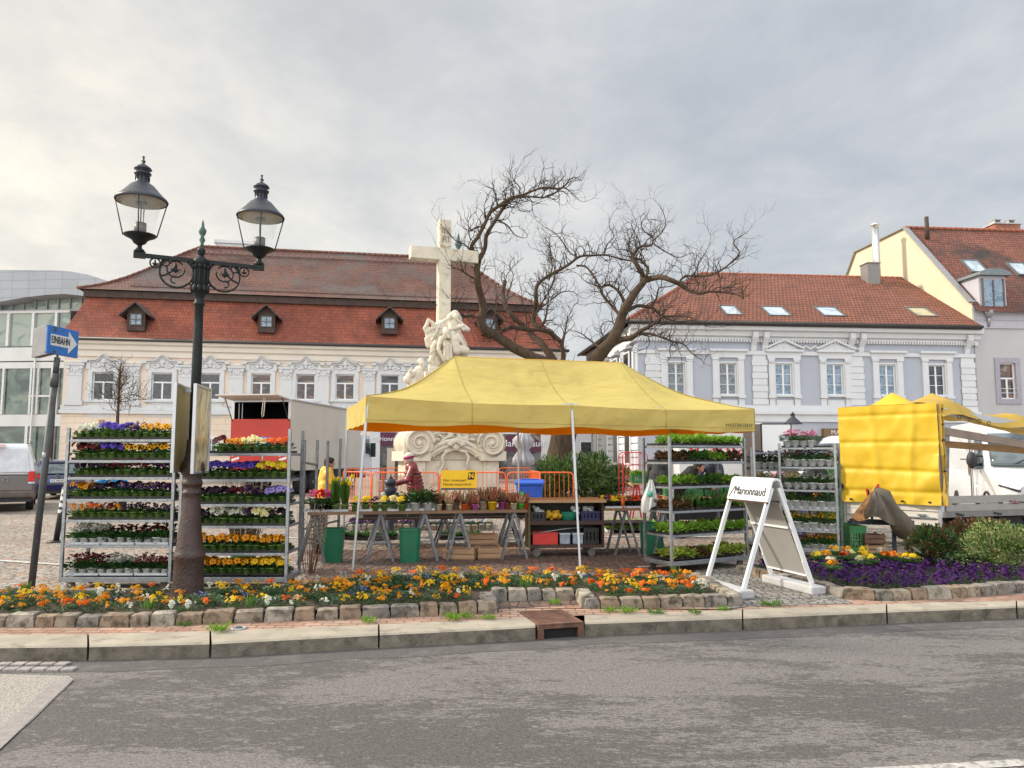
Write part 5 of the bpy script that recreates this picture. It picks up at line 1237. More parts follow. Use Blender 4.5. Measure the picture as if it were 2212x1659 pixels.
for k,(x,lab)in enumerate(((.51,'clear storage box next to the red crate on the lowest shelf'),(.72,'clear storage box right of its twin on the lowest shelf'))):
 t=thing('storage_box',lab,'box',Pc(x,.06,.191),R(4));mb=MB();mb.box(.008,.008,0,.172,.26,.15);mb.build('body',mat('milky clear plastic',(.28,.32,.38),.25,var=.25,scale=14),t,bevel=.01);MB().box(0,0,.151,.18,.27,.175).build('lid',mat('milky lid',(.45,.50,.55),.3),t,bevel=.005)
mb=MB();mb.tube([(.05,.05,.36),(.62,.05,.44),(.88,.05,.46)],.008,6);put_on('umbrella','thin metal rod lying slanted above the red crate on the workbench','rod',mb,galv,Pc(0,0,.0),R(4))
mb=MB()
for k in range(5):mb.tube([(.05+k*.02,.3,.35+.006*k),(.7,.34,.40+.008*k)],.010,6)
put_on('slat_bundle','bundle of thin dark slats behind the slanted rod on the workbench','slats',mb,mat('brown slats',(.12,.07,.05)),Pc(0,0,-.155),R(4))
mb=MB();mb.box(0,0,0,.22,.28,.30)
put_on('plastic_crate','black deep crate on the lowest shelf at the right of the workbench','crate',crate(.24,.30,.26,None),MATS['black crate plastic'],Pc(Wc-.32,.06,.191),R(4),fix=False)
for k,(x,lab,sc_)in enumerate(((.18,'crumpled clear bag lying in the black folding crate',.8),(.78,'white plastic bag lying on the green basin',.7),(Wc-.2,'crumpled white bag sticking out of the dark blue crate',1.0))):
 mb=MB()
 for q in range(10):mb.ell((rnd.uniform(-.09,.09)*sc_,rnd.uniform(-.05,.05),rnd.uniform(0,.08)),(rnd.uniform(.03,.06),.04,rnd.uniform(.02,.05)),7,5,rot=Matrix.Rotation(rnd.uniform(-1,1),3,'Y'))
 put_on('plastic_bag',lab,'bag',mb,mat('thin white plastic',(.55,.57,.58),.3),Pc(x,.2,ms_+.12),remesh=.011)
gbin=plastic('dark green bin plastic',(.008,.13,.06));
def bin_(lab,px,yb__,wpx,htop):
 p=gnd(px,yb__);w_=wpx/FPX*p.y;h=zat(htop,p.y+.1);t=thing('waste_bin',lab,'bin',p,rnd.uniform(-.2,.2))
 mb=MB();a,b_=w_*.42,w_*.5
 def rr_(s,z,r_=.3):return[(s*x,s*.8*y,z)for x,y in((-1,-.7),(-.7,-1),(.7,-1),(1,-.7),(1,.7),(.7,1),(-.7,1),(-1,.7))]
 rings=[rr_(a,0),rr_(b_*.99,h*.94),rr_(b_*1.05,h*.945),rr_(b_*1.05,h),rr_(b_*.95,h),rr_(a*.9,.03)]
 vs=[v for r_ in rings for v in r_];fs=[(i*8+j,i*8+(j+1)%8,(i+1)*8+(j+1)%8,(i+1)*8+j)for i in range(5)for j in range(8)]+[tuple(range(8)),tuple(range(40,48))]
 mb.add(vs,fs);mb.build('body',gbin,t);MB().lathe([(.03,0),(.03,.002),(.0,.002)],12,(0,-a*.83,h*.35),ax=Matrix.Rotation(R(90),3,'X')).build('mark',mat('faint green mark',(.08,.25,.16)),t)
bin_('dark green waste bin under the table nearest the second trolley',718,1214,46,1139)
bin_('dark green waste bin under the middle of the flower table',885,1214,46,1140)
bin_('dark green waste bin standing behind the lettuce trolley',1408,1197,50,1128)
wcr=mat('crate wood',(.36,.215,.12),.8,var=.25,scale=3,stretch=(.4,2,4),bump=.2)
def woodcrate(w_,d_,h_,rows=2):
 mb=MB();g=h_/(rows+.25)
 for k in range(rows):
  z0,z1_=.02+k*g*1.08,.02+k*g*1.08+g*.85
  mb.box(0,0,z0,w_,.008,z1_);mb.box(0,d_-.008,z0,w_,d_,z1_);mb.box(.001,.009,z0,.012,d_-.009,z1_);mb.box(w_-.012,.009,z0,w_-.001,d_-.009,z1_)
 for x in(.013,w_-.043):
  for y in(.009,d_-.039):mb.box(x,y,0,x+.03,y+.03,h_+.02)
 for k in range(5):y=.01+k*(d_-.07)/4;mb.box(.013,y,.005,w_-.013,y+.05,.014)
 return mb
for lab,px,py,w_,z,rz in(('open wooden crate lying left under the flower table',958,1210,.48,0,-.15),('wooden crate with handle slot under the flower table beside two others',1032,1209,.38,0,.12),('wooden crate balanced on top of the other two under the table',1008,1207,.50,.19,.18)):
 p=gnd(px,py);t=put_on('wooden_crate',lab,'crate',woodcrate(w_,.33,.17 if z==0 else.16),wcr,(p.x,p.y+(.0 if z==0 else.12),z+.001),rz,fix=False)
t=thing('drinks_can','orange drinks can standing on the primrose table','can',(xat(1307+53*0+136*.26,12.45,ZT)+.02,12.42,ZT));
MB().lathe([(.028,0),(.033,.01),(.033,.145),(.027,.155),(.027,.158),(0,.156)],16).build('body',mat('orange can',(.55,.09,.02),.3,metal=.4,var=.2,scale=20),t)
tw=MB()
q0=Vector((xat(1404,10.9,1.4),10.86,zat(1036,10.9)))
def tf(u,v):
 w_=.05+.17*min(1,v*1.5);x=(u-.5)*2*w_*.55-.05*v;return Vector((x,.02*math.sin(u*14+v*2)*(.4+v)+.01,-v*(.42+.05*math.sin(u*5))))
tw.grid(tf,16,14);o=tw.build('towel',mat('white green towel',(.60,.62,.60),.85,trans=(.2,(.6,.6,.6))),None,q0,R(-30));tag(o,'white tea towel with green print hanging on the lettuce trolley post','towel')
mb=MB();
pr=MB().lathe([(.045,0),(.045,.002),(0,.002)],14,(0,-.03,-.2),ax=Matrix.Rotation(R(90),3,'X')).build('print',mat('green print',(.05,.28,.20)),o)
G_={}
def leafm(name,c,tr=.25,rough=.55):return mat(name,c,rough,var=.35,scale=25,trans=(tr,tuple(min(1,x*1.6)for x in c)),spec=.35)
lf_dark=leafm('leaf dark',(.022,.065,.016));lf_mid=leafm('leaf green',(.045,.12,.022));lf_bri=leafm('leaf bright',(.17,.31,.035));lf_yel=leafm('leaf yellow green',(.26,.33,.05));lf_brn=leafm('leaf bronze',(.10,.055,.025));lf_grey=leafm('leaf grey green',(.09,.15,.075));lf_blade=leafm('blade green',(.10,.20,.035))
FC=dict(white=((.60,.61,.56),(.55,.5,.1)),cream=((.75,.70,.38),(.6,.45,.05)),violet=((.10,.06,.42),(.03,.01,.12)),purple=((.055,.014,.11),(.36,.25,.02)),black=((.022,.008,.028),(.05,.02,.01)),darkred=((.13,.010,.014),(.04,.005,.01)),yellow=((.80,.52,.012),(.55,.24,.01)),amber=((.72,.30,.008),(.35,.09,.01)),faced=((.80,.40,.01),(.07,.008,.01)),orange=((.78,.16,.01),(.6,.08,.01)),lilac=((.36,.29,.62),(.12,.06,.3)),pink=((.62,.16,.30),(.6,.4,.1)),red=((.60,.012,.02),(.4,.2,.02)),violetdeep=((.062,.014,.10),(.04,.015,.06)),magenta=((.60,.03,.42),(.4,.02,.3)),blue=((.12,.16,.50),(.5,.5,.3)),palered=((.55,.25,.27),(.6,.4,.1)),bright=((.80,.62,.03),(.7,.4,.02)),bordeaux=((.20,.02,.05),(.3,.2,.02)),russet=((.34,.10,.04),(.3,.2,.05)))
def fmat(c,k):
 col=FC[c][k];return mat('petal %s%s'%(c,'' if k==0 else ' eye'),col,.6,var=.15,scale=60,trans=(.3,tuple(min(1,x*1.15)for x in col)),spec=.25)
potg=plastic('pale green pot',(.13,.22,.045));potw=plastic('white pot',(.62,.65,.64));potb=MATS['black crate plastic']
def pansyflower(mb,p,n,r_):
 n=n.normalized();x=n.orthogonal().normalized();a0=rnd.uniform(0,6.28);y=n.cross(x)
 for k in range(5):
  a=a0+k*1.2566;d=x*math.cos(a)+y*math.sin(a);q=x*-math.sin(a)+y*math.cos(a);c=p+n*(.002*k)
  e=r_*rnd.uniform(.9,1.15)
  mb.add([c,c+d*e*.55+q*e*.48+n*e*.12,c+d*e+q*e*.28-n*e*.05,c+d*e-q*e*.28-n*e*.05,c+d*e*.55-q*e*.48+n*e*.12],[(0,1,2,3,4)],0)
 c=p+n*.0125;vs=[c+(x*math.cos(k*1.047)+y*math.sin(k*1.047))*r_*.36 for k in range(6)];mb.add(vs,[tuple(range(6))],1)
def puff(mb,p,r_,n_=14):
 for k in range(n_):
  d=rv();d.z=abs(d.z)*.9+.1;leaf(mb,p+d*r_*.15,d,(0,0,1),r_,r_*.7,0,.15)
def potmesh(r_=.045,h=.06):return MB().lathe([(r_*.75,.0),(r_*.95,h*.85),(r_*1.05,h*.86),(r_*1.05,h),(r_*.9,h),(r_*.8,h*.8),(0,h*.8)],12)
def foliage(n_,R_,z0,h,l,w_,rr_=None):
 mb=MB()
 for k in range(n_):
  a=rnd.uniform(0,6.28);q=math.sqrt(rnd.random());p=Vector((R_*q*math.cos(a),R_*q*math.sin(a),z0+h*rnd.random()*(1-.5*q)))
  d=Vector((math.cos(a)*(.4+q),math.sin(a)*(.4+q),rnd.uniform(-.2,.9)));leaf(mb,p,d,(0,0,1),l*rnd.uniform(.7,1.2),w_*rnd.uniform(.7,1.2))
 return mb
NAMES=dict(white='white',cream='pale yellow',violet='blue violet',purple='purple',black='near black',darkred='dark red',yellow='yellow',amber='amber',faced='yellow dark faced',orange='orange',lilac='lilac',pink='pink',red='red',magenta='magenta',blue='blue',palered='pale pink',bright='bright yellow',bordeaux='wine red',russet='russet')
def mk_pansy(kind,c,v,small):
 t=thing('potted_pansy','x','pansy',group='x');potmesh().build('pot',potg,t)
 foliage(48,.062,.03,.075,.042,.026).build('leaves',lf_mid if v else lf_dark,t)
 mb=MB()
 for k in range(8 if small else 5):
  a=rnd.uniform(0,6.28);q=rnd.uniform(.015,.055);p=Vector((q*math.cos(a),q*math.sin(a)-.008,rnd.uniform(.105,.135)-(.03 if small and k>4 else 0)))
  pansyflower(mb,p,Vector((math.cos(a)*.6,math.sin(a)*.6-.75,.65)),rnd.uniform(.022,.028)*(.62 if small else 1.12))
 mb.build('blossoms',[fmat(c,0),fmat(c,1)],t,fix=False);return t
def mk_daisy(kind,c,v,small):
 t=thing('potted_daisy','x','daisy',group='x');potmesh().build('pot',potw,t)
 foliage(60,.065,.05,.07,.055,.028).build('leaves',lf_mid if v else lf_dark,t)
 mb=MB();st=MB()
 for k in range(9):
  a=rnd.uniform(0,6.28);q=rnd.uniform(.0,.06);p=Vector((q*math.cos(a),q*math.sin(a),rnd.uniform(.11,.165)));puff(mb,p,.021,16);st.tube([(p.x*.5,p.y*.5,.08),p],.0022,4)
 mb.build('blossoms',fmat(c,0),t,fix=False);st.build('stems',lf_mid,t,fix=False);return t
def mk_bushy(kind,c,v,small):
 t=thing('potted_flower','x','potted flower',group='x');potmesh(.055,.075).build('pot',potw,t)
 foliage(90,.075,.06,.10,.04,.017).build('leaves',lf_mid if v else lf_grey,t)
 mb=MB()
 for k in range(16):
  a=rnd.uniform(0,6.28);q=rnd.uniform(0,.075);puff(mb,Vector((q*math.cos(a),q*math.sin(a),rnd.uniform(.12,.19))),.017,8)
 mb.build('blossoms',fmat(c,0),t,fix=False);return t
MK=dict(pansy=mk_pansy,daisy=mk_daisy,bushy=mk_bushy)
pool=Pool(lambda kind,c,v,small:MK[kind](kind,c,v,small))
trb,trw=MATS['black crate plastic'],plastic('white tray',(.58,.60,.62))
def traymesh(w_,d_,h_=.03):
 mb=MB();t_=.006;mb.box(0,0,0,w_,d_,t_);mb.box(0,0,t_,w_,t_,h_);mb.box(0,d_-t_,t_,w_,d_,h_);mb.box(0,t_,t_,t_,d_-t_,h_);mb.box(w_-t_,t_,t_,w_,d_-t_,h_);mb.box(-.008,-.008,h_-.005,w_+.008,-.0,h_);return mb
TR={}
def tray(w_,d_,white,loc,rz,lab,group,h_=.03):
 key=(round(w_,3),round(d_,3),white)
 if key not in TR:o=traymesh(w_,d_,h_).build('plant_tray',trw if white else trb);TR[key]=o;tag(o,lab,'tray',group);o.location=loc;o.rotation_euler=(0,0,rz);return o
 return dup(TR[key],loc,rz,lab,group)
ORD=['top','second','third','fourth','fifth','sixth','bottom']
def rackfill(fl,fr,S,spec,rname,depth,ntr=3,tw=.43,overhang=0,rows=2,pitch=None):
 d=Vector((fr[0]-fl[0],fr[1]-fl[1],0));W=d.length;d.normalize();n=Vector((-d.y,d.x,0));o=Vector((fl[0],fl[1],0));rz=math.atan2(d.y,d.x)
 for si,(z,sp)in enumerate(zip(S,spec)):
  if sp is None:continue
  kind,small,wtray,items=sp;seq=[]
  for c,k in items:seq+=[c]*k
  nm=ORD[si]if si<len(S)-1 else 'bottom';N_=len(seq);pt=(W-.10)/N_
  for k in range(ntr):
   p=o+d*(.03+k*(W-.06)/ntr)+n*.03;tray((W-.06)/ntr-.02,depth-.09,wtray,(p.x,p.y,z+.004),rz,'%s tray of %s on the %s tier of %s'%('white' if wtray else 'black',dict(pansy='pansies',daisy='daisies',bushy='small flowers')[kind],nm,rname),'trays on the %s tier of %s'%(nm,rname))
  for r_ in range(rows):
   for k,c in enumerate(seq):
    if c is None:continue
    p=o+d*(.06+pt*(k+.5)+rnd.uniform(-.006,.006))+n*(.075+.145*r_+rnd.uniform(-.006,.006))
    kk='pansy' if kind=='pansy' else kind
    v=rnd.random()<.5
    pool.put((kind,c,v,small if not(kind=='pansy' and c=='faced')else False),(p.x,p.y,z+.012),rnd.uniform(-.5,.5),'%s %s, %s row, %s tier, %s'%(NAMES[c],dict(pansy='pansy in green pot',daisy='daisy in white pot',bushy='flower in white pot')[kind],'front' if r_==0 else 'rear',nm,rname),'%s flowers, %s tier of %s'%(NAMES[c],nm,rname),rnd.uniform(1.10,1.42)*(1.12 if kind=='bushy' else 1))
rackfill(r1l,r1r,S1,[('pansy',0,0,[('white',3),('violet',3),('purple',2),('faced',4)]),('pansy',0,0,[('darkred',3),('violet',3),('faced',6)]),('pansy',0,0,[('black',4),('darkred',5),('purple',3)]),('pansy',0,0,[('amber',2),('black',4),('purple',6)]),('pansy',1,0,[('amber',2),('orange',2),('darkred',1),('amber',1),('black',2),('purple',4)]),('daisy',0,1,[('white',4),('darkred',7)]),('daisy',0,1,[('bordeaux',4),('white',3),('palered',3),('bordeaux',1)])],'the left trolley',.565)
rackfill(r2l,r2r,S2,[('pansy',0,0,[(None,3),('darkred',1),('amber',2),('cream',2),(None,0),('orange',3)]),('pansy',0,0,[('violet',8),('bright',4)]),('pansy',0,0,[('black',5),('darkred',2),('purple',2),('lilac',3)]),('pansy',0,0,[('black',3),('white',4),('purple',1),('cream',2),('black',2)]),('pansy',0,0,[('amber',12)]),('pansy',0,0,[('amber',7),('faced',1),('yellow',4)])],'the second trolley',.565)
rackfill(r4l,r4r,S4,[('bushy',0,0,[('pink',4),(None,2)]),('bushy',0,0,[('russet',2),('purple',3),('russet',1)]),('bushy',0,0,[('cream',2),('white',4)]),('bushy',0,1,[('darkred',2),('purple',2),('darkred',2)]),('bushy',0,1,[('yellow',6)]),('bushy',0,1,[('bordeaux',2),('amber',4)])],'the trolley behind the board stand',.55,2)
rackfill(r5l,(xat(1745,12.95,.2),12.95),[zz9(y,13)for y in(977,1014,1057)],[None,('bushy',0,0,[('purple',7)]),('bushy',0,0,[('cream',3),('white',4)])],'the narrow trolley',.55,2)
def mk_lettuce(kind,v):
 t=thing('lettuce_seedling','x','seedling',group='x');mb=MB()
 m_=dict(bright=lf_bri,green=lf_mid,oak=lf_brn,yellow=lf_yel)
 if kind=='onion':
  for k in range(16):
   a=rnd.uniform(0,6.28);b_=rnd.uniform(.02,.07);mb.tube([(0,0,0),(math.cos(a)*b_*.4,math.sin(a)*b_*.4,.09),(math.cos(a)*b_*1.6,math.sin(a)*b_*1.6,rnd.uniform(.13,.2))],[.004,.003,.001],4)
  mb.build('leaves',lf_blade,t,fix=False)
 else:
  for k in range(13):
   a=k*2.4+rnd.uniform(-.3,.3);el=.25+.9*k/13;L_=rnd.uniform(.07,.115);w_=L_*rnd.uniform(.55,.75)
   d=Vector((math.cos(a),math.sin(a),0));q=Vector((-math.sin(a),math.cos(a),0));pr=[]
   for i in range(5):
    s=i/4;c=d*(L_*s*math.cos(el*(1-.3*s)))+Vector((0,0,L_*s*math.sin(el)+.01-(.03*s*s if el<.7 else 0)));ww=w_*.5*(.25+1.5*s-1.15*s**2.2)
    rf_=.010*math.sin(i*2.1+k);pr+=[c-q*ww+Vector((0,0,.012+rf_)),c,c+q*ww+Vector((0,0,.012-rf_))]
   mb.add(pr,[(i*3+j,i*3+j+1,i*3+j+4,i*3+j+3)for i in range(4)for j in range(2)],0,True)
  mb.build('leaves',m_[kind],t,fix=False)
 MB().box(-.022,-.022,-.02,.022,.022,.012).build('soil_block',soil,t);return t
lpool=Pool(lambda k,v:mk_lettuce(k,v))
d=Vector((r3r[0]-r3l[0],r3r[1]-r3l[1],0));W3=d.length;d.normalize();n=Vector((-d.y,d.x,0));rz3=math.atan2(d.y,d.x);o3=Vector((r3l[0],r3l[1],0))
LS=[[('bright',12)],[('oak',3),('green',3),('bright',3),('oak',3)],[('bright',4),('green',4),('bright',4)],[('oak',3),('onion',2),('green',3),('onion',3),('bright',1)],[('bright',12)],[('yellow',4),('oak',2),('yellow',6)]]
LN=dict(bright='bright green',green='mid green',oak='bronze',yellow='yellow green',onion='onion')
for si,(z,sp)in enumerate(zip(S3_,LS)):
 nm=ORD[si]if si<5 else 'bottom'
 for k in range(3):
  p=o3+d*(.02+k*(W3-.03)/3)+n*.03;tray((W3-.05)/3-.02,.48,False,(p.x,p.y,z+.004),rz3,'black tray of seedlings on the %s tier of the lettuce trolley'%nm,'seedling trays, %s tier'%nm)
 seq=[]
 for c,k in sp:seq+=[c]*k
 for r_ in range(3):
  for k,c in enumerate(seq):
   if c=='onion' and r_==0:pass
   p=o3+d*(.02+(W3-.04)*(k+.5+rnd.uniform(-.2,.2))/12)+n*(.045+.13*r_)
   lpool.put((c,rnd.random()<.5),(p.x,p.y,z+.03),rnd.uniform(0,6),'%s seedling, %s row, %s tier of the lettuce trolley'%(LN[c],('front','middle','rear')[r_],nm),'%s seedlings, %s tier of the lettuce trolley'%(LN[c],nm),rnd.uniform(1.0,1.35))
def mk_bed(c,v):
 t=thing('bedding_plant' if c!='green' else 'leafy_plant','x','bedding plant' if c!='green' else 'leafy plant',group='x')
 if c=='green':foliage(60,.085,.0,.085,.06,.026).build('leaves',lf_grey if v else lf_dark,t);return t
 if c=='tulip':
  mb=MB()
  for k in range(18):leaf(mb,(rnd.uniform(-.05,.05),rnd.uniform(-.05,.05),0),(rnd.uniform(-.4,.4),rnd.uniform(-.4,.4),1),(0,1,0),rnd.uniform(.12,.2),.022)
  mb.build('leaves',lf_blade,t);return t
 foliage(38,.075,.0,.05,.045,.022).build('leaves',lf_dark if v else lf_mid,t)
 mb=MB();n_=12
 if c=='blue':n_=14
 for k in range(n_):
  a=rnd.uniform(0,6.28);q=rnd.uniform(0,.085);pansyflower(mb,Vector((q*math.cos(a),q*math.sin(a),rnd.uniform(.065,.125))),Vector((math.cos(a)*.6,math.sin(a)*.6-.6,.7)),rnd.uniform(.015,.022)*(.55 if c=='blue' else 1))
 mb.build('blossoms',[fmat(c,0),fmat(c,1)],t,fix=False);return t
bpool=Pool(lambda c,v:mk_bed(c,v))
def inside(p,poly):
 c=False;n_=len(poly)
 for i in range(n_):
  a,b_=poly[i],poly[(i+1)%n_]
  if(a.y>p[1])!=(b_.y>p[1])and p[0]<(b_.x-a.x)*(p[1]-a.y)/(b_.y-a.y)+a.x:c=not c
 return c
def nearedge(p,poly):
 m_=9
 for i in range(len(poly)):
  a,b_=poly[i],poly[(i+1)%len(poly)];ab=(b_-a);ab.z=0;q=Vector((p[0],p[1],0))-a;q.z=0;t_=max(0,min(1,q.dot(ab)/max(1e-9,ab.length_squared)));m_=min(m_,(q-ab*t_).length)
 return m_
poly1=[p for p in BED1[0]]+BED1[1]+BED1[2]+BED1[3]
pts=[]
y=min(p.y for p in poly1)
cnt=0
bx0,bx1=xat(-60,8),max(p.x for p in poly1)
j=0
while y<max(p.y for p in poly1):
 x=bx0+(.11 if j%2 else 0)
 while x<bx1:
  q=(x+rnd.uniform(-.045,.045),y+rnd.uniform(-.035,.035))
  if inside(q,poly1)and nearedge(q,poly1)>.215 and(Vector((q[0],q[1]))-Vector((lp.x,lp.y))).length>.24:pts.append(q)
  x+=.205
 y+=.16;j+=1
pts.sort(key=lambda p:p[1])
far={}
for q in pts:
 e=nearedge(q,poly1);v=mnoise.noise(Vector((q[0]*1.15,q[1]*2.2,4.4)));u=rnd.random()
 if e>.40 and q[0]<1.0:c='green' if u<.44 else('blue' if u<.52 else('amber' if u<.80 else('yellow' if u<.95 else 'white')))
 elif e>.34:c='green' if u<.24 else('amber' if u<.55 else('yellow' if u<.8 else('white' if u<.86 else 'orange')))
 elif v>.22 and u<.75:c='white'
 elif v<-.18 and u<.75:c='orange'
 else:c='amber' if u<.38 else('yellow' if u<.72 else('orange' if u<.90 else 'tulip'))
 pxq=1106+FPX*q[0]/q[1]
 zone=[z_ for lim,z_ in((60,'left of the sign post'),(375,'between sign post and lamp post'),(620,'just right of the lamp post'),(800,'below the left tent pole'),(950,'below the green bins'),(1110,'below the wooden crates'),(1260,'above the gully'),(1400,'below the workbench'),(9999,'at the end by the board stand'))if pxq<lim][0]
 mid_y=(along(BED1[0]+BED1[1]+BED1[2],q[0]).y);side=('front' if q[1]-mid_y<.42 else('middle' if q[1]-mid_y<.85 else 'back'))+' of the long bed, '+zone
 nmx={'green':'leafy green plant','tulip':'tuft of tulip leaves','blue':'small blue flower'}.get(c,NAMES.get(c,c)+' pansy')
 bpool.put((c,rnd.random()<.5),(q[0],q[1],.078),rnd.uniform(0,6),'%s, %s'%(nmx,side),'%s, %s'%(nmx,side),rnd.uniform(.66,1.0))
def mk_purp(v):
 t=thing('purple_viola','x','viola',group='x');foliage(26,.08,0,.04,.04,.02).build('leaves',lf_dark,t);mb=MB()
 for k in range(20):
  a=rnd.uniform(0,6.28);q=rnd.uniform(0,.095);pansyflower(mb,Vector((q*math.cos(a),q*math.sin(a),rnd.uniform(.04,.12))),Vector((math.cos(a),math.sin(a)-.3,.9)),rnd.uniform(.012,.02))
 mb.build('blossoms',[fmat('purple' if v%2 else 'violetdeep',0),fmat('violetdeep',0)],t,fix=False);return t
ppool=Pool(lambda v,w_:mk_purp(v))
poly2=BED2[0]+BED2[1]
def zq(q):
 c_=1106+FPX*q[0]/q[1];r_='front' if q[1]-along(BED2[0],q[0]).y<.45 else 'back'
 return r_+' of the purple bed, '+('beside the board stand' if c_<1780 else('around the primroses' if c_<1880 else('below the orange primroses' if c_<1990 else 'in front of the shrubs')))
y=min(p.y for p in poly2);j=0
while y<max(p.y for p in poly2):
 x=min(p.x for p in poly2)+(.09 if j%2 else 0)
 while x<6.6:
  q=(x+rnd.uniform(-.04,.04),y+rnd.uniform(-.03,.03))
  if inside(q,poly2)and nearedge(q,poly2)>.2:ppool.put((rnd.randint(0,3),0),(q[0],q[1],.07),rnd.uniform(0,6),'dark purple viola, %s'%zq(q),'purple violas, %s'%zq(q),rnd.uniform(.9,1.15))
  x+=.205
 y+=.17;j+=1
def mk_prim(c,v):
 t=thing('primrose','x','primrose',group='x');mb=MB()
 for k in range(10):
  a=k*.63+rnd.uniform(-.2,.2);leaf(mb,(0,0,.02),(math.cos(a),math.sin(a),.35),(0,0,1),rnd.uniform(.09,.13),.055)
 mb.build('leaves',lf_mid,t);mb=MB()
 for k in range(13):
  a=rnd.uniform(0,6.28);q=rnd.uniform(0,.055);pansyflower(mb,Vector((q*math.cos(a),q*math.sin(a),rnd.uniform(.07,.10))),Vector((math.cos(a)*.6,math.sin(a)*.6-.3,.9)),rnd.uniform(.017,.023))
 mb.build('blossoms',[fmat(c,0),fmat('yellow',0)],t,fix=False);return t
prpool=Pool(lambda c,v:mk_prim(c,v))
for px,py,c,lab in((1767,1229,'bright','bright yellow primrose at the left end of the primrose group'),(1786,1226,'amber','amber primrose second from the left in the purple bed'),(1800,1215,'yellow','yellow primrose at the back left of the purple bed'),(1797,1243,'white','white primrose in front of the amber one'),(1799,1252,'amber','amber primrose nearest the stones'),(1825,1228,'red','dark red primrose in the middle of the group'),(1832,1216,'amber','amber primrose at the back between two yellow ones'),(1838,1224,'cream','pale yellow primrose in the middle of the group'),(1866,1216,'bright','yellow primrose at the back right of the group'),(1868,1228,'yellow','deep yellow primrose in the middle right'),(1858,1240,'cream','pale yellow primrose at the front right'),(1882,1236,'bright','yellow primrose at the front beside the orange one'),(1905,1220,'white','white primrose behind the orange one'),(1913,1228,'orange','bright orange primrose'),(1930,1228,'orange','orange primrose right of its orange twin'),(1972,1235,'bright','lone yellow primrose at the right'),(1958,1234,'yellow','golden primrose next to the lone yellow one')):
 p=gnd(px,py+7);prpool.put((c,0),(p.x,p.y,.13),rnd.uniform(0,6),lab+' in the purple bed' if 'bed' not in lab else lab,None,1.45)
def shrub(name,lab,c,rx,ry,rz_,n_,ms,ls,lw,stem=True,cat='shrub',seed=1,base=.05,hole=.25,mix=(.6,.9)):
 rr=random.Random(seed);t=thing(name,lab,cat,c)
 lumps=[(Vector((rr.uniform(-.55,.55)*rx,rr.uniform(-.5,.5)*ry,rr.uniform(.35,.72)*rz_)),rr.uniform(.32,.55))for _ in range(9)]+[(Vector((0,0,.45*rz_)),.6)]
 mb=MB()
 for k in range(n_):
  L0_,s=rr.choice(lumps);v=Vector((rr.gauss(0,1),rr.gauss(0,1),rr.gauss(0,1))).normalized()*(rr.uniform(.55,1.0)**.5)
  p=L0_+Vector((v.x*rx*s,v.y*ry*s,v.z*rz_*s*.9));
  if p.z<.02:p.z=abs(p.z)+.03
  nn_=mnoise.noise(p*(3/max(rx,rz_))+Vector((seed,0,0)))
  if nn_<-hole:continue
  d=Vector((v.x,v.y,v.z+.4))+Vector((rr.uniform(-.7,.7),rr.uniform(-.7,.7),rr.uniform(-.5,.7)))
  mi=0 if nn_*1.1+rr.random()*.9<mix[0]else(1 if rr.random()<mix[1]else min(2,len(ms)-1))
  leaf(mb,p,d,v,ls*rr.uniform(.6,1.3),lw*rr.uniform(.7,1.3),min(mi,len(ms)-1))
 mb.build('foliage',ms,t,fix=False)
 st=MB()
 for k in range(14):
  a=rr.uniform(0,6.28);q=rr.uniform(.3,.8);st.tube([(0,0,0),(math.cos(a)*rx*.3*q,math.sin(a)*ry*.3*q,rz_*.35),(math.cos(a)*rx*.8*q,math.sin(a)*ry*.8*q,rz_*.85)],[.02*rz_,.012*rz_,.003],5)
 st.build('stems',MATS['crate wood'],t,fix=False);return t
p=gnd(2035,1236);shrub('shrub','dark bronze green shrub in the purple bed in front of the trailer wheel',(p.x,p.y+.25,.05),.42,.35,.52,2600,[lf_dark,lf_brn,lf_mid],.065,.032,seed=3,mix=(.5,.7))
p=gnd(2160,1246);shrub('shrub','bright variegated green shrub at the right edge of the purple bed',(p.x+.12,p.y+.15,.05),.62,.45,.60,5200,[lf_mid,leafm('leaf variegated',(.13,.19,.045)),leafm('leaf pale variegated',(.27,.30,.12))],.048,.026,seed=5,mix=(.42,.35))
p=gnd(2150,1205);shrub('shrub','reddish leaved shrub behind the bright green one below the trailer',(p.x,p.y+.1,.05),.8,.35,.56,3400,[lf_brn,lf_mid,mat('leaf red',(.15,.05,.025),.6)],.06,.03,seed=8,mix=(.5,.5))
p=gnd(2085,1238);shrub('ivy','low ivy creeping between the two shrubs in the purple bed',(p.x,p.y,.05),.35,.22,.22,500,[lf_dark,lf_grey],.06,.05,seed=12)
ol=leafm('oleander leaf',(.04,.085,.022));ol2=leafm('oleander leaf light',(.15,.21,.065))
for k,(px,w_,h,lab,sd_)in enumerate(((1205,.85,1.30,'leftmost of the big dark green bushes beside the tree trunk',21),(1262,1.0,1.45,'middle of the big dark green bushes behind the white tent pole',22),(1318,.85,1.15,'right one of the big dark green bushes, near the red roll cage',23))):
 shrub('oleander_bush',lab,(xat(px,26.5),26.5+.4*k,0),w_*1.15,.9,h*1.05,3600,[ol,ol2,lf_mid],.19,.055,cat='bush',seed=sd_,mix=(.35,.75))
shrub('planter_bush','small evergreen bush in front of the cream building behind the parked cars',(xat(230,42)-5.4*.0,42,.9),1.4,.6,1.3,1400,[ol,lf_dark],.16,.06,cat='bush',seed=31)
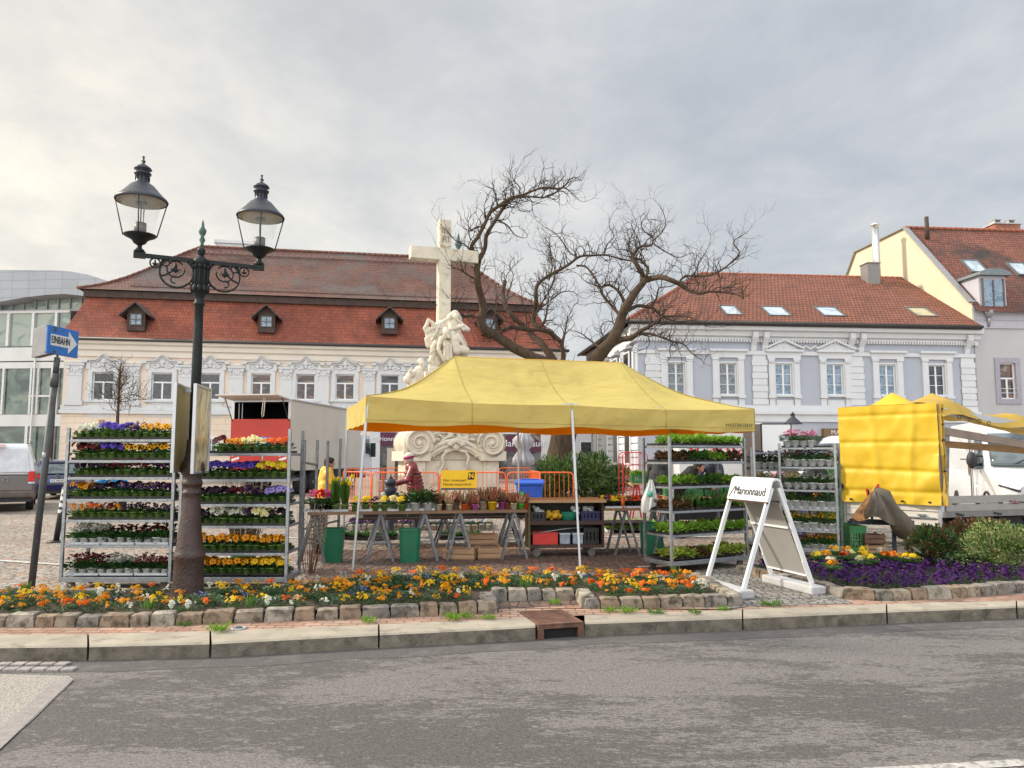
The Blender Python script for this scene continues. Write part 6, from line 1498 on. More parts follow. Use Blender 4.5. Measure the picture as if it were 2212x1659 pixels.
def mk_weed(v):
 t=MB()
 for k in range(60):
  a=rnd.uniform(0,6.28);q=rnd.random()*.05;leaf(t,(q*math.cos(a)*1.6,q*math.sin(a),0),(math.cos(a)*rnd.uniform(.2,1.4),math.sin(a)*rnd.uniform(.2,1),rnd.uniform(.3,1.2)),(0,0,1),rnd.uniform(.03,.085),.010)
 o=t.build('weed_tuft',lf_bri if v else lf_blade,fix=False);return tag(o,'x','weed','x')
wpool=Pool(lambda v:mk_weed(v))
for px,py,s,lab in((474,1363,1.3,'weed tuft beside the round valve cap'),(796,1345,1.0,'weed tuft on the pavement below the left white tent pole'),(982,1338,1.3,'largest weed tuft on the pavement left of the gully'),(1012,1336,.8,'small weed tuft beside the largest one left of the gully'),(1052,1338,.9,'weed tuft nearest the gully on its left'),(1198,1297+8,.9,'weed tuft above the gully at the recessed stones'),(1315,1322,.9,'weed tuft just right of the gully'),(1358,1324,1.2,'weed tuft second from the gully on its right'),(1412,1326,.9,'weed tuft below the right stone edging'),(1500,1325,.8,'weed tuft on the kerb below the board stand'),(1670,1310,1.2,'weed tuft in the setts right of the board stand'),(1560,1318,.7,'thin weed tuft left of the board stand foot'),(625,1330,.8,'weed tuft growing from the stone edging right of the lamp post'),(880,1322,.9,'weed tuft growing from the edging stones below the tables'),(395,1352,.7,'small weed tuft at the foot of the stones under the lamp')):
 p=gnd(px,py);wpool.put(rnd.random()<.6,(p.x,p.y,.004),rnd.uniform(0,6),lab,None,s*1.05)
dT=dt.normalized();nT=Vector((-dT.y,dT.x,0));rzT=math.atan2(dT.y,dT.x)
def tp(px,back=.12):
 best=None
 for k in range(400):
  q=ta+dT*(LT*k/399)+nT*back;c=1106+FPX*q.x/(q.y*CP+(ZT-1.6)*SP)
  if best is None or abs(c-px)<best[0]:best=(abs(c-px),q)
 q=best[1];return(q.x,q.y,ZT)
for k,px in enumerate((680,728,787,832,878,916)):
 p=tp(px,.06);tray(.33,.30,True,(p[0]-.165,p[1],ZT),rzT,'%s white tray on the flower table'%('first','second','third','fourth','fifth','sixth')[k],'white trays on the flower table')
def cyc(c,lab,px,back):
 t=thing('potted_cyclamen',lab,'cyclamen',tp(px,back));t.scale=(1.3,)*3;potmesh(.055,.09).build('pot',potb,t);foliage(50,.10,.08,.06,.07,.05).build('leaves',lf_dark,t);mb=MB()
 for k in range(34):a=rnd.uniform(0,6.28);q=rnd.uniform(0,.075);p=Vector((q*math.cos(a),q*math.sin(a),rnd.uniform(.15,.23)));leaf(mb,p,Vector((math.cos(a)*.5,math.sin(a)*.5,1)),(1,0,0),.035,.03);leaf(mb,p,Vector((-math.sin(a)*.6,math.cos(a)*.6,.8)),(1,0,0),.035,.03)
 mb.build('blossoms',fmat(c,0),t,fix=False)
cyc('pink','pink cyclamen at the left end of the flower table',677,.3);cyc('red','red cyclamen on the flower table beside the magenta one',693,.14);cyc('magenta','magenta cyclamen on the flower table',710,.2);cyc('red','darker red cyclamen behind the magenta one',698,.42)
def daff(lab,px,fl):
 t=thing('potted_daffodil',lab,'daffodil',tp(px,.14));t.scale=(1.15,)*3;potmesh(.055,.085).build('pot',potg,t);mb=MB()
 for k in range(70):
  a=rnd.uniform(0,6.28);b_=rnd.uniform(.01,.045);l=rnd.uniform(.26,.40);o=Vector((math.cos(a)*b_,math.sin(a)*b_,.07));leaf(mb,o,(math.cos(a)*.14,math.sin(a)*.14,1),(math.cos(a),math.sin(a),0),l,.016,0,.15)
 mb.build('leaves',lf_blade,t,fix=False);mb=MB();st=MB()
 for k in range(fl):
  a=k*2.1+1;p=Vector((math.cos(a)*.06+.02*k,-.02+.03*math.sin(a),rnd.uniform(.36,.46)));st.tube([(0,0,.1),p],.004,5);nrm=Vector((rnd.uniform(-.5,.5),-1,.15)).normalized();x=nrm.orthogonal().normalized();y=nrm.cross(x)
  for q in range(6):b_=q*1.047;d_=x*math.cos(b_)+y*math.sin(b_);leaf(mb,p,d_+nrm*.15,nrm,.038,.026)
  mb.lathe([(.008,0),(.012,.018),(.017,.024)],10,p,1,ax=nrm.to_track_quat('Z','Y').to_matrix(),cap=False)
 if fl:mb.build('blossoms',[fmat('bright',0),fmat('yellow',0)],t,fix=False);st.build('stems',lf_blade,t)
daff('dense pot of daffodil leaves with two open blooms',724,2);daff('loose pot of daffodils leaning right on the table',744,4)
def tprim(c,px,lab,back=.13):
 o=prpool.put((c,1),tp(px,back),rnd.uniform(0,6),lab,None,.95);z=ZT+.062;o.location.z=z
tpz=[]
def primpot(c,px,lab,back=.13):
 t=thing('potted_primrose',lab,'primrose',tp(px,back));t.scale=(1.4,)*3;potmesh(.05,.07).build('pot',potg,t);mb=MB()
 for k in range(12):a=k*.53;leaf(mb,(0,0,.07),(math.cos(a),math.sin(a),.3),(0,0,1),.10,.05)
 mb.build('leaves',lf_mid,t);mb=MB()
 for k in range(17):a=rnd.uniform(0,6.28);q=rnd.uniform(0,.05);pansyflower(mb,Vector((q*math.cos(a),q*math.sin(a),rnd.uniform(.11,.15))),Vector((math.cos(a)*.6,math.sin(a)*.6-.5,.8)),.021)
 mb.build('blossoms',[fmat(c,0),fmat('yellow',0)],t,fix=False)
for c,px,lab,b_ in(('bright',769,'bright yellow primrose left of the white tent pole',.1),('bright',789,'bright yellow primrose right behind the white tent pole',.16),('purple',811,'dark purple primrose on the flower table',.12),('bright',830,'yellow primrose right of the purple one',.12),('cream',850,'pale yellow primrose between two yellow ones',.2),('bright',868,'yellow primrose next to the green shrubs in white pots',.1)):primpot(c,px,lab,b_)
for k,(px,b_)in enumerate(((884,.2),(897,.1),(912,.26),(924,.1),(936,.2))):
 t=thing('potted_shrub',('leftmost','second','middle','fourth','rightmost')[k]+' of the small green shrubs in white pots on the flower table','potted shrub',tp(px,b_));t.scale=(1.35,)*3;potmesh(.055,.09).build('pot',potw,t);foliage(150,.10,.08,.17,.06,.024).build('leaves',lf_dark if k%2 else lf_mid,t)
heath=[mat('heather russet',(.30,.10,.05),.8,var=.4,scale=30),mat('heather brown',(.22,.12,.06),.8,var=.4,scale=30),mat('heather pale',(.48,.30,.17),.8,var=.4,scale=30)]
PC=dict(cream=(.55,.50,.36),orange=(.72,.10,.015),red=(.55,.03,.02),magenta=(.50,.10,.38),yellow=(.72,.42,.01),green=(.08,.42,.05),beige=(.42,.33,.24),wine=(.25,.03,.06),salmon=(.62,.22,.12),lime=(.35,.45,.08))
for k,(px,c,b_,s)in enumerate(((948,'cream',.12,1),(957,'wine',.3,1),(971,'cream',.1,1),(985,'beige',.3,1.1),(1004,'orange',.1,1),(1018,'salmon',.34,1.2),(1027,'magenta',.1,.9),(1044,'beige',.16,1.3),(1052,'wine',.4,1.2),(1063,'yellow',.1,1.3),(1084,'magenta',.3,1.1),(1096,'salmon',.36,1),(1110,'cream',.12,1.0),(1119,'beige',.4,1.0),(1126,'green',.12,.9),(1134,'orange',.2,.95),(1136,'red',.45,1.0))):
 t=thing('potted_heather','x','heather',tp(px,b_));t.scale=(s*1.3,)*3
 t['label']='%s heather, %s pot, flower table, %s'%(('russet','brown','pale')[k%3],c,('leftmost of the heathers','behind the leftmost heathers','left of the beige pot','behind and left of the orange pot','in front below the yellow board','behind the orange pot','beside the orange one','left of the yellow pot','behind the yellow pot','the large one','right of the yellow pot','in the rear between magenta and cream','in front near the right end','in the rear near the right end','at the right end','at the very right end in front','at the very right end behind')[k])
 potmesh(.045,.075).build('pot',plastic('pot '+c,PC[c]),t);mb=MB()
 for q in range(44):
  a=rnd.uniform(0,6.28);b2=rnd.uniform(.005,.045);e=Vector((math.cos(a)*b2*2,math.sin(a)*b2*2,rnd.uniform(.12,.21)));o=Vector((math.cos(a)*b2*.6,math.sin(a)*b2*.6,.06));mb.tube([o,e],[.006,.003],4)
  for w_ in range(3):pq=o.lerp(e,.4+.25*w_);leaf(mb,pq,rv()+Vector((0,0,.7)),(0,0,1),.02,.012)
 mb.build('twigs',heath[k%3],t,fix=False);foliage(22,.04,.06,.03,.04,.02).build('leaves',lf_dark,t)
for px,z,lab in((700,.26,'green price tag above the red cyclamens'),(893,.22,'green price tag among the small green shrubs'),(961,.2,'green price tag left of the yellow board'),(1127,.22,'green price tag at the right end of the heathers')):
 q=tp(px,.2);t=thing('price_tag',lab,'price tag',q);MB().box(-.03,-.002,z,.03,.002,z+.05).build('card',mat('signal green',(.01,.48,.08),.5),t,bevel=.001);MB().tube([(0,0,0),(0,0,z)],.003,5).build('stick',MATS['signal green'],t)
d3=Vector((math.cos(R(8)),math.sin(R(8)),0));n3_=Vector((-d3 .y,d3 .x,0))
for r_ in range(2):
 for k in range(8):
  c=['purple','bright','bordeaux','bright','red','bordeaux','cream','red'][(k+3*r_)%8]
  if r_==0:c=['purple','bright','bright','bordeaux','red','red','cream','red'][k]
  t_=ta3+d3*(.08+k*.13)+n3_*(.16+.2*r_);prp=prpool2 .put((c,),(t_.x,t_.y,ZT),0)if False else None
  t=None
  key='pp'+c
  if key not in G_:
   ta_,LT_=None,None
   t=thing('potted_primrose','x','primrose',(t_.x,t_.y,ZT));potmesh(.05,.07).build('pot',potb,t);mb=MB()
   for q in range(12):a=q*.53;leaf(mb,(0,0,.07),(math.cos(a),math.sin(a),.3),(0,0,1),.10,.05)
   mb.build('leaves',lf_dark,t);mb=MB()
   for q in range(20):a=rnd.uniform(0,6.28);w_=rnd.uniform(0,.06);pansyflower(mb,Vector((w_*math.cos(a),w_*math.sin(a),rnd.uniform(.12,.18))),Vector((math.cos(a)*.6,math.sin(a)*.6-.5,.8)),.023)
   mb.build('blossoms',[fmat(c,0),fmat('yellow',0)],t,fix=False);G_[key]=t
  else:t=dup(G_[key],(t_.x,t_.y,ZT),rnd.uniform(0,6))
  t['label']='%s primrose in the %s row on the short table right of the workbench'%(NAMES[c],'front' if r_==0 else 'rear');t['group']='%s primroses on the short table, %s row'%(NAMES[c],'front' if r_==0 else 'rear')
for k in range(3):
 q=ta3+d3*(.03+k*.35)+n3_*.05;tray(.33,.5,True,(q.x,q.y,ZT),R(8),'white tray under the primroses on the short table','trays on the short table')
rowm=[]
d2_=dT
for k in range(9):
 q=Vector((ta.x+.3,13.4,0))+d2_*(.15+k*.4)+nT*.1;tray(.36,.6,False,(q.x,q.y,z2t),rzT,'black tray of young plants on the rear table','black trays on the rear table',.06)
 for j in range(3):
  w_=q+d2_*(.06+j*.115)+nT*.1;bushy=pool.put(('bushy',('cream','purple','darkred','pink')[(k+j)%4],True,0),(w_.x,w_.y,z2t+.01),0,'%s flower in white pot on the rear table'%NAMES[('cream','purple','darkred','pink')[(k+j)%4]],'%s flowers on the rear table'%NAMES[('cream','purple','darkred','pink')[(k+j)%4]],1.0)
bed3=thing('flower_bed','small far flower bed with pale edging stones seen below the tables','flower bed')
P3=[gnd(735,1146),gnd(1062,1146)];
edging(bed3,P3,22,.12,.2)
mb=MB();mb.add([(P3[0].x,P3[0].y+.1,.08),(P3[1].x,P3[1].y+.1,.08),(P3[1].x,P3[1].y+1.4,.08),(P3[0].x,P3[0].y+1.4,.08)],[(0,1,2,3)]);mb.build('soil',soil,bed3)
for k in range(26):
 x=lerp(P3[0].x+.15,P3[1].x-.1,k/25)
 for j in range(2):
  if k<14:ppool.put((k%4,0),(x,P3[0].y+.3+.25*j,.08),k,'purple plant in the far bed seen below the tables','purple plants in the far bed',1.25)
  else:bpool.put(('white' if k%2 else 'blue',True),(x,P3[0].y+.3+.25*j,.08),k,'pale flowered plant in the far bed seen below the tables','pale plants in the far bed',1.25)
for k,(px,py)in enumerate(((745,1166),(775,1167),(806,1168),(838,1166),(966,1166),(996,1167),(1022,1166))):
 p=gnd(px,py);tray(.30,.4,False,(p.x-.15,p.y,.002),0,'black tray of seedlings standing on the ground behind the tables','seedling trays on the ground',.06)
 for j in range(6):lpool.put(('green',j%2==0),(p.x-.1+(j%3)*.1,p.y+.08+.15*(j//3),.07),j,'green seedling in a ground tray behind the tables','seedlings in ground trays',.8)
for k in range(7):
 p=gnd(1312+k*13,1147);tray(.30,.45,True,(p.x-.05,16.1,.002),0,'white tray of bright lettuce on the ground behind the short table','white lettuce trays on the ground',.06)
 for j in range(6):lpool.put(('bright',j%2==0),(p.x+.0+(j%2)*.1,16.2+.14*(j//2),.07),j*2,'bright lettuce in a ground tray behind the short table','lettuces in ground trays',1.6)
catk=mat('willow catkin',(.33,.28,.22),.85,var=.3,scale=40);wtw=mat('willow twig',(.16,.08,.04),.8,var=.3,scale=10)
def willow(lab,loc,n_,h,sp_,bucket):
 t=thing('pussy_willow',lab,'willow bundle',loc);tw_=MB();ck=MB();z0=0
 if bucket:MB().lathe([(.15,0),(.19,.36),(.20,.37),(.185,.37),(.14,.03),(0,.03)],20).build('bucket',plastic('bright green bucket',(.02,.25,.06)),t);z0=.1
 for k in range(n_):
  a=rnd.uniform(0,6.28);q=rnd.random()**.5;e=Vector((math.cos(a)*sp_*q,math.sin(a)*sp_*q,z0+h*rnd.uniform(.6,1)));o=Vector((math.cos(a)*.06,math.sin(a)*.06,z0));mpt=o.lerp(e,.5)+Vector((math.cos(a)*.04,math.sin(a)*.04,0));tw_.tube([o,mpt,e],[.004,.003,.0015],3,cap=False)
  for c in range(9):s=.45+.55*c/9;p=(mpt.lerp(e,(s-.5)*2)if s>.5 else o.lerp(mpt,s*2))+Vector((rnd.uniform(-.008,.008),rnd.uniform(-.008,.008),0));ck.ell(p,(.006,.006,.012),5,3)
 tw_.build('twigs',wtw,t,fix=False);ck.build('catkins',catk,t,fix=False);return t
willow('large pussy willow bundle in a green bucket behind the second trolley',(xat(530,10.9),10.9,0),170,1.30,.36,True)
willow('pussy willow bundle standing at the right side of the second trolley',(xat(672,10.6),10.6,0),34,1.05,.26,False)
t=thing('potted_shrub','dark potted shrub on the ground between the second trolley and the green bin','potted shrub',gnd(690,1196));potmesh(.09,.16).build('pot',potb,t);foliage(160,.16,.14,.32,.07,.02).build('leaves',lf_dark,t)
stone=mat('pale sandstone',(.60,.54,.43),.85,var=.10,scale=2.5,bump=.3,bscale=22,dirt=((.34,.29,.22),2.2,.57),det=8)
ZM=27.0;MS=ZM/FPX
mon=thing('monument','pale sandstone pieta monument with tall cross and scrolled pedestal behind the tent','monument',(xat(968,ZM+.6),ZM+.6,0),R(19))
ca=math.cos(R(19))
def mx_(px):return(px-968)*MS/ca*1.02
def mz(y):return 1.6+(985-y)*MS
mb=MB()
mb.box(-1.75,-1.0,0,1.75,1.2,.30);mb.box(-1.62,-.88,.301,1.62,1.1,mz(987)-.12)
for s_ in(-1,1):mb.box(s_*1.62,-.98,.302,s_*1.05,-.881,mz(987)-.15);mb.box(s_*1.15,-1.02,.5,s_*1.52,-.981,mz(987)-.35)
mb.build('plinth',stone,mon,bevel=.025)
def mould(path,offs_,dep):
 m2=MB()
 for(dy,r_)in offs_:m2 .tube([(x,dep-.06*r_*6,z+dy)for x,z in path],r_,8)
 return m2
zc=mz(988);arch=[(-1.78,zc),(-.95,zc)]+[(-.95+1.9*k/16,zc+.42*math.sin(math.pi*k/16)**.8)for k in range(1,16)]+[(.95,zc),(1.78,zc)]
mb=mould(arch,((0,.075),(.10,.05),(-.10,.04),(.16,.085)),-.95)
for s_ in(-1,1):mb.box(s_*1.84,-1.12,zc-.12,s_*.9,1.2,zc+.22)
mb.build('cornice',stone,mon)
mb=MB();up=[(-1.6,zc+.2),(-1.25,zc+.6),(-1.1,mz(935)),(-.95,3.3),(-.85,4.3),(.85,4.3),(.95,3.3),(1.1,mz(935)),(1.25,zc+.6),(1.6,zc+.2),(.9,zc-.1),(-.9,zc-.1)]
mb.prism(up,-.80,1.0);mb.box(-1.1,-1.0,4.301,1.1,1.1,4.55);mb.box(-.95,-.9,4.551,.95,1.0,4.7);mb.build('body',stone,mon,bevel=.03)
def volute(s_):
 m2=MB();n_=72;cx,cz,r_=s_*1.30,mz(957)-.02,.56;rot=Matrix.Rotation(R(90),3,'X')
 pr=[]
 for q in range(9):y=-1.12+2.1*q/8;bul=r_*(1-.10*abs(q-4)/4)+.02*(q%2);pr.append((bul,-y))
 m2 .lathe(pr,40,(cx,0,cz),ax=rot)
 for q in range(7):m2 .lathe([(r_*1.015,-.02),(r_*1.035,0),(r_*1.015,.02)],40,(cx,-1.0+.28*q,cz),ax=rot,cap=False)
 sp=[]
 for k in range(n_):a=k/n_*4.6*math.pi;rr_=r_*.92*(1-k/n_)**.9;sp.append((cx-s_*math.cos(a)*rr_,-1.15,cz-math.sin(a)*rr_*-1))
 m2 .tube(sp,[.065-.03*k/n_ for k in range(n_)],8);m2 .ell((cx,-1.17,cz),(.10,.07,.10),10,8)
 rr=random.Random(3)
 for k in range(9):a=R(-60+k*18)if s_<0 else R(240-k*18);m2 .ell((cx+math.cos(a)*(r_*1.18),-.98,cz+math.sin(a)*r_*1.1),(.13,.07,.05),8,6,rot=Matrix.Rotation(-a,3,'Y'))
 return m2
for s_ in(-1,1):volute(s_).build('volute',stone,mon)
mb=MB();rr=random.Random(5)
for k in range(9):a=R(20+k*17.5);mb.ell((math.cos(a)*.26,-1.12,zc+.35+math.sin(a)*.24),(.12,.06,.04),8,6,rot=Matrix.Rotation(-a,3,'Y'))
mb.ell((0,-1.12,zc+.33),(.13,.09,.11),10,8)
for s_ in(-1,1):mb.tube([(s_*.1,-1.06,zc+.25),(s_*.35,-1.06,zc+.20),(s_*.48,-1.03,zc),(s_*.42,-1.0,zc-.25),(s_*.55,-.95,zc-.5),(s_*.45,-.93,zc-.85)],[.05,.06,.06,.05,.06,.03],8)
for k in range(16):mb.ell((rr.uniform(-.55,.55),-.86,mz(945)+rr.uniform(-.1,.3)),(rr.uniform(.06,.2),.08,rr.uniform(.05,.1)),8,6,rot=Matrix.Rotation(rr.uniform(-1,1),3,'Y'))
for k in range(10):mb.ell((rr.uniform(-.5,.5),-.90,rr.uniform(.5,1.0)),(rr.uniform(.04,.12),.05,rr.uniform(.05,.14)),8,6)
mb.build('relief',stone,mon,remesh=.028)
xc=mx_(958);ztc,zb_=zat(475,ZM+.6),4.6;w_=.225;za0,za1=zat(537,ZM+.6),zat(563,ZM+.6)
mb=MB();mb.box(xc-w_,-.02,zb_,xc+w_,.42,za1);mb.box(xc-w_,-.02,za0,xc+w_,.42,ztc);mb.box(xc-1.28,-.021,za1,xc+1.28,.421,za0)
cr=mb.build('cross',stone,mon,bevel=.015)
za=ztc-.16;mb=MB();mb.prism([(xc-.20,za),(xc-.17,za-.05),(xc-.20,za-.85),(xc,za-.90),(xc+.20,za-.84),(xc+.22,za-.1),(xc+.12,za+.05)],-.07,-.022)
pl=mb.build('scroll',stone,cr,bevel=.01)
for s__,z in(('IN',za-.28),('RI',za-.62)):text('inscription',s__,.34,mat('cut letters',(.30,.26,.20),.9),pl,(xc,-.075,z),ext=.012)
def fig(name,caps,vox,deps,org,sc_=.553/4.74*MS*1.02,z0=None,extra=None,m_=None):
 m2=MB()
 for c in caps:
  d0,d1=(c[6],c[7])if len(c)>7 else(c[6],c[6])
  a=Vector(((c[0]-org[0])*sc_/ca,d0,(org[1]-c[1])*sc_+z0));b_=Vector(((c[3]-org[0])*sc_/ca,d1,(org[1]-c[4])*sc_+z0));r0,r1=c[2]*sc_*1.10,c[5]*sc_*1.10
  n_=max(2,int((b_-a).length/(min(r0,r1)*.6+1e-3))+1)
  for k in range(n_+1):
   t_=k/n_;m2 .ell(a.lerp(b_,t_),lerp(r0,r1,t_),10,8)
 if extra:extra(m2,sc_,org,z0)
 return m2 .build(name,m_ or stone,mon,remesh=vox)
org=(1080,1100);z0=zat(764,ZM+.6);ox=mx_(955.5)
mary=[(1235,395,78,1240,410,74,-.45),(1242,440,56,1246,470,42,-.56,-.58),(1160,400,34,1140,470,38,-.42),(1140,470,38,1060,512,26,-.42,-.38),(1300,390,30,1345,470,24,-.42),(1240,500,44,1240,540,55,-.46),(1150,590,56,1330,575,56,-.42),(1225,600,92,1215,740,88,-.42,-.40),(1215,740,90,1230,880,110,-.40),(1135,600,46,1150,690,46,-.50,-.60),(1150,690,44,1340,625,30,-.62,-.70),(1340,620,24,1372,600,12,-.72),(1355,585,46,1455,672,42,-.45,-.55),(1455,672,42,1360,690,30,-.55,-.70),(1355,690,22,1330,675,14,-.72),(1230,900,130,1200,1150,150,-.30),(1090,960,92,1070,1250,80,-.62,-.72),(1300,930,100,1400,1120,90,-.4),(1350,750,40,1445,930,42,-.25),(1445,930,40,1450,1110,46,-.25),(1400,850,30,1420,1000,40,-.2),(1060,515,30,960,590,40,-.36),(960,590,42,885,650,44,-.36,-.30),(885,650,40,850,560,34,-.30),(850,560,32,775,505,24,-.30),(775,505,26,750,600,34,-.3),(750,600,34,712,670,30,-.3),(712,670,32,765,745,46,-.28),(800,700,60,860,820,90,-.25),(765,745,44,800,830,60,-.25),(760,870,48,790,980,52,-.25),(850,820,95,880,980,90,-.25),(960,680,80,1050,850,110,-.2),(1080,560,60,1080,760,90,-.28),(980,640,60,1100,700,90,-.22),(1150,430,50,1130,560,60,-.36),(1320,460,34,1345,560,40,-.38),(900,1000,80,950,1250,110,-.2),(1000,1150,110,1100,1400,140,-.2),(1250,1150,140,1300,1400,140,-.2),(1020,1000,24,1000,1280,26,-.88),(1065,980,22,1060,1270,24,-.92),(1110,1000,22,1120,1250,24,-.90)]
for k in range(8):mary.append((1130+k*26,620+(k%3)*20,14,1120+k*30,900+(k%2)*50,16,-.62))
for a in((1165,560,1130,700),(1195,600,1160,800),(1290,600,1300,760),(960,640,800,700),(930,700,820,900),(980,760,880,1000),(1340,800,1420,1050),(880,600,900,760),(1260,520,1310,560)):mary.append((a[0],a[1],16,a[2],a[3],12,-.66 if a[0]>1100 else-.46))
for a in((1000,600,100),(900,720,95),(1010,780,110),(860,900,90),(960,940,100),(1120,700,90)):mary.append((*a,a[0]+10,a[1]+60,a[2]*.9,-.22))
f_=fig('mourning_figure',mary,.020,0,org,z0=z0);f_.location=(ox,0,0)
christ=[(1030,775,62,1035,800,60,-.86),(1050,840,38,1075,870,24,-.90,-.94),(1030,735,60,1040,740,56,-.82),(1150,800,58,1180,900,80,-.80),(1180,900,82,1195,1000,78,-.84),(1195,1000,78,1220,1090,80,-.86),(1220,1060,76,1390,1090,56,-.86,-.9),(950,890,46,905,1000,38,-.82,-.88),(1100,830,40,960,880,44,-.78,-.82),(905,1000,36,885,1090,30,-.9),(885,1090,30,945,1210,24,-.92),(945,1210,22,985,1290,20,-.92),(1240,820,38,1310,940,30,-.84,-.9),(1310,940,28,1395,1060,20,-.9),(1395,1060,18,1415,1090,14,-.9)]
f_=fig('reclining_figure',christ,.018,0,org,z0=z0);f_.location=(ox,0,0)
sc_=.553/4.74*MS*1.02
mb=MB();cx_,cz_=(960-1080)*sc_/ca,(1100-775)*sc_+z0;mb.tube([(cx_+.20*math.cos(2*math.pi*k/28),-.72+.05*math.cos(2*math.pi*k/28),cz_+.19*math.sin(2*math.pi*k/28))for k in range(29)],.012,6);o=mb.build('halo',stone,mon);o.location=(ox,0,0)
putto=[(870,965,50,870,980,46,-.6),(830,1030,42,840,1090,46,-.55),(810,1120,30,800,1150,24,-.55),(850,1150,50,830,1230,56,-.5),(800,1290,50,850,1330,56,-.5),(900,1250,50,930,1330,60,-.5),(860,1380,90,900,1500,110,-.4)]
f_=fig('cherub',putto,.024,0,org,z0=z0);f_.location=(ox,0,0)
saint=[(640,1340,52,650,1360,50,-.6),(628,1300,56,600,1310,40,-.55),(660,1395,24,670,1410,18,-.66),(640,1410,40,630,1450,60,-.55),(560,1480,60,690,1470,56,-.5),(610,1480,100,590,1640,120,-.45),(545,1480,46,470,1560,42,-.5,-.6),(470,1560,38,425,1490,26,-.62,-.7),(425,1490,20,440,1460,12,-.7),(430,1520,30,400,1640,70,-.5),(560,1700,140,560,1900,160,-.4)]
for k in range(5):saint.append((540+k*34,1500,12,560+k*26,1640,14,-.70))
f_=fig('kneeling_figure',saint,.020,0,org,z0=z0);f_.location=(ox,0,0)
mb=MB();xs=ox+(590-1080)*sc_/ca;mb.box(xs-.45,-.9,3.0,xs+.55,.2,3.9);mb.prism([(xs-.4,3.0),(xs+.9,3.0),(xs+1.2,2.2),(xs+.6,2.2)],-.7,.1);mb.build('console',stone,mon,bevel=.04)
bark=mat('bark',(.066,.041,.024),.95,var=.45,scale=6,stretch=(2.5,2.5,.5),bump=1.0,bscale=9,dirt=((.075,.07,.02),1.6,.57))
twigm=mat('twig bark',(.042,.028,.020),.9,var=.3,scale=5)
ZT_=29.5
def T_(X,Y,dz=0):return at((1600+X/1.58)*.553,(550+Y/1.58)*.553,ZT_+dz)
def Rr(w_):return w_/1.58*.553/2/FPX*ZT_
tree=thing('bare_tree','big gnarled leafless tree with twisted limbs rising behind the tent','tree',(0,0,0))
rt=random.Random(11)
trunk_base=gnd(1184,985+1640*1.6/ZT_)
jn=T_(990,1560)
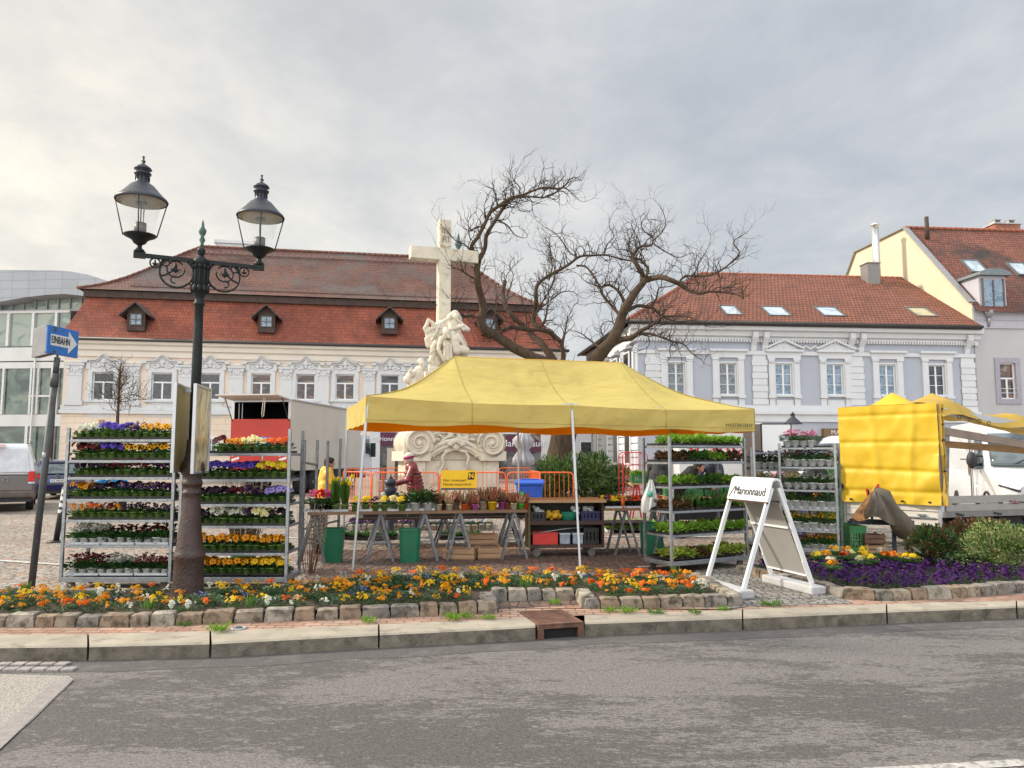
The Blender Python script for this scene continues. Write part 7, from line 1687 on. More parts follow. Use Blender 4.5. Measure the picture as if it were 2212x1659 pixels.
limbs=[([(1000,1520,110),(930,1430,84),(850,1370,74),(740,1325,70),(640,1275,66),(550,1215,62),(470,1170,60),(440,1110,56),(455,1040,54),(440,960,50),(420,880,46),(415,800,44),(425,740,38)],(0,-1.4)),([(425,745,34),(390,680,30),(385,645,28),(430,580,26),(470,500,24),(500,440,24),(560,395,22),(625,355,24),(700,335,18),(760,308,16),(830,290,15),(920,296,13),(960,275,11),(985,240,8)],(-1.4,-2.4)),([(425,740,34),(465,660,28),(475,580,24),(530,490,24),(575,420,22),(620,360,20)],(-1.4,-2.0)),([(660,350,14),(740,345,12),(830,350,12),(900,320,11),(950,290,9),(1010,330,5),(1050,370,3)],(-2.1,-1.6)),([(1010,1520,100),(930,1420,66),(870,1330,56),(820,1260,48),(760,1200,42),(700,1140,36),(640,1090,34),(590,1010,34),(575,940,32),(590,865,30)],(0,1.8)),([(940,1250,30),(905,1215,36),(860,1180,34),(800,1160,36),(765,1120,36),(770,1060,32),(780,980,28),(785,900,26),(830,850,22),(900,810,22),(980,765,20),(1050,715,18),(1130,708,14),(1210,705,13),(1290,725,12),(1370,742,10)],(.3,.9)),([(930,1420,40),(950,1330,34),(940,1260,30),(960,1180,12),(975,1090,8)],(.1,.5)),([(800,1165,26),(720,1165,28),(640,1150,30),(580,1165,26),(550,1200,18)],(.3,-.6)),([(1030,770,14),(1090,780,12),(1140,840,12),(1180,900,13),(1230,890,18),(1280,920,20),(1320,980,24),(1335,1030,26)],(.8,.2)),([(1300,1080,26),(1240,1010,22),(1190,950,18),(1170,905,12),(1090,870,6),(1060,845,4)],(.1,1.2)),([(1020,1520,130),(1120,1390,92),(1190,1300,86),(1250,1230,76),(1290,1150,68),(1310,1080,64),(1345,1010,58),(1395,930,52),(1440,875,46),(1440,830,34),(1405,770,30),(1380,735,24),(1390,690,20),(1430,650,18),(1490,645,14),(1500,600,10),(1450,560,7)],(0,-.8)),([(1445,865,42),(1490,850,38),(1550,840,36),(1610,860,34),(1670,885,32),(1720,920,28),(1790,940,24),(1850,930,18),(1930,935,14),(2010,945,10),(2060,975,6)],(-.6,-2.6)),([(1660,880,20),(1700,835,14),(1770,835,12),(1850,830,13),(1920,800,12),(1985,750,10),(2035,690,9),(2000,640,7),(2010,610,6),(2060,580,4),(2090,555,2)],(-1.2,-1.8)),([(1460,840,24),(1470,790,20),(1430,740,16),(1380,720,14)],(-.8,-.2)),([(1250,1250,40),(1310,1225,40),(1370,1215,36),(1420,1180,28),(1490,1140,22),(1540,1110,18),(1560,1085,14),(1640,1080,10),(1720,1085,7),(1790,1120,5)],(-.3,-1.8)),([(1330,1060,30),(1400,1020,26),(1470,1025,22),(1510,1040,18),(1560,1085,14),(1650,1115,9),(1760,1110,7),(1850,1150,4),(1980,1140,3)],(-.4,.9)),([(1400,1195,20),(1480,1190,16),(1560,1215,14),(1630,1240,12),(1690,1255,10),(1740,1310,7),(1800,1350,4)],(-.9,-2.4)),([(1635,1235,8),(1605,1280,7),(1610,1340,4),(1570,1370,2)],(-1.6,-1.8)),([(1480,1030,14),(1520,980,12),(1540,910,9),(1600,900,6),(1680,870,4)],(-.1,-.6)),([(430,860,16),(370,835,12),(320,800,9),(270,785,6),(240,760,3)],(-1.2,-2.2)),([(400,1075,26),(330,1080,16),(270,1060,12),(240,1030,8),(160,1010,6),(80,1000,5),(-20,1010,3)],(-1,-2.2)),([(410,1090,16),(350,1085,12),(300,1105,8),(250,1060,4)],(-1,-.4)),([(385,690,14),(340,640,9),(290,620,7),(240,570,4)],(-1.5,-2.3)),([(470,540,8),(420,530,10),(380,555,12)],(-1.8,-2.2)),([(540,490,12),(600,520,9),(650,580,7),(700,600,4)],(-1.8,-1)),([(540,410,10),(535,350,8),(515,300,7),(480,285,5),(440,260,2)],(-2,-2.6)),([(670,345,8),(680,290,7),(650,250,6),(655,210,3)],(-2.2,-2.8)),([(860,860,12),(880,780,11),(870,700,12),(865,640,8)],(.9,1.6)),([(1040,720,10),(990,690,10),(940,620,9),(900,570,6),(830,530,4),(770,480,2)],(.8,2)),([(770,1090,14),(810,1010,12),(860,930,10),(890,860,8),(900,780,5)],(.4,-.9)),([(780,1050,12),(850,1000,9),(930,940,8),(1000,930,5),(1060,970,3)],(.4,1.4)),([(810,1160,16),(840,1090,14),(850,1020,10),(860,960,8)],(.4,.6)),([(600,960,12),(620,900,8),(640,830,6),(610,770,4)],(1.6,2.2)),([(1200,710,10),(1220,640,8),(1260,590,6),(1230,530,3)],(.8,.2)),([(1400,740,14),(1350,660,10),(1370,590,8),(1400,520,5),(1380,460,3)],(-.4,.4)),([(1500,620,10),(1560,560,8),(1580,500,5),(1560,430,3)],(-.8,-1.4)),([(1510,640,10),(1590,690,8),(1660,720,6),(1740,690,4)],(-.8,0)),([(1780,830,8),(1780,770,7),(1820,700,5),(1850,640,3)],(-1.6,-2)),([(1900,930,12),(1960,900,7),(2040,880,4)],(-2.4,-3)),([(1180,1280,20),(1130,1245,10),(1060,1190,8),(1000,1170,4)],(.2,1)),([(1190,1200,10),(1180,1160,8),(1190,1130,6)],(.2,.6)),([(720,1160,14),(720,1080,10),(700,1000,6),(690,930,3)],(0,-.6)),([(500,1180,12),(530,1060,8),(540,960,6),(520,880,3)],(-.5,.4)),]
tm=MB();hub=MB();br_=[]
def smooth(pts,ws,sub=3):
 out=[];wo_=[]
 n_=len(pts)
 for i in range(n_-1):
  p0,p1,p2,p3=pts[max(0,i-1)],pts[i],pts[i+1],pts[min(n_-1,i+2)]
  for k in range(sub):
   t_=k/sub;out.append(.5*((2*p1)+(p2-p0)*t_+(2*p0-5*p1+4*p2-p3)*t_*t_+(3*p1-p0-3*p2+p3)*t_**3));wo_.append(lerp(ws[i],ws[i+1],t_))
 out.append(pts[-1]);wo_.append(ws[-1]);return out,wo_
tp0=Vector((xat(1193,ZT_,.1),ZT_,0));tj=T_(1005,1515)
tpts=[tp0,tp0 .lerp(T_(960,1700),.6),T_(962,1700),tj]
pts_,ws_=smooth([Vector((tp0 .x-.05,tp0 .y,-.1)),Vector((xat(1200,ZT_,.9),ZT_,.9)),Vector((xat(1215,ZT_,2.2),ZT_,2.2)),tj],[.62,.50,.47,.60],6)
def knobby(pts,ws,n_):
 m2=MB();m2 .tube(pts,ws,n_)
 for i,v in enumerate(m2 .v):
  q=Vector(v);nn_=mnoise.noise_vector(q*2.2)*.05+mnoise.noise_vector(q*6)*.02;k=ws[min(len(ws)-1,i//n_)];m2 .v[i]=tuple(q+nn_*min(1,k*3))
 return m2
knobby(pts_,ws_,20).build('trunk',bark,tree)
twigs=MB()
SEG=[]
def grow(p,d,L_,r_,lvl):
 n_=max(3,int(L_/.115));pts=[p];dd=d.copy();curl=rt.uniform(-1.0,1.0);st=L_/n_
 ax=Vector((rt.uniform(-.3,.3),1,rt.uniform(-.3,.3))).normalized()
 for k in range(n_):
  dd=(Matrix.Rotation(curl*.38+rt.uniform(-.42,.42),3,ax)@dd)+Vector((rt.uniform(-.12,.12),rt.uniform(-.14,.14),.10+.05*lvl));dd.normalize();p=p+dd*st;pts.append(p)
  if lvl<3 and k>0 and rt.random()<(.58 if lvl<2 else.50):
   a=rt.choice((-1,1))*rt.uniform(.5,1.15);grow(p,Matrix.Rotation(a,3,Vector((rt.uniform(-.6,.6),1,rt.uniform(-.6,.6))).normalized())@dd,L_*rt.uniform(.38,.62),r_*.62,lvl+1)
 twigs.tube(pts,[lerp(r_,r_*.35,i/(len(pts)-1))for i in range(len(pts))],4 if lvl<2 else 3,cap=False)
for P_,(da,db)in limbs:
 n_=len(P_);pts=[T_(x,y,lerp(da,db,i/(n_-1))+.15*math.sin(i*1.7))for i,(x,y,w_)in enumerate(P_)];ws=[Rr(w_)*.92 for x,y,w_ in P_]
 a,b_=smooth(pts,ws,4);thick=max(ws)>.12
 knobby(a,b_,12 if thick else 8).build('branch',bark,tree)
 Lp=0
 for i in range(1,len(a)):
  seg=(a[i]-a[i-1]).length;Lp+=seg;w_=b_[i]
  dens=.125 if w_<.07 else(.30 if w_<.12 else.7)
  while Lp>dens:
   Lp-=dens;d=(a[i]-a[i-1]).normalized();s_=rt.choice((-1,1));q=Matrix.Rotation(s_*rt.uniform(.6,1.4),3,Vector((rt.uniform(-.5,.5),1,rt.uniform(-.5,.5))).normalized())@d
   q.z+=.25;q.normalize()
   grow(a[i],q,rt.uniform(.38,1.0)*(1.0 if w_>.03 else.8),min(w_*.5,.024),1)
 grow(a[-1],(a[-1]-a[-3]).normalized(),rt.uniform(.8,1.2),min(b_[-1],.02),0)
tg=twigs.build('twigs',twigm,tree,fix=False)
ZS=37.0;st_=thing('bare_tree','young leafless tree with fine upright twigs in front of the cream building','tree',(0,0,0))
def S_(px,py,dz=0):return at(px,py,ZS+dz)
knobby([S_(253,1055),S_(253,960),S_(254,900),S_(257,860),S_(258,820),S_(262,775)],[.10,.085,.075,.05,.03,.008],10).build('trunk',bark,st_)
twigs=MB();rt=random.Random(5)
for k in range(34):
 y0=rt.uniform(800,905);p=S_(255+(905-y0)*.05,y0);s_=1 if k%2 else-1;L_=rt.uniform(.8,1.7)*(1 if y0>840 else.65)
 grow(p,Vector((s_*rt.uniform(.6,1.1),rt.uniform(-.7,.7),rt.uniform(.25,.8))).normalized(),L_,.018,1)
twigs.build('twigs',twigm,st_,fix=False)
orm=mat('orange barrier paint',(.80,.13,.03),.45,var=.08)
def mk_barrier(w_):
 t=thing('barrier','x','barrier',group='orange crowd barriers');mb=MB();r_=.021;h=1.1;c=.12
 pts=[(0,0,.02),(0,0,h-c),(c*.3,0,h-c*.3),(c,0,h),(w_-c,0,h),(w_-c*.3,0,h-c*.3),(w_,0,h-c),(w_,0,.02)];mb.tube(pts,r_,8);mb.tube([(0,0,.18),(w_,0,.18)],r_*.9,8);mb.build('frame',orm,t)
 mb=MB()
 n_=int(w_/.14)
 for k in range(1,n_):x=w_*k/n_;mb.tube([(x,0,.18),(x,0,h)],.008,5,cap=False)
 mb.build('bars',orm,t,fix=False);mb=MB()
 for x in(.25,w_-.25):mb.bar((x,-.28,.02),(x,.28,.02),.04,.02)
 mb.build('feet',orm,t);return t
bar_pool=Pool(lambda w_,q:mk_barrier(w_))
def barrier(a,b_,lab):
 A_,B_=Vector(a),Vector(b_);d=B_-A_;bar_pool.put((round(d.length,2),0),(A_.x,A_.y,0),math.atan2(d.y,d.x),lab,'orange crowd barriers')
Zf,Zr=23.4,32.0
def gp_(px,Z):return(xat(px,Z,1),Z,0)
L23=148
for k,lab in enumerate(('long front orange barrier behind the red coated woman','front orange barrier before the monument pedestal','front orange barrier at the right of the monument')):
 x0=gp_(804+k*146,Zf);barrier(x0,(x0[0]+2.02,Zf+.0,0),lab)
x0=gp_(742,24.6);barrier(x0,(xat(802,23.6,1),23.6,0),'left front orange barrier standing at an angle beside the tent leg')
barrier(gp_(1166,Zf+.1),(xat(1142,27,1),26.6,0),'orange barrier turned backwards behind the blue container')
barrier(gp_(742,29),(xat(820,30,1),31,0),'rear left orange barrier in front of the truck cab');barrier(gp_(828,Zr),(xat(828,Zr,1)+1.5,Zr,0),'rear orange barrier just left of the pedestal');barrier(gp_(1078,Zr),(xat(1078,Zr,1)+1.35,Zr,0),'rear orange barrier just right of the pedestal')
t=thing('information_board','yellow board reading Hier investiert Niederösterreich on two wooden stakes','sign',(xat(953,20),20,0));wB=xat(1030,20)-xat(953,20);zt_,zb_=zat(1016,20),zat(1054,20)
ybd=mat('board yellow',(.80,.48,.01),.5,var=.03)
MB().box(0,-.01,zb_,wB,.01,zt_).build('panel',ybd,t);MB().box(0,-.012,zb_-.05,wB,.008,zb_-.002).build('panel_footer',mat('footer dark',(.08,.08,.08),.5),t)
MB().box(.10,.012,0,.17,.05,zt_+.06).build('stake',woodl,t);MB().box(wB-.24,.012,0,wB-.17,.05,zt_+.06).build('stake',woodl,t)
bktx=mat('sign black',(.01,.01,.01));text('board_lettering','Hier investiert\nNiederösterreich.',.105,bktx,t,(wB*.05,-.013,zb_+.145),ext=.001,align='LEFT')
mb=MB();mb.prism([(wB*.74,zt_-.24),(wB*.92,zt_-.24),(wB*.95,zt_-.05),(wB*.77,zt_-.05)],-.015,-.0105);lg=mb.build('emblem',bktx,t);text('emblem_lettering','N',.17,ybd,lg,(wB*.845,-.017,zt_-.145),ext=.001,offset=.006)
t=thing('wheelie_bin','blue plastic container with lid behind the workbench','container',(xat(1115,19),19,0),R(-4));wB=xat(1172,19)-xat(1115,19);zt_=zat(1037,19);blp=plastic('bin blue',(.015,.085,.46))
mb=MB();mb.add([(.06,0,.15),(wB-.06,0,.15),(wB-.06,.5,.15),(.06,.5,.15),(0,-.04,zt_-.12),(wB,-.04,zt_-.12),(wB,.6,zt_-.12),(0,.6,zt_-.12)],[(0,1,2,3),(4,5,6,7),(0,1,5,4),(1,2,6,5),(2,3,7,6),(3,0,4,7)]);mb.build('body',blp,t,bevel=.02)
mb=MB();mb.prismx([(-.08,zt_-.118),(.64,zt_-.118),(.64,zt_-.05),(.5,zt_),(.1,zt_),(-.08,zt_-.06)],-.03,wB+.03);mb.box(.1,.12,zt_+.001,wB-.1,.42,zt_+.025);mb.build('lid',blp,t,bevel=.012)
for x in(.1,wB-.1):MB().lathe([(.1,-.03),(.1,.03)],14,(x,.5,.1),ax=Matrix.Rotation(R(90),3,'Y')).build('wheel',blk,t)
t=thing('hydrant','dark blue black hydrant with domed cap and side outlet below the front barrier','hydrant',(xat(843,15.5,.8),15.5,0));hz=lambda y:zat(y,15.5)
MB().lathe([(.12,0),(.13,.05),(.09,.08),(.09,hz(1072)),(.125,hz(1066)),(.13,hz(1055)),(.085,hz(1051)),(.115,hz(1047)),(.12,hz(1040)),(.09,hz(1036)),(.04,hz(1033)),(.05,hz(1031)),(.02,hz(1029)),(.012,hz(1024)),(0,hz(1023))],18).build('body',mat('hydrant paint',(.012,.02,.032),.35,var=.2),t)
for s_ in(-1,1):MB().lathe([(.055,0),(.06,.10),(.045,.115),(0,.12)],12,(s_*.06,-.02,hz(1062)-.04),ax=(Vector((s_,-.5,-.3))).to_track_quat('Z','Y').to_matrix()).build('outlet',MATS['hydrant paint']if s_>0 else mat('outlet cap',(.35,.36,.37),.4),t)
def smalllamp(lab,px,Z,ztop,s=1):
 t=thing('street_lamp',lab,'street lamp',(xat(px,Z,3),Z,0));h=ztop
 MB().lathe([(.12,0),(.10,.5),(.05,.8),(.045,h-.95*s),(.09,h-.93*s),(.14*s,h-.85*s),(.0,h-.84*s)],12).build('pole',iron,t);MB().lathe([(.13*s,h-.84*s),(.22*s,h-.50*s)],14,cap=False).build('glass',glz,t)
 MB().lathe([(.36*s,h-.50*s),(.34*s,h-.47*s),(.2*s,h-.33*s),(.08*s,h-.22*s),(.07*s,h-.14*s),(.11*s,h-.12*s),(.03*s,h-.04*s),(.0,h)],16).build('hood',irong,t)
smalllamp('black street lamp in front of the lilac building beside the pink flowers',1713,33,zat(889,33),1.1)
smalllamp('small black lantern post left of the monument pedestal',866,33,zat(1002,33),.55)
par=thing('parasol','closed off white parasol tied in the middle beside the plum shop window','parasol',(xat(1131,34,2),34,0));cvs=mat('off white canvas',(.50,.50,.54),.85,var=.1,trans=(.15,(.6,.6,.6)))
mb=MB();prof=[(.05,zat(930,34)),(.14,zat(934,34)),(.40,zat(950,34)),(.36,zat(960,34)),(.20,zat(972,34)),(.40,zat(990,34)),(.42,zat(1004,34)),(.05,zat(1006,34))]
n_=40;vs=[]
for r_,z in prof:
 for j in range(n_):a=2*math.pi*j/n_;k=1+.28*math.cos(a*10+z*2);vs.append((r_*k*math.cos(a),r_*k*math.sin(a),z))
mb.add(vs,[(i*n_+j,i*n_+(j+1)%n_,(i+1)*n_+(j+1)%n_,(i+1)*n_+j)for i in range(len(prof)-1)for j in range(n_)],0,True);mb.build('canopy',cvs,par,fix=False);MB().tube([(0,0,0),(0,0,zat(926,34))],.04,8).build('pole',galv,par);MB().lathe([(.4,0),(.4,.08),(.1,.12)],16).build('foot',MATS['concrete cap'],par)
t=thing('traffic_sign','blue parking sign with white P in front of the open red truck','traffic sign',(xat(568,26,2),26,0));MB().tube([(0,.03,0),(0,.03,zat(943,26))],.03,8).build('pole',galvd,t);zt_=zat(944,26);pn=MB().box(-.24,0,zt_-.52,.24,.02,zt_).build('panel',blue,t);text('sign_lettering','P',.5,swh,pn,(-.02,-.006,zt_-.27),ext=.003)
rd=mat('red tube',(.45,.03,.04),.4);t=thing('roll_cage','red wire roll cage standing in front of the lilac side street','roll cage',(xat(1346,25),25,0),R(5));wR=xat(1400,25)-xat(1346,25);zt_=zat(977,25)
mb=MB()
for yy in(0,.6):
 mb.tube([(0,yy,.15),(0,yy,zt_-.1),(.1,yy,zt_),(wR-.1,yy,zt_),(wR,yy,zt_-.1),(wR,yy,.15)],.018,6)
 for k in range(1,7):x=wR*k/7;mb.tube([(x,yy,.15),(x,yy,zt_)],.008,4,cap=False)
 for z in(.5,.9,1.3):mb.tube([(0,yy,z),(wR,yy,z)],.008,4)
for x in(0,wR):
 for z in(.3,.7,1.1,1.5):mb.tube([(x,0,z),(x,.6,z)],.008,4)
mb.box(0,0,.13,wR,.6,.16);mb.build('frame',rd,t,fix=False)
for x in(.06,wR-.06):MB().lathe([(.06,-.015),(.06,.015)],12,(x,.05,.06),ax=Matrix.Rotation(R(90),3,'X')).build('castor',blk,t)
t=thing('trestle_table','small table on red trestles carrying green crates behind the bushes','table',(xat(1368,19.5),19.5,0));wR=1.0;zt_=zat(1044,19.5);MB().box(-.05,0,zt_-.04,wR,.6,zt_).build('tabletop',woodl,t)
trestle(t,.12,.05,zt_-.04,.3,.45,rd);trestle(t,wR-.15,.05,zt_-.04,.3,.45,rd)
GC=crate(.40,.30,.22,None).build('plastic_crate',gB,None,(xat(1366,19.4),19.55,zt_+.001),fix=False);tag(GC,'green crate on the left of the red trestle table','crate')
dup(GC,(xat(1366,19.4)+.42,19.55,zt_+.001),0,'green crate on the right of the red trestle table')
for k in range(8):lpool.put(('bright',k%2==0),(xat(1366,19.4)+.08+.1*k,19.68,zt_+.17),k,'bright lettuce in the crates on the red trestle table','lettuces on the red trestle table',1.5)
t=thing('wooden_box','pale wooden crate boards standing behind the left front barrier','box',(xat(754,24.2),25.2,0));MB().box(0,0,0,.75,.1,zat(1032,25.2)).box(.02,-.02,.2,.73,-.001,.32).box(.02,-.02,.6,.73,-.001,.72).build('body',mat('pale board',(.55,.47,.36),.8,var=.1),t)
t=thing('wooden_box','pale wooden panel leaning behind the barrier beside the red coated woman','box',(xat(858,25.2),25.4,0));MB().box(0,0,0,.72,.1,zat(1027,25.2)).box(.02,-.02,.3,.70,-.001,.42).box(.02,-.02,.7,.70,-.001,.82).build('body',MATS['pale board'],t)
tyre=mat('tyre rubber',(.014,.014,.015),.8,var=.2);rimm=mat('alloy rim',(.38,.38,.39),.35,metal=.8,var=.05)
vwhite=mat('white car paint',(.66,.67,.68),.25,var=.03,scale=1,coat=.5);carg=panemat('car glass',(.025,.035,.04),(.10,.13,.145),None,1.2);bplast=mat('black trim',(.02,.02,.022),.55,var=.1)
redl=mat('tail light red',(.55,.015,.01),.2,var=.2,scale=20);clr=mat('headlight clear',(.55,.57,.60),.08,var=.3,scale=14)
def wheel(par,x,y,r_,w_=.2,holes=0):
 rot=Matrix.Rotation(R(90),3,'Y')
 t=MB().lathe([(r_*.62,-w_/2),(r_*.95,-w_/2),(r_,-w_*.35),(r_,w_*.35),(r_*.95,w_/2),(r_*.62,w_/2)],24,(x,y,r_),ax=rot).build('wheel',tyre,par)
 m2=MB().lathe([(r_*.62,-w_*.48),(r_*.55,-w_*.42),(r_*.3,-w_*.36),(r_*.18,-w_*.5),(0,-w_*.5)],24,(x,y,r_),ax=rot);m2 .lathe([(r_*.62,w_*.48),(r_*.55,w_*.42),(r_*.3,w_*.36),(r_*.18,w_*.5),(0,w_*.5)],24,(x,y,r_),ax=rot);o=m2 .build('rim',rimm,t)
 m2=MB()
 for s_ in(-1,1):
  for k in range(holes or 5):a=2*math.pi*k/(holes or 5);m2 .lathe([(r_*.07,s_*w_*.41),(r_*.07,s_*w_*.45)],8,(x,y+math.cos(a)*r_*.43,r_+math.sin(a)*r_*.43),ax=rot)
 m2 .build('rim_holes',blk,t,fix=False);return t
def shell(prof,wfun,n_=1):
 m2=MB();k=len(prof);vs=[(-wfun(y,z),y,z)for y,z in prof]+[(wfun(y,z),y,z)for y,z in prof]
 m2 .add(vs,[tuple(range(k)),tuple(reversed(range(k,2*k)))]+[(i,i+k,(i+1)%k+k,(i+1)%k)for i in range(k)]);return m2
def vwmark(par,x,y,z,r_,m_,rotz=0):
 m2=MB();m2 .tube([(x+r_*math.cos(2*math.pi*k/24),y,z+r_*math.sin(2*math.pi*k/24))for k in range(25)],r_*.12,6)
 for a,b_ in(((-.38,.78),(0,.12)),((.38,.78),(0,.12)),((-.85,.35),(-.42,-.72)),((-.42,-.72),(0,.0)),((0,.0),(.42,-.72)),((.42,-.72),(.85,.35))):m2 .bar((x+a[0]*r_,y,z+a[1]*r_),(x+b_[0]*r_,y,z+b_[1]*r_),r_*.14,r_*.14)
 m2 .build('badge',m_,par,fix=False);MB().lathe([(r_*1.0,0),(r_*1.0,.01),(0,.012)],20,(x,y+.012,z),ax=Matrix.Rotation(R(90),3,'X')).build('badge_plate',bplast,par)
Zv=22.3;xr=xat(75,Zv,.9);vr=thing('parked_van','white over brown parked van seen from behind at the left edge','van',(xr-.97*math.cos(R(31)),Zv-.97*math.sin(R(31)),0),R(31))
vbrown=mat('brown grey car paint',(.105,.085,.07),.3,var=.05,coat=.4)
wf=lambda y,z:.97-.0*z if z<1.05 else.97-.22*((z-1.05)/.92)**1.6
MB_=shell([(.10,.30),(.02,.45),(-.02,.62),(.0,1.05),(4.7,1.05),(4.95,.85),(5.0,.5),(4.9,.28)],wf);vb=MB_.build('lower_body',vbrown,vr,bevel=.05)
shell([(.0,1.055),(.10,1.50),(.20,1.88),(.34,1.96),(3.2,1.97),(3.7,1.85),(4.3,1.18),(4.6,1.055)],wf).build('upper_body',vwhite,vr,bevel=.06)
m2=MB();m2 .add([(.10,.005,1.14),(.84,.005,1.14),(.74,.16,1.80),(.10,.16,1.80)],[(0,1,2,3)]);m2 .add([(-.10,.005,1.14),(-.84,.005,1.14),(-.74,.16,1.80),(-.10,.16,1.80)],[(0,3,2,1)])
for v_ in range(len(m2 .v)):x,y,z=m2 .v[v_];m2 .v[v_]=(x,y-.03,z)
m2 .build('blind_panel',mat('off white blanked window',(.55,.56,.58),.3),vr,solid=.008)
MB().box(-.006,-.035,.6,.006,-.012,1.05).build('door_gap',blk,vr)
for s_ in(-1,1):
 MB().box(s_*.80,-.035,.86,s_*.975,.12,1.16).build('tail_light',redl,vr,bevel=.02);MB().box(s_*.81,-.04,.80,s_*.97,.10,.855).build('reflector',clr,vr)
 wheel(vr,s_*.86,.95,.34);wheel(vr,s_*.86,3.95,.34)
 MB().tube([(s_*.78,.25,1.97),(s_*.78,.35,2.02),(s_*.78,3.1,2.02),(s_*.78,3.3,1.97)],.018,6).build('roof_rail',galv,vr)
m2=MB();m2 .box(-.98,-.14,.40,.98,.05,.60);m2 .build('bumper',mat('scuffed brown bumper',(.10,.075,.06),.4,var=.3),vr,bevel=.04);MB().box(-.9,-.06,.28,.9,.1,.40).build('underside',bplast,vr)
m2=MB();m2 .ell((.0,-.26,.40),.035,10,8);m2 .tube([(0,-.26,.38),(0,-.2,.32),(0,.0,.32)],.02,6);m2 .build('tow_ball',rimm,vr)
MB().box(-.22,-.03,1.90,.22,.18,1.925).build('brake_light',redl,vr);vwmark(vr,.26,-.035,.92,.065,rimm)
MB().box(-.1,-.032,.80,.0,-.021,.95).build('plate_recess',bplast,vr)
Zb=28.3;cb_=thing('parked_car','dark blue estate car seen from behind beside the brown and white van','car',(xat(124,Zb,.8),Zb,0),R(20));cbl=mat('dark blue car paint',(.012,.014,.075),.22,var=.05,coat=.6)
wc_=lambda y,z:.91 if z<.92 else.91-.20*((z-.92)/.55)
shell([(.12,.26),(.0,.40),(-.04,.62),(.02,.93),(3.6,.93),(4.5,.74),(4.65,.5),(4.6,.25)],wc_).build('body',cbl,cb_,bevel=.06)
shell([(.02,.935),(.28,1.34),(.40,1.42),(1.2,1.46),(2.2,1.44),(2.7,1.34),(3.6,.935)],wc_).build('cabin',cbl,cb_,bevel=.05)
m2=MB();m2 .add([(-.74,-.005,.96),(.74,-.005,.96),(.62,.22,1.32),(-.62,.22,1.32)],[(0,1,2,3)]);m2 .build('rear_window',carg,cb_,solid=-.008)
for s_ in(-1,1):
 m2=MB();x0=s_*.915;
 for ya,yb2 in((.35,1.25),(1.32,2.15),(2.2,3.0)):m2 .add([(s_*.905,ya+.1,.96),(s_*.905,yb2,.96),(s_*.775,yb2-.05,1.33),(s_*.775,ya+.22,1.33)],[(0,1,2,3)])
 m2 .build('side_window',carg,cb_,solid=.006)
 MB().box(s_*.50,-.055,.76,s_*.925,.1,.92).build('tail_light',redl,cb_,bevel=.03);MB().lathe([(.05,0),(.045,.01),(0,.012)],14,(s_*.66,-.052,.84),ax=Matrix.Rotation(R(90),3,'X')).build('reverse_light',clr,cb_)
 wheel(cb_,s_*.80,.85,.315);wheel(cb_,s_*.80,3.6,.315)
 MB().tube([(s_*.66,.45,1.45),(s_*.66,.6,1.50),(s_*.66,2.1,1.50),(s_*.66,2.3,1.45)],.016,6).build('roof_rail',rimm,cb_)
MB().box(-.93,-.10,.34,.93,.05,.58).build('bumper',cbl,cb_,bevel=.04);MB().box(-.62,-.115,.575,.62,-.05,.595).build('chrome_strip',rimm,cb_);MB().box(-.8,-.08,.22,.8,.1,.335).build('underside',bplast,cb_);MB().box(-.62,.18,1.345,.62,.3,1.40).build('spoiler',cbl,cb_)
pl_=MB().box(-.26,-.075,.63,.26,-.06,.745).build('number_plate',swh,cb_);MB().box(-.26,-.078,.63,-.215,-.0755,.745).build('plate_stripe',blue,pl_);text('plate_lettering','KO V60 DI',.10,MATS['sign black'],pl_,(.02,-.08,.687),ext=.001,sx=.85)
vwmark(cb_,0,-.075,.86,.055,rimm)
ang=math.atan2(-.118,.99);tk=thing('box_truck','long white box truck with red tailgate and raised rear hatch behind the flower trolleys','truck',(xat(628,30.7,3),30.7,0),ang)
boxw=mat('off white truck side',(.60,.56,.49),.6,var=.05,scale=.5,dirt=((.50,.46,.40),.6,.58));W_t=2.5;Ht_=3.85;Lt_=9.0
m2=MB();m2 .box(-.05,0,1.0,0,Lt_,Ht_);m2 .box(-W_t,0,1.0,-W_t+.05,Lt_,Ht_);m2 .box(-W_t,0,Ht_+.001,0,Lt_,Ht_+.05);m2 .box(-W_t+.051,Lt_-.05,1.0,-.051,Lt_,Ht_);m2 .box(-W_t+.051,0,1.0,-.051,Lt_-.051,1.05);m2 .build('cargo_box',boxw,tk)
m2=MB();m2 .box(-.10,-.03,1.0,.02,-.001,Ht_+.03);m2 .box(-W_t-.02,-.03,1.0,-W_t+.10,-.001,Ht_+.03);m2 .box(-W_t+.101,-.03,Ht_-.06,-.101,-.001,Ht_+.03);m2 .tube([(.01,-.02,Ht_+.04),(.01,Lt_,Ht_+.04)],.05,8);m2 .build('rear_frame',alu,tk)
red_=mat('tailgate red',(.50,.035,.022),.45,var=.08,scale=2,dirt=((.42,.05,.04),3,.6));zr0,zr1=1.0,zat(905,30.7)
MB().box(-W_t-.0,-.10,zr0,-.0,-.031,zr1).build('tailgate',red_,tk,bevel=.02)
m2=MB();zf0=Ht_;m2 .add([(-W_t,-.02,zf0),(0,-.02,zf0),(0,-1.45,zf0+.10),(-W_t,-1.45,zf0+.10),(-W_t,-.02,zf0+.05),(0,-.02,zf0+.05),(0,-1.45,zf0+.15),(-W_t,-1.45,zf0+.15)],[(0,1,2,3),(7,6,5,4),(0,1,5,4),(1,2,6,5),(2,3,7,6),(3,0,4,7)]);m2 .build('hatch',boxw,tk)
for s_ in(-.06,-W_t+.06):MB().tube([(s_,-.04,Ht_-.9),(s_,-.75,Ht_+.04)],.02,6).build('hatch_strut',MATS['black trim'],tk)
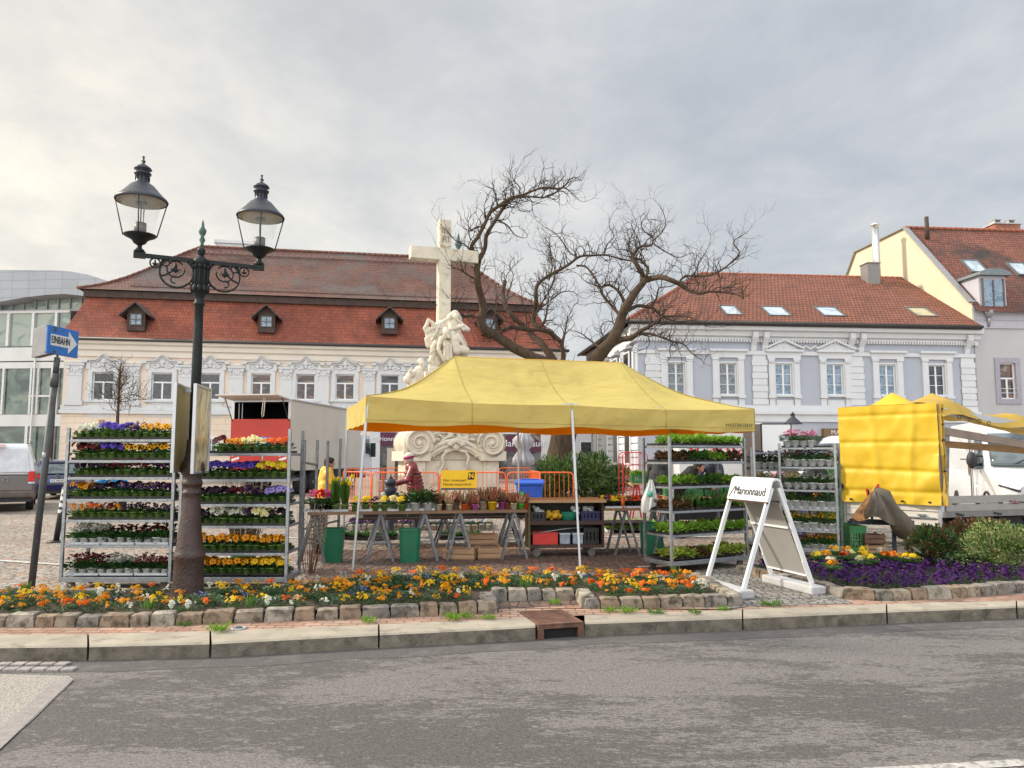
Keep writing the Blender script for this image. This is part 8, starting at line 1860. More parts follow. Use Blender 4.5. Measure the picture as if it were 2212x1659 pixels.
MB().tube([(-.55,-1.2,Ht_+.06),(-.60,-1.2,Ht_-.7),(-.66,-1.2,Ht_-.75),(-.68,-1.2,Ht_-.6),(-.62,-1.2,Ht_+.06)],.018,6).build('strap',mat('cream strap',(.6,.56,.45),.8),tk)
m2=MB()
for x in(-W_t+.22,-W_t+.36):m2 .box(x,.1,1.1,x+.03,.13,Ht_-.1)
m2 .build('inner_rail',galv,tk);MB().box(-W_t+.052,Lt_*.35,1.06,-.052,Lt_*.35+.05,Ht_-.02).build('shade_wall',mat('painted cargo shade',(.012,.010,.009),.9),tk)
MB().box(-W_t+.051,.05,1.06,-W_t+.06,3.1,Ht_-.03).box(-.06,.05,1.06,-.0515,3.1,Ht_-.03).box(-W_t+.07,.05,Ht_-.04,-.07,3.1,Ht_-.03).build('cargo_shade_lining',MATS['painted cargo shade'],tk)  # near-black sheets paint the shade inside the open cargo box
for sx_ in(-.42,-W_t+.08):
 m2=MB();MB().box(sx_,-.108,zr0+.35,sx_+.34,-.1005,zr0+.95).build('warning_plate',red_,tk)
 for k in range(3):z=zr0+.38+k*.19;m2 .add([(sx_+.01,-.11,z),(sx_+.33,-.11,z+.10),(sx_+.33,-.11,z+.20),(sx_+.01,-.11,z+.10)],[(0,1,2,3)])
 m2 .build('warning_stripes',swh,tk,solid=-.002)
np=MB().box(-1.6,-.112,zr0+.25,-1.05,-.1005,zr0+.38).build('number_plate',mat('plate yellow',(.62,.42,.02),.5),tk)
MB().box(-W_t+.3,.3,.55,-.3,Lt_,.99).build('chassis',bplast,tk)
for y in(1.6,2.7,Lt_-.3+.9):
 for s_ in(-.2,-W_t+.2):wheel(tk,s_,y,.48,.3)
cabw=mat('white cab paint',(.62,.66,.70),.3,var=.04,coat=.4)
m2=MB();y0=Lt_+.25;ztc_=zat(938,41.5);m2 .prismx([(y0,.55),(y0,ztc_-.1),(y0+.3,ztc_),(y0+1.5,ztc_-.08),(y0+1.95,1.75),(y0+2.0,.5)],-W_t+.1,-.05);m2 .build('cab',cabw,tk,bevel=.05)
m2=MB();m2 .add([(-.045,y0+.75,1.75),(-.045,y0+1.65,1.65),(-.045,y0+1.35,ztc_-.28),(-.045,y0+.75,ztc_-.28)],[(0,1,2,3)]);m2 .build('cab_window',carg,tk,solid=.01)
MB().box(-.02,y0+1.55,1.55,.22,y0+1.70,2.3).build('mirror',bplast,tk)
Zs2=24.5;x0=xat(1466,Zs2,2);tk2=thing('market_truck','white market truck with red lettering and an open white door behind the lettuce trolley','truck',(x0,Zs2,0),0);Lx=xat(1648,Zs2,2)-x0;zt2=zat(913,Zs2)
MB().box(0,0,.9,Lx,2.3,zt2).build('cargo_box',mat('white truck panel',(.60,.60,.60),.5,var=.04),tk2,bevel=.02);xb=xat(1606,Zs2,2)-x0
MB().box(xb,-.015,.9,Lx-.02,-.002,zt2-.05).build('brown_panel',mat('grey brown panel',(.17,.135,.11),.7),tk2)
rtx=mat('red lettering',(.62,.012,.02),.4,var=0);text('side_lettering','Scania',.62,rtx,tk2,(xat(1545,Zs2,1.8)-x0,-.012,zat(969,Zs2)),ext=.004,sx=1.35)
d0,d1=xat(1646,23.6,2)-x0,xat(1708,23.6,2)-x0;zd=zat(917,23.6)
MB().box(d0,-.93,1.0,d1,-.88,zd).build('open_door',vwhite,tk2);m2=MB()
for a in((d0-.03,1.0,d0,zd),(d1,1.0,d1+.03,zd),(d0-.03,zd,d1+.03,zd+.03)):m2 .box(a[0],-.94,a[1],a[2],-.87,a[3])
m2 .build('door_seal',blk,tk2)
for x in(.6,Lx-.8):wheel_=MB().lathe([(.42,-.14),(.42,.14)],20,(x,.2,.42),ax=Matrix.Rotation(R(90),3,'X')).build('wheel',tyre,tk2)
MB().box(.1,.05,.5,Lx-.1,2.2,.895).build('chassis',bplast,tk2)
def make_van(lab,loc,rz):
 v=thing('delivery_van',lab,'van',loc,rz)
 wv=lambda y,z:(1.02 if z<1.15 else 1.02-.16*((z-1.15)/1.4)**1.5)-(max(0,.55-y)*.28)
 pr=[(.10,.28),(.0,.42),(.02,.78),(.12,1.0),(.52,1.16),(.82,1.27),(1.45,2.12),(1.80,2.36),(2.2,2.46),(5.5,2.46),(5.6,2.2),(5.62,.4),(5.5,.28)]
 m2=MB();k=len(pr);cols=[-1,-.72,0,.72,1];vs=[]
 for c_ in cols:
  for y,z in pr:
   fy=(y+(.12*(abs(c_)**2))if y<1.6 else y);vs.append((wv(y,z)*c_,fy,z))
 fs=[tuple(range(k)),tuple(reversed(range(4*k,5*k)))]
 for c_ in range(4):fs+=[(c_*k+i,(c_+1)*k+i,(c_+1)*k+(i+1)%k,c_*k+(i+1)%k)for i in range(k)]
 m2 .add(vs,fs);m2 .build('body',vwhite,v,bevel=.05)
 m2=MB()
 def ws(u,t_):y=lerp(.88,1.44,t_);z=lerp(1.345,2.11,t_);return(wv(y,z)*u*.90,y+.12*(u*.9)**2-.028,z+.018)
 m2 .grid(lambda a,b_:ws(a*2-1,b_),12,4);m2 .build('windscreen',carg,v,solid=-.012)
 for s_ in(-1,1):
  m2=MB();m2 .add([(s_*1.012,1.18,1.30),(s_*1.02,2.15,1.26),(s_*.965,2.15,1.98),(s_*.955,1.62,2.02)],[(0,1,2,3)]);m2 .build('side_window',carg,v,solid=.012)
  m2=MB();m2 .add([(s_*.60,.045,.86),(s_*.93,.26,.98),(s_*.93,.40,1.12),(s_*.66,.26,1.06),(s_*.52,.10,.95)],[(0,1,2,3,4)]);m2 .build('headlight',clr,v,solid=-.03)
  m2=MB();m2 .tube([(s_*.58,.02,.84),(s_*.94,.25,.955)],.018,6);m2 .build('headlight_rim',bplast,v)
  m2=MB();m2 .ell((s_*1.24,1.22,1.50),(.11,.10,.20),14,10);m2 .tube([(s_*1.0,1.35,1.40),(s_*1.2,1.25,1.40)],.035,6);m2 .tube([(s_*1.0,1.35,1.6),(s_*1.2,1.25,1.6)],.025,6);m2 .build('mirror',bplast,v)
  wheel(v,s_*.90,.95,.34);wheel(v,s_*.90,4.6,.34)
  m2=MB();m2 .tube([(s_*1.03,.95+.42*math.cos(a),.36+.42*math.sin(a))for a in[math.pi*q/12 for q in range(13)]],.03,6);m2 .build('wheel_arch',bplast,v)
  m2=MB();m2 .box(s_*1.025-.006,2.28,.5,s_*1.025+.006,2.30,2.2);m2 .box(s_*1.03-.008,2.42,.5,s_*1.03+.008,2.50,2.15);m2 .box(s_*1.03-.006,2.52,1.5,s_*1.03+.006,3.6,1.53);m2 .build('door_gap',MATS['dark steel'],v);MB().ell((s_*1.03,2.66,1.25),(.02,.03,.16),8,6).build('door_handle',mat('amber brown handle',(.22,.09,.02),.4),v)
 MB().box(-.62,-.04,.36,.62,.12,.62).build('bumper',mat('grey bumper',(.10,.10,.105),.6),v,bevel=.04);m2=MB()
 for z in(.66,.72,.78):m2 .box(-.5,-.012,z,.5,.05,z+.025)
 m2 .build('grille',bplast,v);MB().box(-.26,-.06,.40,.26,-.045,.51).build('number_plate',swh,v)
 m2=MB();
 for s_ in(-.5,.25):a,b_=ws(s_,.06),ws(s_+.55,.35);m2 .bar((a[0],a[1]-.02,a[2]+.01),(b_[0],b_[1]-.02,b_[2]+.02),.018)
 m2 .build('wiper',bplast,v);return v
dvx=xat(2142,16.9,1.0)
dv=make_van('white delivery van facing the viewer behind the open trailer',(dvx+.92,16.3,0),R(-20))
dup(dv,(xat(1752,31,1.5),31,0),R(-62),'white van parked side on in front of the lilac building behind the pink flowers')
tyel=mat('yellow tarpaulin',(.66,.43,.02),.55,var=.08,scale=2.5,trans=(.10,(.80,.5,.02)),dirt=((.66,.38,.03),1.3,.60));t_=tyel.node_tree;b=t_.nodes['Principled BSDF'];c=N(t_,'ShaderNodeTexCoord').outputs['Object'];n=nz(t_,c,1.2,3,.45,(1,1,.6),R(30),.5);bp=N(t_,'ShaderNodeBump');bp.inputs['Strength'].default_value=.45;bp.inputs['Distance'].default_value=.06;L(t_,n,bp.inputs['Height']);L(t_,bp.outputs[0],b.inputs['Normal'])
tdk=mat('tarpaulin darker ochre',(.50,.33,.05),.6,var=.12,scale=2,trans=(.15,(.6,.4,.05)))  # darker ochre for the edge strip and roof sheet
Kc=Vector((xat(2033,13.0,1),13.0,0));dR=Vector((-.66,.75,0)).normalized();dS=Vector((.95,.31,0)).normalized()
tr=thing('market_trailer','flatbed trailer with a yellow tarpaulin end wall and open grey side boards','trailer',Kc,0);WR=1.68;up=Vector((0,0,1))
zb0,zb1,ztt,zbt=zat(1140,13),zat(1093,13),zat(871,13),zat(1092,13)
def pR(s,z,o=0):nn=Vector((-dR.y,dR.x,0));return dR*s+up*z+nn*o
nR=Vector((-dR.y,dR.x,0));nR=nR if nR.y<0 else-nR
nS=Vector((dS.y,-dS.x,0))
def tarp(s0,s1,z0,z1,d,nn,off=.02,amp=.025,seed=0):
 m2=MB()
 def fn(u,v):
  s=lerp(s0,s1,u);z=lerp(z0,z1,v);k=amp*(mnoise.noise(Vector((s*2.2+seed,z*2.2,0)))+.5*mnoise.noise(Vector((s*6,z*5,seed))));
  if v<.12:k+=.03*math.sin(s*9)*(.12-v)/.12
  k+=.03*math.exp(-((u-.25-.02*math.sin(v*5))*26)**2)+.028*math.exp(-((u-.62-.06*(v-.5))*24)**2)-.022*math.exp(-((v-.32-.03*u)*40)**2)-.018*math.exp(-((v-.62)*44)**2)-.02*math.exp(-((v-.12)*40)**2)-.015*math.exp(-((v-.9)*50)**2)+.05*math.exp(-((u+v*.8-.28)*9)**2)*(v<.5)
  return d*s+up*z+nn*(off+k)
 m2 .grid(fn,90,80);return m2
tarp(-.02,WR+.02,zbt,ztt,dR,nR,.065).build('tarpaulin',tyel,tr,fix=False)
tarp(-.03,.09,zbt,ztt+.0,dS,nS,.055,.01,3).build('tarpaulin_edge',tdk,tr,fix=False)
m2=MB()
for k in range(7):z=lerp(zbt+.05,ztt-.1,k/6);m2 .ell(dS*.045+up*z+nS*.06,(.03,.02,.018),8,6)
for k in range(4):m2 .ell(dR*(.15+k*.45)+up*(zbt+.05)+nR*.10,(.035,.02,.018),8,6)
m2 .build('eyelets',bplast,tr,fix=False)
frm=mat('white coated boards',(.58,.55,.50),.5,var=.08,scale=3,dirt=((.42,.38,.33),4,.6))
def plank(s0,s1,z0,z1,d,nn,th=.03,off=0):a=d*s0;b_=d*s1;q=nn*th;o_=nn*off;return[tuple(p)for p in(a+up*z0+o_,b_+up*z0+o_,b_+up*z0+q+o_,a+up*z0+q+o_,a+up*z1+o_,b_+up*z1+o_,b_+up*z1+q+o_,a+up*z1+q+o_)]
FB=[(0,3,2,1),(4,5,6,7),(0,1,5,4),(1,2,6,5),(2,3,7,6),(3,0,4,7)]
h4=(zbt-zb0)
m2=MB()
for k,(a,b_)in enumerate(((.0,.30),(.34,.62),(.66,1.05))):m2 .add(plank(.06,WR-.06,zb0+.02+h4*a,zb0+.02+h4*b_,dR,nR,.025),FB)
m2 .build('front_board',frm,tr)
m2=MB();m2 .add(plank(0,.055,zb0-.02,zbt+.06,dR,nR,.04),FB);m2 .add(plank(WR-.055,WR,zb0-.02,zbt+.06,dR,nR,.04),FB);m2 .build('corner_post',alu,tr)
m2=MB();m2 .add(plank(.1,WR-.1,zb0+h4*.32+.02,zb0+h4*.32+.045,dR,nR,.05),FB);
for s in(.25,1.2):m2 .add(plank(s,s+.12,zb0+h4*.5,zb0+h4*.58,dR,nR,.05,.026),FB)
m2 .build('latch',galv,tr)
LS_=5.2;gsb=mat('grey aluminium boards',(.36,.34,.32),.45,metal=.5,var=.08,scale=3)
zs0,zs1=zat(1118,13),zat(1072,13)
m2=MB();m2 .add(plank(.06,LS_,zs0+.10,zs0+(zs1-zs0)*.62,dS,nS,.03),FB);m2 .add(plank(.06,LS_,zs0+(zs1-zs0)*.64,zs1,dS,nS,.03),FB);m2 .build('side_board',gsb,tr)
m2=MB();m2 .add(plank(.0,LS_,zs0,zs0+.095,dS,nS,.045),FB);m2 .build('bed_edge',mat('dark grey bed edge',(.22,.21,.20),.5,metal=.4),tr)
m2=MB()
for k in range(9):m2 .bar(dS*(.2+k*.52)+nS*.03+up*(zs0+(zs1-zs0)*.63),dS*(.28+k*.52)+nS*.045+up*(zs0+(zs1-zs0)*.63),.02)
for k in range(6):m2 .bar(dS*(.25+k*.85)+nS*.05+up*(zs0+.06),dS*(.40+k*.85)+nS*.06+up*(zs0+.035),.03)
m2 .build('board_hooks',bplast,tr,fix=False)
text('maker_lettering','Pinker',.10,mat('maroon lettering',(.16,.03,.04),.5),tr,tuple(dS*1.62+nS*.034+up*(zs1-.13)),(R(90),0,math.atan2(dS.y,dS.x)),ext=.002)
m2=MB();m2 .add([tuple(p)for p in(dR*0+up*zs0,dS*LS_+up*zs0,dS*LS_+dR*WR+up*zs0,dR*WR+up*zs0,up*(zs0+.04),dS*LS_+up*(zs0+.04),dS*LS_+dR*WR+up*(zs0+.04),dR*WR+up*(zs0+.04))],FB);m2 .build('bed_floor',dw,tr)
m2=MB();m2 .add([tuple(p-nS*.10+nn_)for p in(dS*.3,dS*LS_)for nn_ in(Vector(),up*0)][:0]or[tuple(p)for p in(dS*.3-nS*.3+up*.28,dS*LS_-nS*.3+up*.28,dS*LS_-nS*1.2+up*.28,dS*.3-nS*1.2+up*.28,dS*.3-nS*.3+up*zs0,dS*LS_-nS*.3+up*zs0,dS*LS_-nS*1.2+up*zs0,dS*.3-nS*1.2+up*zs0)],FB);m2 .build('chassis',bplast,tr)
rotS=Matrix((dS,nS,up)).transposed()
for s in(.78,1.62):
 for o_ in(-.12,-1.3):
  q=dS*s+nS*o_+up*.30;ax_=nS.to_track_quat('Z','Y').to_matrix()
  w0=MB().lathe([(.18,-.09),(.28,-.09),(.30,-.06),(.30,.06),(.28,.09),(.18,.09)],24,q,ax=ax_).build('wheel',tyre,tr);MB().lathe([(.185,.07),(.15,.05),(.08,.08),(0,.08)],20,q,ax=ax_).build('rim',mat('silver steel rim',(.5,.5,.5),.35,metal=.6),w0);m2=MB()
  for k in range(8):a=k*math.pi/4;m2 .lathe([(.022,.062),(.022,.075)],8,q+dS*math.cos(a)*.125+up*math.sin(a)*.125,ax=ax_)
  m2 .build('rim_holes',blk,w0,fix=False)
 if True:
  m2=MB();m2 .tube([dS*s+nS*-.05+dS*math.cos(a)*.36+up*(.30+math.sin(a)*.36)for a in[math.pi*q_/10 for q_ in range(11)]],.035,6);m2 .build('mudguard',bplast,tr)
bw=mat('grey brown beam',(.26,.20,.16),.7,var=.2,scale=3)
for q in(Vector(),dR*WR):MB().bar(q+up*zs0,q+up*ztt,.05).build('roof_post',alu,tr)
MB().bar(dS*LS_+up*zs0,dS*LS_+up*(ztt-.35),.05).build('roof_post',alu,tr);MB().bar(dS*LS_+dR*WR+up*zs0,dS*LS_+dR*WR+up*(ztt-.3),.05).build('roof_post',alu,tr)
m2=MB();m2 .bar(up*(ztt-.12),dS*LS_+up*(ztt-.75),.04,.12);m2 .build('roof_beam',alu,tr)
MB().bar(dS*.05+up*(zat(930,13)),dS*LS_+up*(zat(930,13)-.62),.05,.13).build('roof_beam',bw,tr);MB().bar(dR*.6+dS*.05+up*(zat(945,13)-.05),dR*.5+dS*LS_+up*(zat(945,13)-.35),.05,.12).build('roof_beam',woodl,tr)
m2=MB()
def rf(u,v):
 s=lerp(.0,LS_,u);o_=lerp(-.12,1.1,v);z=ztt-.10-.62*(s/LS_)**1.1
 k=max(0,1-abs(s-.45)/.75)*.36*max(0,1-abs(v-.5)*1.1)+max(0,1-abs(s-2.0)/1.0)*.22*max(0,1-abs(v-.4)*1.2)+.03*mnoise.noise(Vector((s*3,v*4,0)))
 if v<.2:z-=(.2-v)*1.0
 return dS*s-nS*o_+up*(z+k)
m2 .grid(rf,70,16);m2 .build('roof_sheet',tdk,tr,fix=False)
m2=MB()
def pk(u,v):
 s=lerp(.25,WR,u);h=max(0,1-abs(s-.82)/.42)*.24;return dR*s+up*(ztt+.01+h*(1-abs(v*2-1))+.01*mnoise.noise(Vector((s*5,v*3,1))))+nR*(-.5*v+.02)
m2 .grid(pk,30,10);m2 .build('tarpaulin_peak',tyel,tr,fix=False)
m2=MB()
for k in range(4):p=dS*(.35+k*.22)+nS*.13+up*(ztt-.19-.03*k-.05);m2 .tube([p+Vector((.03*math.cos(a),0,.035*math.sin(a)))for a in[q_*1.0 for q_ in range(7)]],.006,5)
m2 .build('rope_rings',bplast,tr,fix=False)
ob=mat('olive brown cover',(.10,.082,.058),.55,var=.3,scale=5,bump=.5,bscale=12);Zt_=12.6
def q_(px,py,Z=Zt_):return at(px,py,Z)
to=thing('covered_tool_bundle','dark frame with olive cover and orange cloth lying before the trailer end wall','tool bundle',(0,0,0))
m2=MB();m2 .tube([q_(1889,1052),q_(1908,1072),q_(1927,1098),q_(1947,1126),q_(1964,1152),q_(1972,1170)],[.05,.10,.12,.15,.15,.05],14)
for i,v in enumerate(m2 .v):nn_=mnoise.noise_vector(Vector(v)*7)*.06+mnoise.noise_vector(Vector(v)*19)*.02;m2 .v[i]=tuple(Vector(v)+nn_)
def cvf(u,v):
 a_,b_=q_(1890,1052),q_(lerp(1858,1950,u),1124-8*math.sin(u*6),Zt_-.15*math.sin(u*3));return a_.lerp(b_,v)+Vector((0,-.06*math.sin(v*3)+.03*math.sin(u*16)*v,.02*math.sin(u*9+v*4)))
m2 .grid(cvf,30,14)
m2 .build('cover',ob,to)
m2=MB();m2 .add([tuple(q_(*a))for a in((1889,1052),(1868,1078),(1838,1118),(1852,1126),(1874,1122),(1880,1090))],[(0,1,2,5),(2,3,4,5)]);m2 .build('orange_cloth',mat('orange cloth',(.42,.20,.07),.7,var=.6,scale=9),to,solid=.03)
m2=MB();m2 .bar(q_(1838,1126),q_(1972,1130,13),.06,.09);m2 .bar(q_(1893,1054),q_(1915,1120),.03);m2 .bar(q_(1875,1058),q_(1884,1122),.03);m2 .bar(q_(1905,1060),q_(1935,1118),.03);m2 .bar(q_(1845,1128),q_(1880,1128,13.2),.05)
m2 .bar(q_(1930,1130,12.8),Vector((q_(1930,1130,12.8).x,12.8,0)),.05);m2 .build('frame',mat('dark steel blue frame',(.06,.07,.085),.5,metal=.5),to)
MB().bar(q_(1872,1055),q_(1876,1072),.03).bar(q_(1897,1046),q_(1894,1056),.035).build('red_grip',mat('red plastic',(.55,.03,.02)),to)
G2=None
base=gnd(1800,1190)
for k in range(9):
 x=xat(1800,14.2);dup(GC,(x-.08,14.2,.001+k*.155),R(6),'%s green crate of the tall stack right of the board stand trolley'%('lowest','second','third','fourth','fifth','sixth','seventh','eighth','topmost')[k],'stacked green crates',.70*1.0 if False else 1)
p=gnd(1838,1198);gbig=crate(.28,.34,.46,None).build('plastic_crate',gB,None,(p.x,p.y,.001),R(4),fix=False);tag(gbig,'tall green crate standing on end beside the wooden crate','crate')
p=gnd(1812,1192);dup(gbig,(p.x-.12,p.y+.1,.001),R(4),'tall dark green crate left of its twin beside the trailer')
for k,(px,py,z,lab)in enumerate(((1872,1199,0,'wooden crate on the ground in front of the trailer end wall'),(1870,1199,.17,'dark wooden crate stacked on the one before the trailer end wall'))):
 p=gnd(px,py);put_on('wooden_crate',lab,'crate',woodcrate(.36,.28,.15),wcr if k==0 else mat('dark crate wood',(.14,.075,.045),.8,var=.3),(p.x,p.y,z+.001),.1,fix=False)
skin=mat('skin',(.50,.27,.19),.6,var=.06);skin2=mat('skin pale',(.58,.36,.28),.6,var=.06)
def caps(m2,a,b_,r0,r1,mi=0):
 a,b_=Vector(a),Vector(b_);n_=max(2,int((b_-a).length/(min(r0,r1)*.55))+1)
 for k in range(n_+1):t_=k/n_;m2 .ell(a.lerp(b_,t_),lerp(r0,r1,t_),10,8,mi)
def person(lab,loc,rz,coat,trs,hair,hat=None,bend=.1,arm=(.5,.3),fore=(.9,.7),h=1.68,sk=None,quilt=0,long_=.0,apron=None,turn=0):
 sk=sk or skin;s=h/1.70;t=thing('person',lab,'person',loc,rz);t.scale=(s,)*3
 hip=Vector((0,0,.92));B_=Matrix.Rotation(bend,3,'X')
 def U(x,y,z):return hip+B_@Vector((x,y,z-.92))
 HT=Matrix.Rotation(turn,3,'Z')
 nk=U(0,0,1.46);hd=U(0,-.03,1.585)
 body=MB();caps(body,U(0,.0,1.40),nk+Vector((0,0,.04)),.055,.05)
 body.ell(hd,(.075,.092,.112),14,12,rot=HT)
 def H(x,y,z):return hd+HT@Vector((x,y,z))
 body.ell(H(0,-.045,-.06),(.048,.045,.05),10,8);body.ell(H(0,-.098,-.012),(.012,.018,.02),8,6)
 for e in(-1,1):body.ell(H(e*.075,.01,-.01),(.014,.022,.03),8,6)
 caps(body,U(0,0,1.0),U(0,0,1.36),.12,.12)
 HANDS=[]
 for e,aa,fa in((-1,arm[0],fore[0]),(1,arm[1],fore[1])):
  sh=U(e*.18,0,1.38);el=sh+Vector((e*.07,-math.sin(aa)*.27,-math.cos(aa)*.27));wr=el+Vector((-e*.05,-math.sin(aa+fa)*.24,-math.cos(aa+fa)*.24));d=(wr-el).normalized()
  caps(body,sh,el,.05,.042);caps(body,el,wr,.04,.028);caps(body,wr,wr+d*.07,.032,.034)
  sd=Vector((1,0,0))
  for f_ in range(4):o=wr+d*.08+sd*((f_-1.5)*.019);l=(.065,.075,.07,.055)[f_];m_=o+d*l*.55+Vector((0,0,-.004));caps(body,o,m_,.0095,.009);caps(body,m_,m_+(d+Vector((0,.3,-.5))).normalized()*l*.5,.009,.0075)
  o=wr+d*.03-sd*e*.03;caps(body,o,o+(d*.6-sd*e*.6).normalized()*.05,.012,.009)
  HANDS.append((sh,el,wr))
 for e in(-1,1):caps(body,(e*.09,0,.90),(e*.10,-.01,.50),.085,.058);caps(body,(e*.10,-.01,.50),(e*.10,.02,.09),.056,.038);caps(body,(e*.10,.02,.06),(e*.11,-.13,.04),.045,.035)
 body.build('body',sk,t,remesh=.0085)
 ey=MB()
 for e in(-1,1):ey.ell(H(e*.030,-.085,.012),(.011,.008,.008),8,6)
 ey.build('eyes',blk,t)
 ct=MB();caps(ct,U(0,0,1.40),U(0,0,1.15),.14,.155);caps(ct,U(-.12,0,1.36),U(.12,0,1.36),.10,.10);caps(ct,U(-.07,0,1.12),(-.07,0,.88-long_),.14,.155+long_*.1);caps(ct,U(.07,0,1.12),(.07,0,.88-long_),.14,.155+long_*.1);caps(ct,U(0,.005,1.44),U(0,.0,1.47),.082,.075)
 for sh,el,wr in HANDS:
  caps(ct,sh,el,.080,.068);caps(ct,el,wr-(wr-el)*.05,.066,.050)
 if quilt:
  for k in range(int(9)):z=.88-long_+k*.075;q=U(0,0,z)if z>.92 else Vector((0,0,z));ct.lathe([(.17,-.03),(.205,0),(.17,.03)],20,q)if z<1.34 else None
  for sh,el,wr in HANDS:
   for k in range(6):q=sh.lerp(el,k/5);ct.ell(q,(.088,.088,.035),10,6)
 ct.build('coat',coat,t,remesh=.014)
 tr_=MB()
 for e in(-1,1):caps(tr_,(e*.085,0,.92),(e*.10,-.01,.50),.105,.078);caps(tr_,(e*.10,-.01,.50),(e*.10,.015,.12),.076,.066)
 caps(tr_,(-.05,0,.92),(.05,0,.92),.12,.12);tr_.build('trousers',trs,t,remesh=.014)
 so_=MB()
 for e in(-1,1):caps(so_,(e*.10,.03,.055),(e*.115,-.15,.045),.055,.045);so_.box(e*.108-.05,-.19,0,e*.108+.05,.08,.03)
 so_.build('shoes',bplast,t,remesh=.012)
 hr=MB();hr.ell(H(0,.018,.03),(.092,.10,.105),14,10);hr.ell(H(0,.045,-.03),(.088,.07,.09),12,8)
 if not hat:hr.ell(H(0,-.03,.07),(.075,.07,.05),10,8)
 hr.build('hair',hair,t,remesh=.012)
 if hat:
  hm=MB();hm.ell(H(0,.02,.075),(.10,.11,.085),16,10);hm.ell(H(0,.04,.13),(.035,.035,.03),10,8)if len(hat)>2 else None;ho=hm.build('hat',hat[0],t,remesh=.012)
  if len(hat)>1:
   bm_=MB()
   for k in range(24):a=2*math.pi*k/24;bm_.ell(H(.095*math.cos(a),.012+.105*math.sin(a),.045+.02*math.sin(a)),(.02,.02,.03),8,6)
   bm_.build('hat_band',hat[1],ho,remesh=.010)
 if apron:
  ap=MB();ap.box(-.16,-.195,.45,.16,-.18,1.25);ap.tube([(-.12,-.18,1.25),(-.06,-.05,1.47),(.06,-.05,1.47),(.12,-.18,1.25)],.012,5);ap.build('apron',apron,t)
 return t
ycoat=mat('yellow quilted coat',(.72,.40,.04),.55,var=.08,scale=6,bump=.4,bscale=9);dkt=mat('dark trousers',(.02,.02,.025),.8);dkh=mat('dark brown hair',(.028,.014,.010),.7,bump=.4,bscale=80)
m=bpy.data.materials.new('red patterned coat');m.use_nodes=True;t=m.node_tree;b=t.nodes['Principled BSDF'];c=N(t,'ShaderNodeTexCoord').outputs['Object'];n=nz(t,c,9,3,.6,(1,1,1.6),0,1.5)
L(t,ramp(t,n,[(.40,(.010,.010,.014)),(.46,(.26,.010,.016)),(.52,(.40,.015,.02)),(.56,(.03,.035,.03)),(.62,(.02,.02,.02)),(.68,(.22,.08,.07))]),b.inputs['Base Color']);b.inputs['Roughness'].default_value=.35;rcoat=m
person('woman in a yellow quilted coat with dark bobbed hair behind the flower table',(xat(698,14.3,1.2),14.3,0),R(118),ycoat,dkt,dkh,None,.14,(.5,.6),(.9,.8),1.58,quilt=0)
whk=mat('cream knit',(.62,.57,.48),.9,bump=.6,bscale=60);mgk=mat('magenta knit',(.34,.02,.12),.9,bump=.6,bscale=60);gryh=mat('grey hair',(.30,.28,.26),.8)
person('older woman in a red patterned down coat and cream hat with magenta band',(xat(899,16.2,1.2),16.2,0),R(-78),rcoat,dkt,gryh,(whk,mgk),.22,(.3,.4),(.9,.9),1.66,skin2,quilt=1,long_=.05)
navy=mat('navy jacket',(.012,.015,.035),.7);blkj=mat('black jacket',(.012,.011,.012),.75);pinkj=mat('dusty pink jacket',(.42,.24,.24),.8);olj=mat('olive grey jacket',(.07,.075,.06),.8);yap=mat('ochre coat',(.60,.30,.03),.7);beig=mat('taupe coat',(.22,.16,.12),.8);jean=mat('blue jeans',(.06,.10,.22),.85,var=.2)
person('market seller in a navy jacket bending behind the lettuce trolley',(xat(1541,17.5,1.2),17.5,0),R(-25),navy,dkt,dkh,None,.45,(.6,.7),(.8,.8),1.72)
person('person in a black jacket stooping left behind the lettuce trolley',(xat(1458,15.2,1.1),15.2,0),R(70),blkj,dkt,dkh,None,.75,(.6,.7),(.8,.8),1.70)
person('dark clad person at the left post of the lettuce trolley',(xat(1420,18.5,1.1),18.5,0),R(150),mat('charcoal coat',(.03,.03,.032),.8),dkt,dkh,None,.15,(.2,.3),(.3,.3),1.74)
person('person in a dusty pink jacket bending beside the narrow trolley',(xat(1650,16.0,1.0),16.0,0),R(60),pinkj,jean,gryh,None,.85,(.7,.7),(.6,.6),1.66)
person('person in an olive grey jacket behind the board stand',(xat(1682,16.8,1.0),16.8,0),R(20),olj,dkt,dkh,None,.5,(.6,.6),(.6,.6),1.66)
person('person in a black hooded jacket stooping behind the board stand trolley',(xat(1732,14.6,1.0),14.6,0),R(75),blkj,jean,dkh,None,.62,(.6,.7),(.6,.6),1.80,long_=.05)
person('person in an ochre coat behind the board stand trolley',(xat(1768,15.3,1.0),15.3,0),R(165),yap,jean,dkh,None,.1,(.2,.3),(.4,.4),1.50,long_=.1)
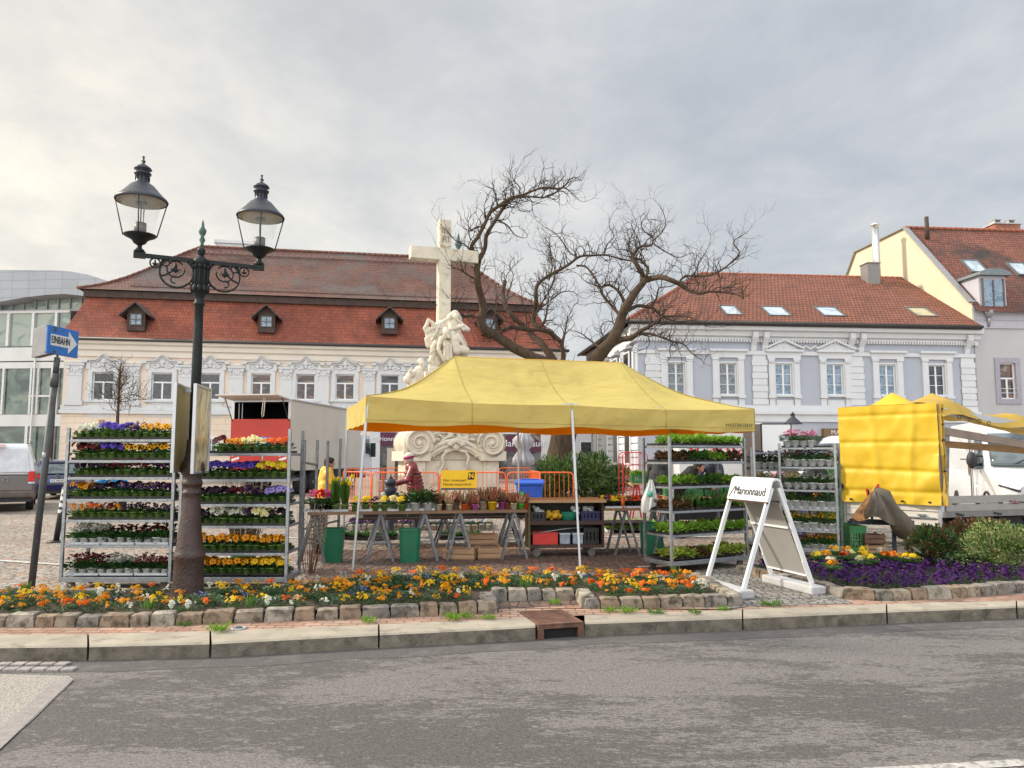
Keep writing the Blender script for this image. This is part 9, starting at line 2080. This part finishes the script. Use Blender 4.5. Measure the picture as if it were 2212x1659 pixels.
pp=person('person in a taupe coat standing by the left edge of the yellow tarpaulin',(xat(1815,16.5,1.0),16.5,0),R(120),beig,jean,dkh,None,.05,(.1,.1),(.3,.3),1.66,long_=.2)
mb=MB()
for k in range(12):mb.ell((rnd.uniform(-.08,.08),rnd.uniform(-.05,.05),rnd.uniform(-.14,.12)),(rnd.uniform(.05,.09),.06,rnd.uniform(.05,.09)),8,6)
mb.tube([(-.05,0,.12),(0,0,.26),(.05,0,.12)],.012,5)
put_on('carrier_bag','white plastic carrier bag held by the person in the taupe coat','bag',mb,MATS['thin white plastic'],(xat(1812,16.1,.9),16.1,.72),remesh=.016)
person('child sized figure in a bright blue jacket behind the left flower trolley',(xat(268,19.5,1.0),19.5,0),R(-80),mat('bright blue jacket',(.01,.18,.42),.6),dkt,dkh,None,.8,(.7,.7),(.5,.5),1.60)
t=thing('market_bench','long dark market bench with green vegetables behind the lettuce trolley','table',(xat(1440,16.6),16.9,0));wB=3.6
MB().box(0,0,.62,wB,.8,.70).build('tabletop',woodl,t);MB().box(.02,.03,.2,wB-.02,.06,.619).build('skirt',mat('black cloth skirt',(.012,.012,.014),.9),t)
for x in(.1,1.7,wB-.15):trestle(t,x,.1,.61,.3,.5)
for k in range(8):
 x=xat(1440,16.6)+.05+k*.44;dup(GC,(x,17.0,.705),0,'green crate of vegetables on the long bench behind the lettuce trolley','green crates on the long bench')
for k in range(8):
 x=xat(1440,16.6)+.25+k*.44;c=(lf_bri,lf_yel,mat('onion cream',(.60,.52,.36),.7),mat('carrot orange',(.75,.18,.02),.6))[(k*3+1)%4];mb=MB()
 for q in range(60):v=rv();mb.ell((rnd.uniform(-.16,.16),rnd.uniform(-.1,.1),rnd.uniform(0,.05)),(rnd.uniform(.02,.04),)*3,6,5)
 o=mb.build('vegetable_heap',c,None,(x,17.15,.89),fix=False);tag(o,'heap of %s in a crate on the long bench, number %s from the left'%(('lettuce','pale lettuce','white onions','carrots')[(k*3+1)%4],('one','two','three','four','five','six','seven','eight')[k]),'vegetables')
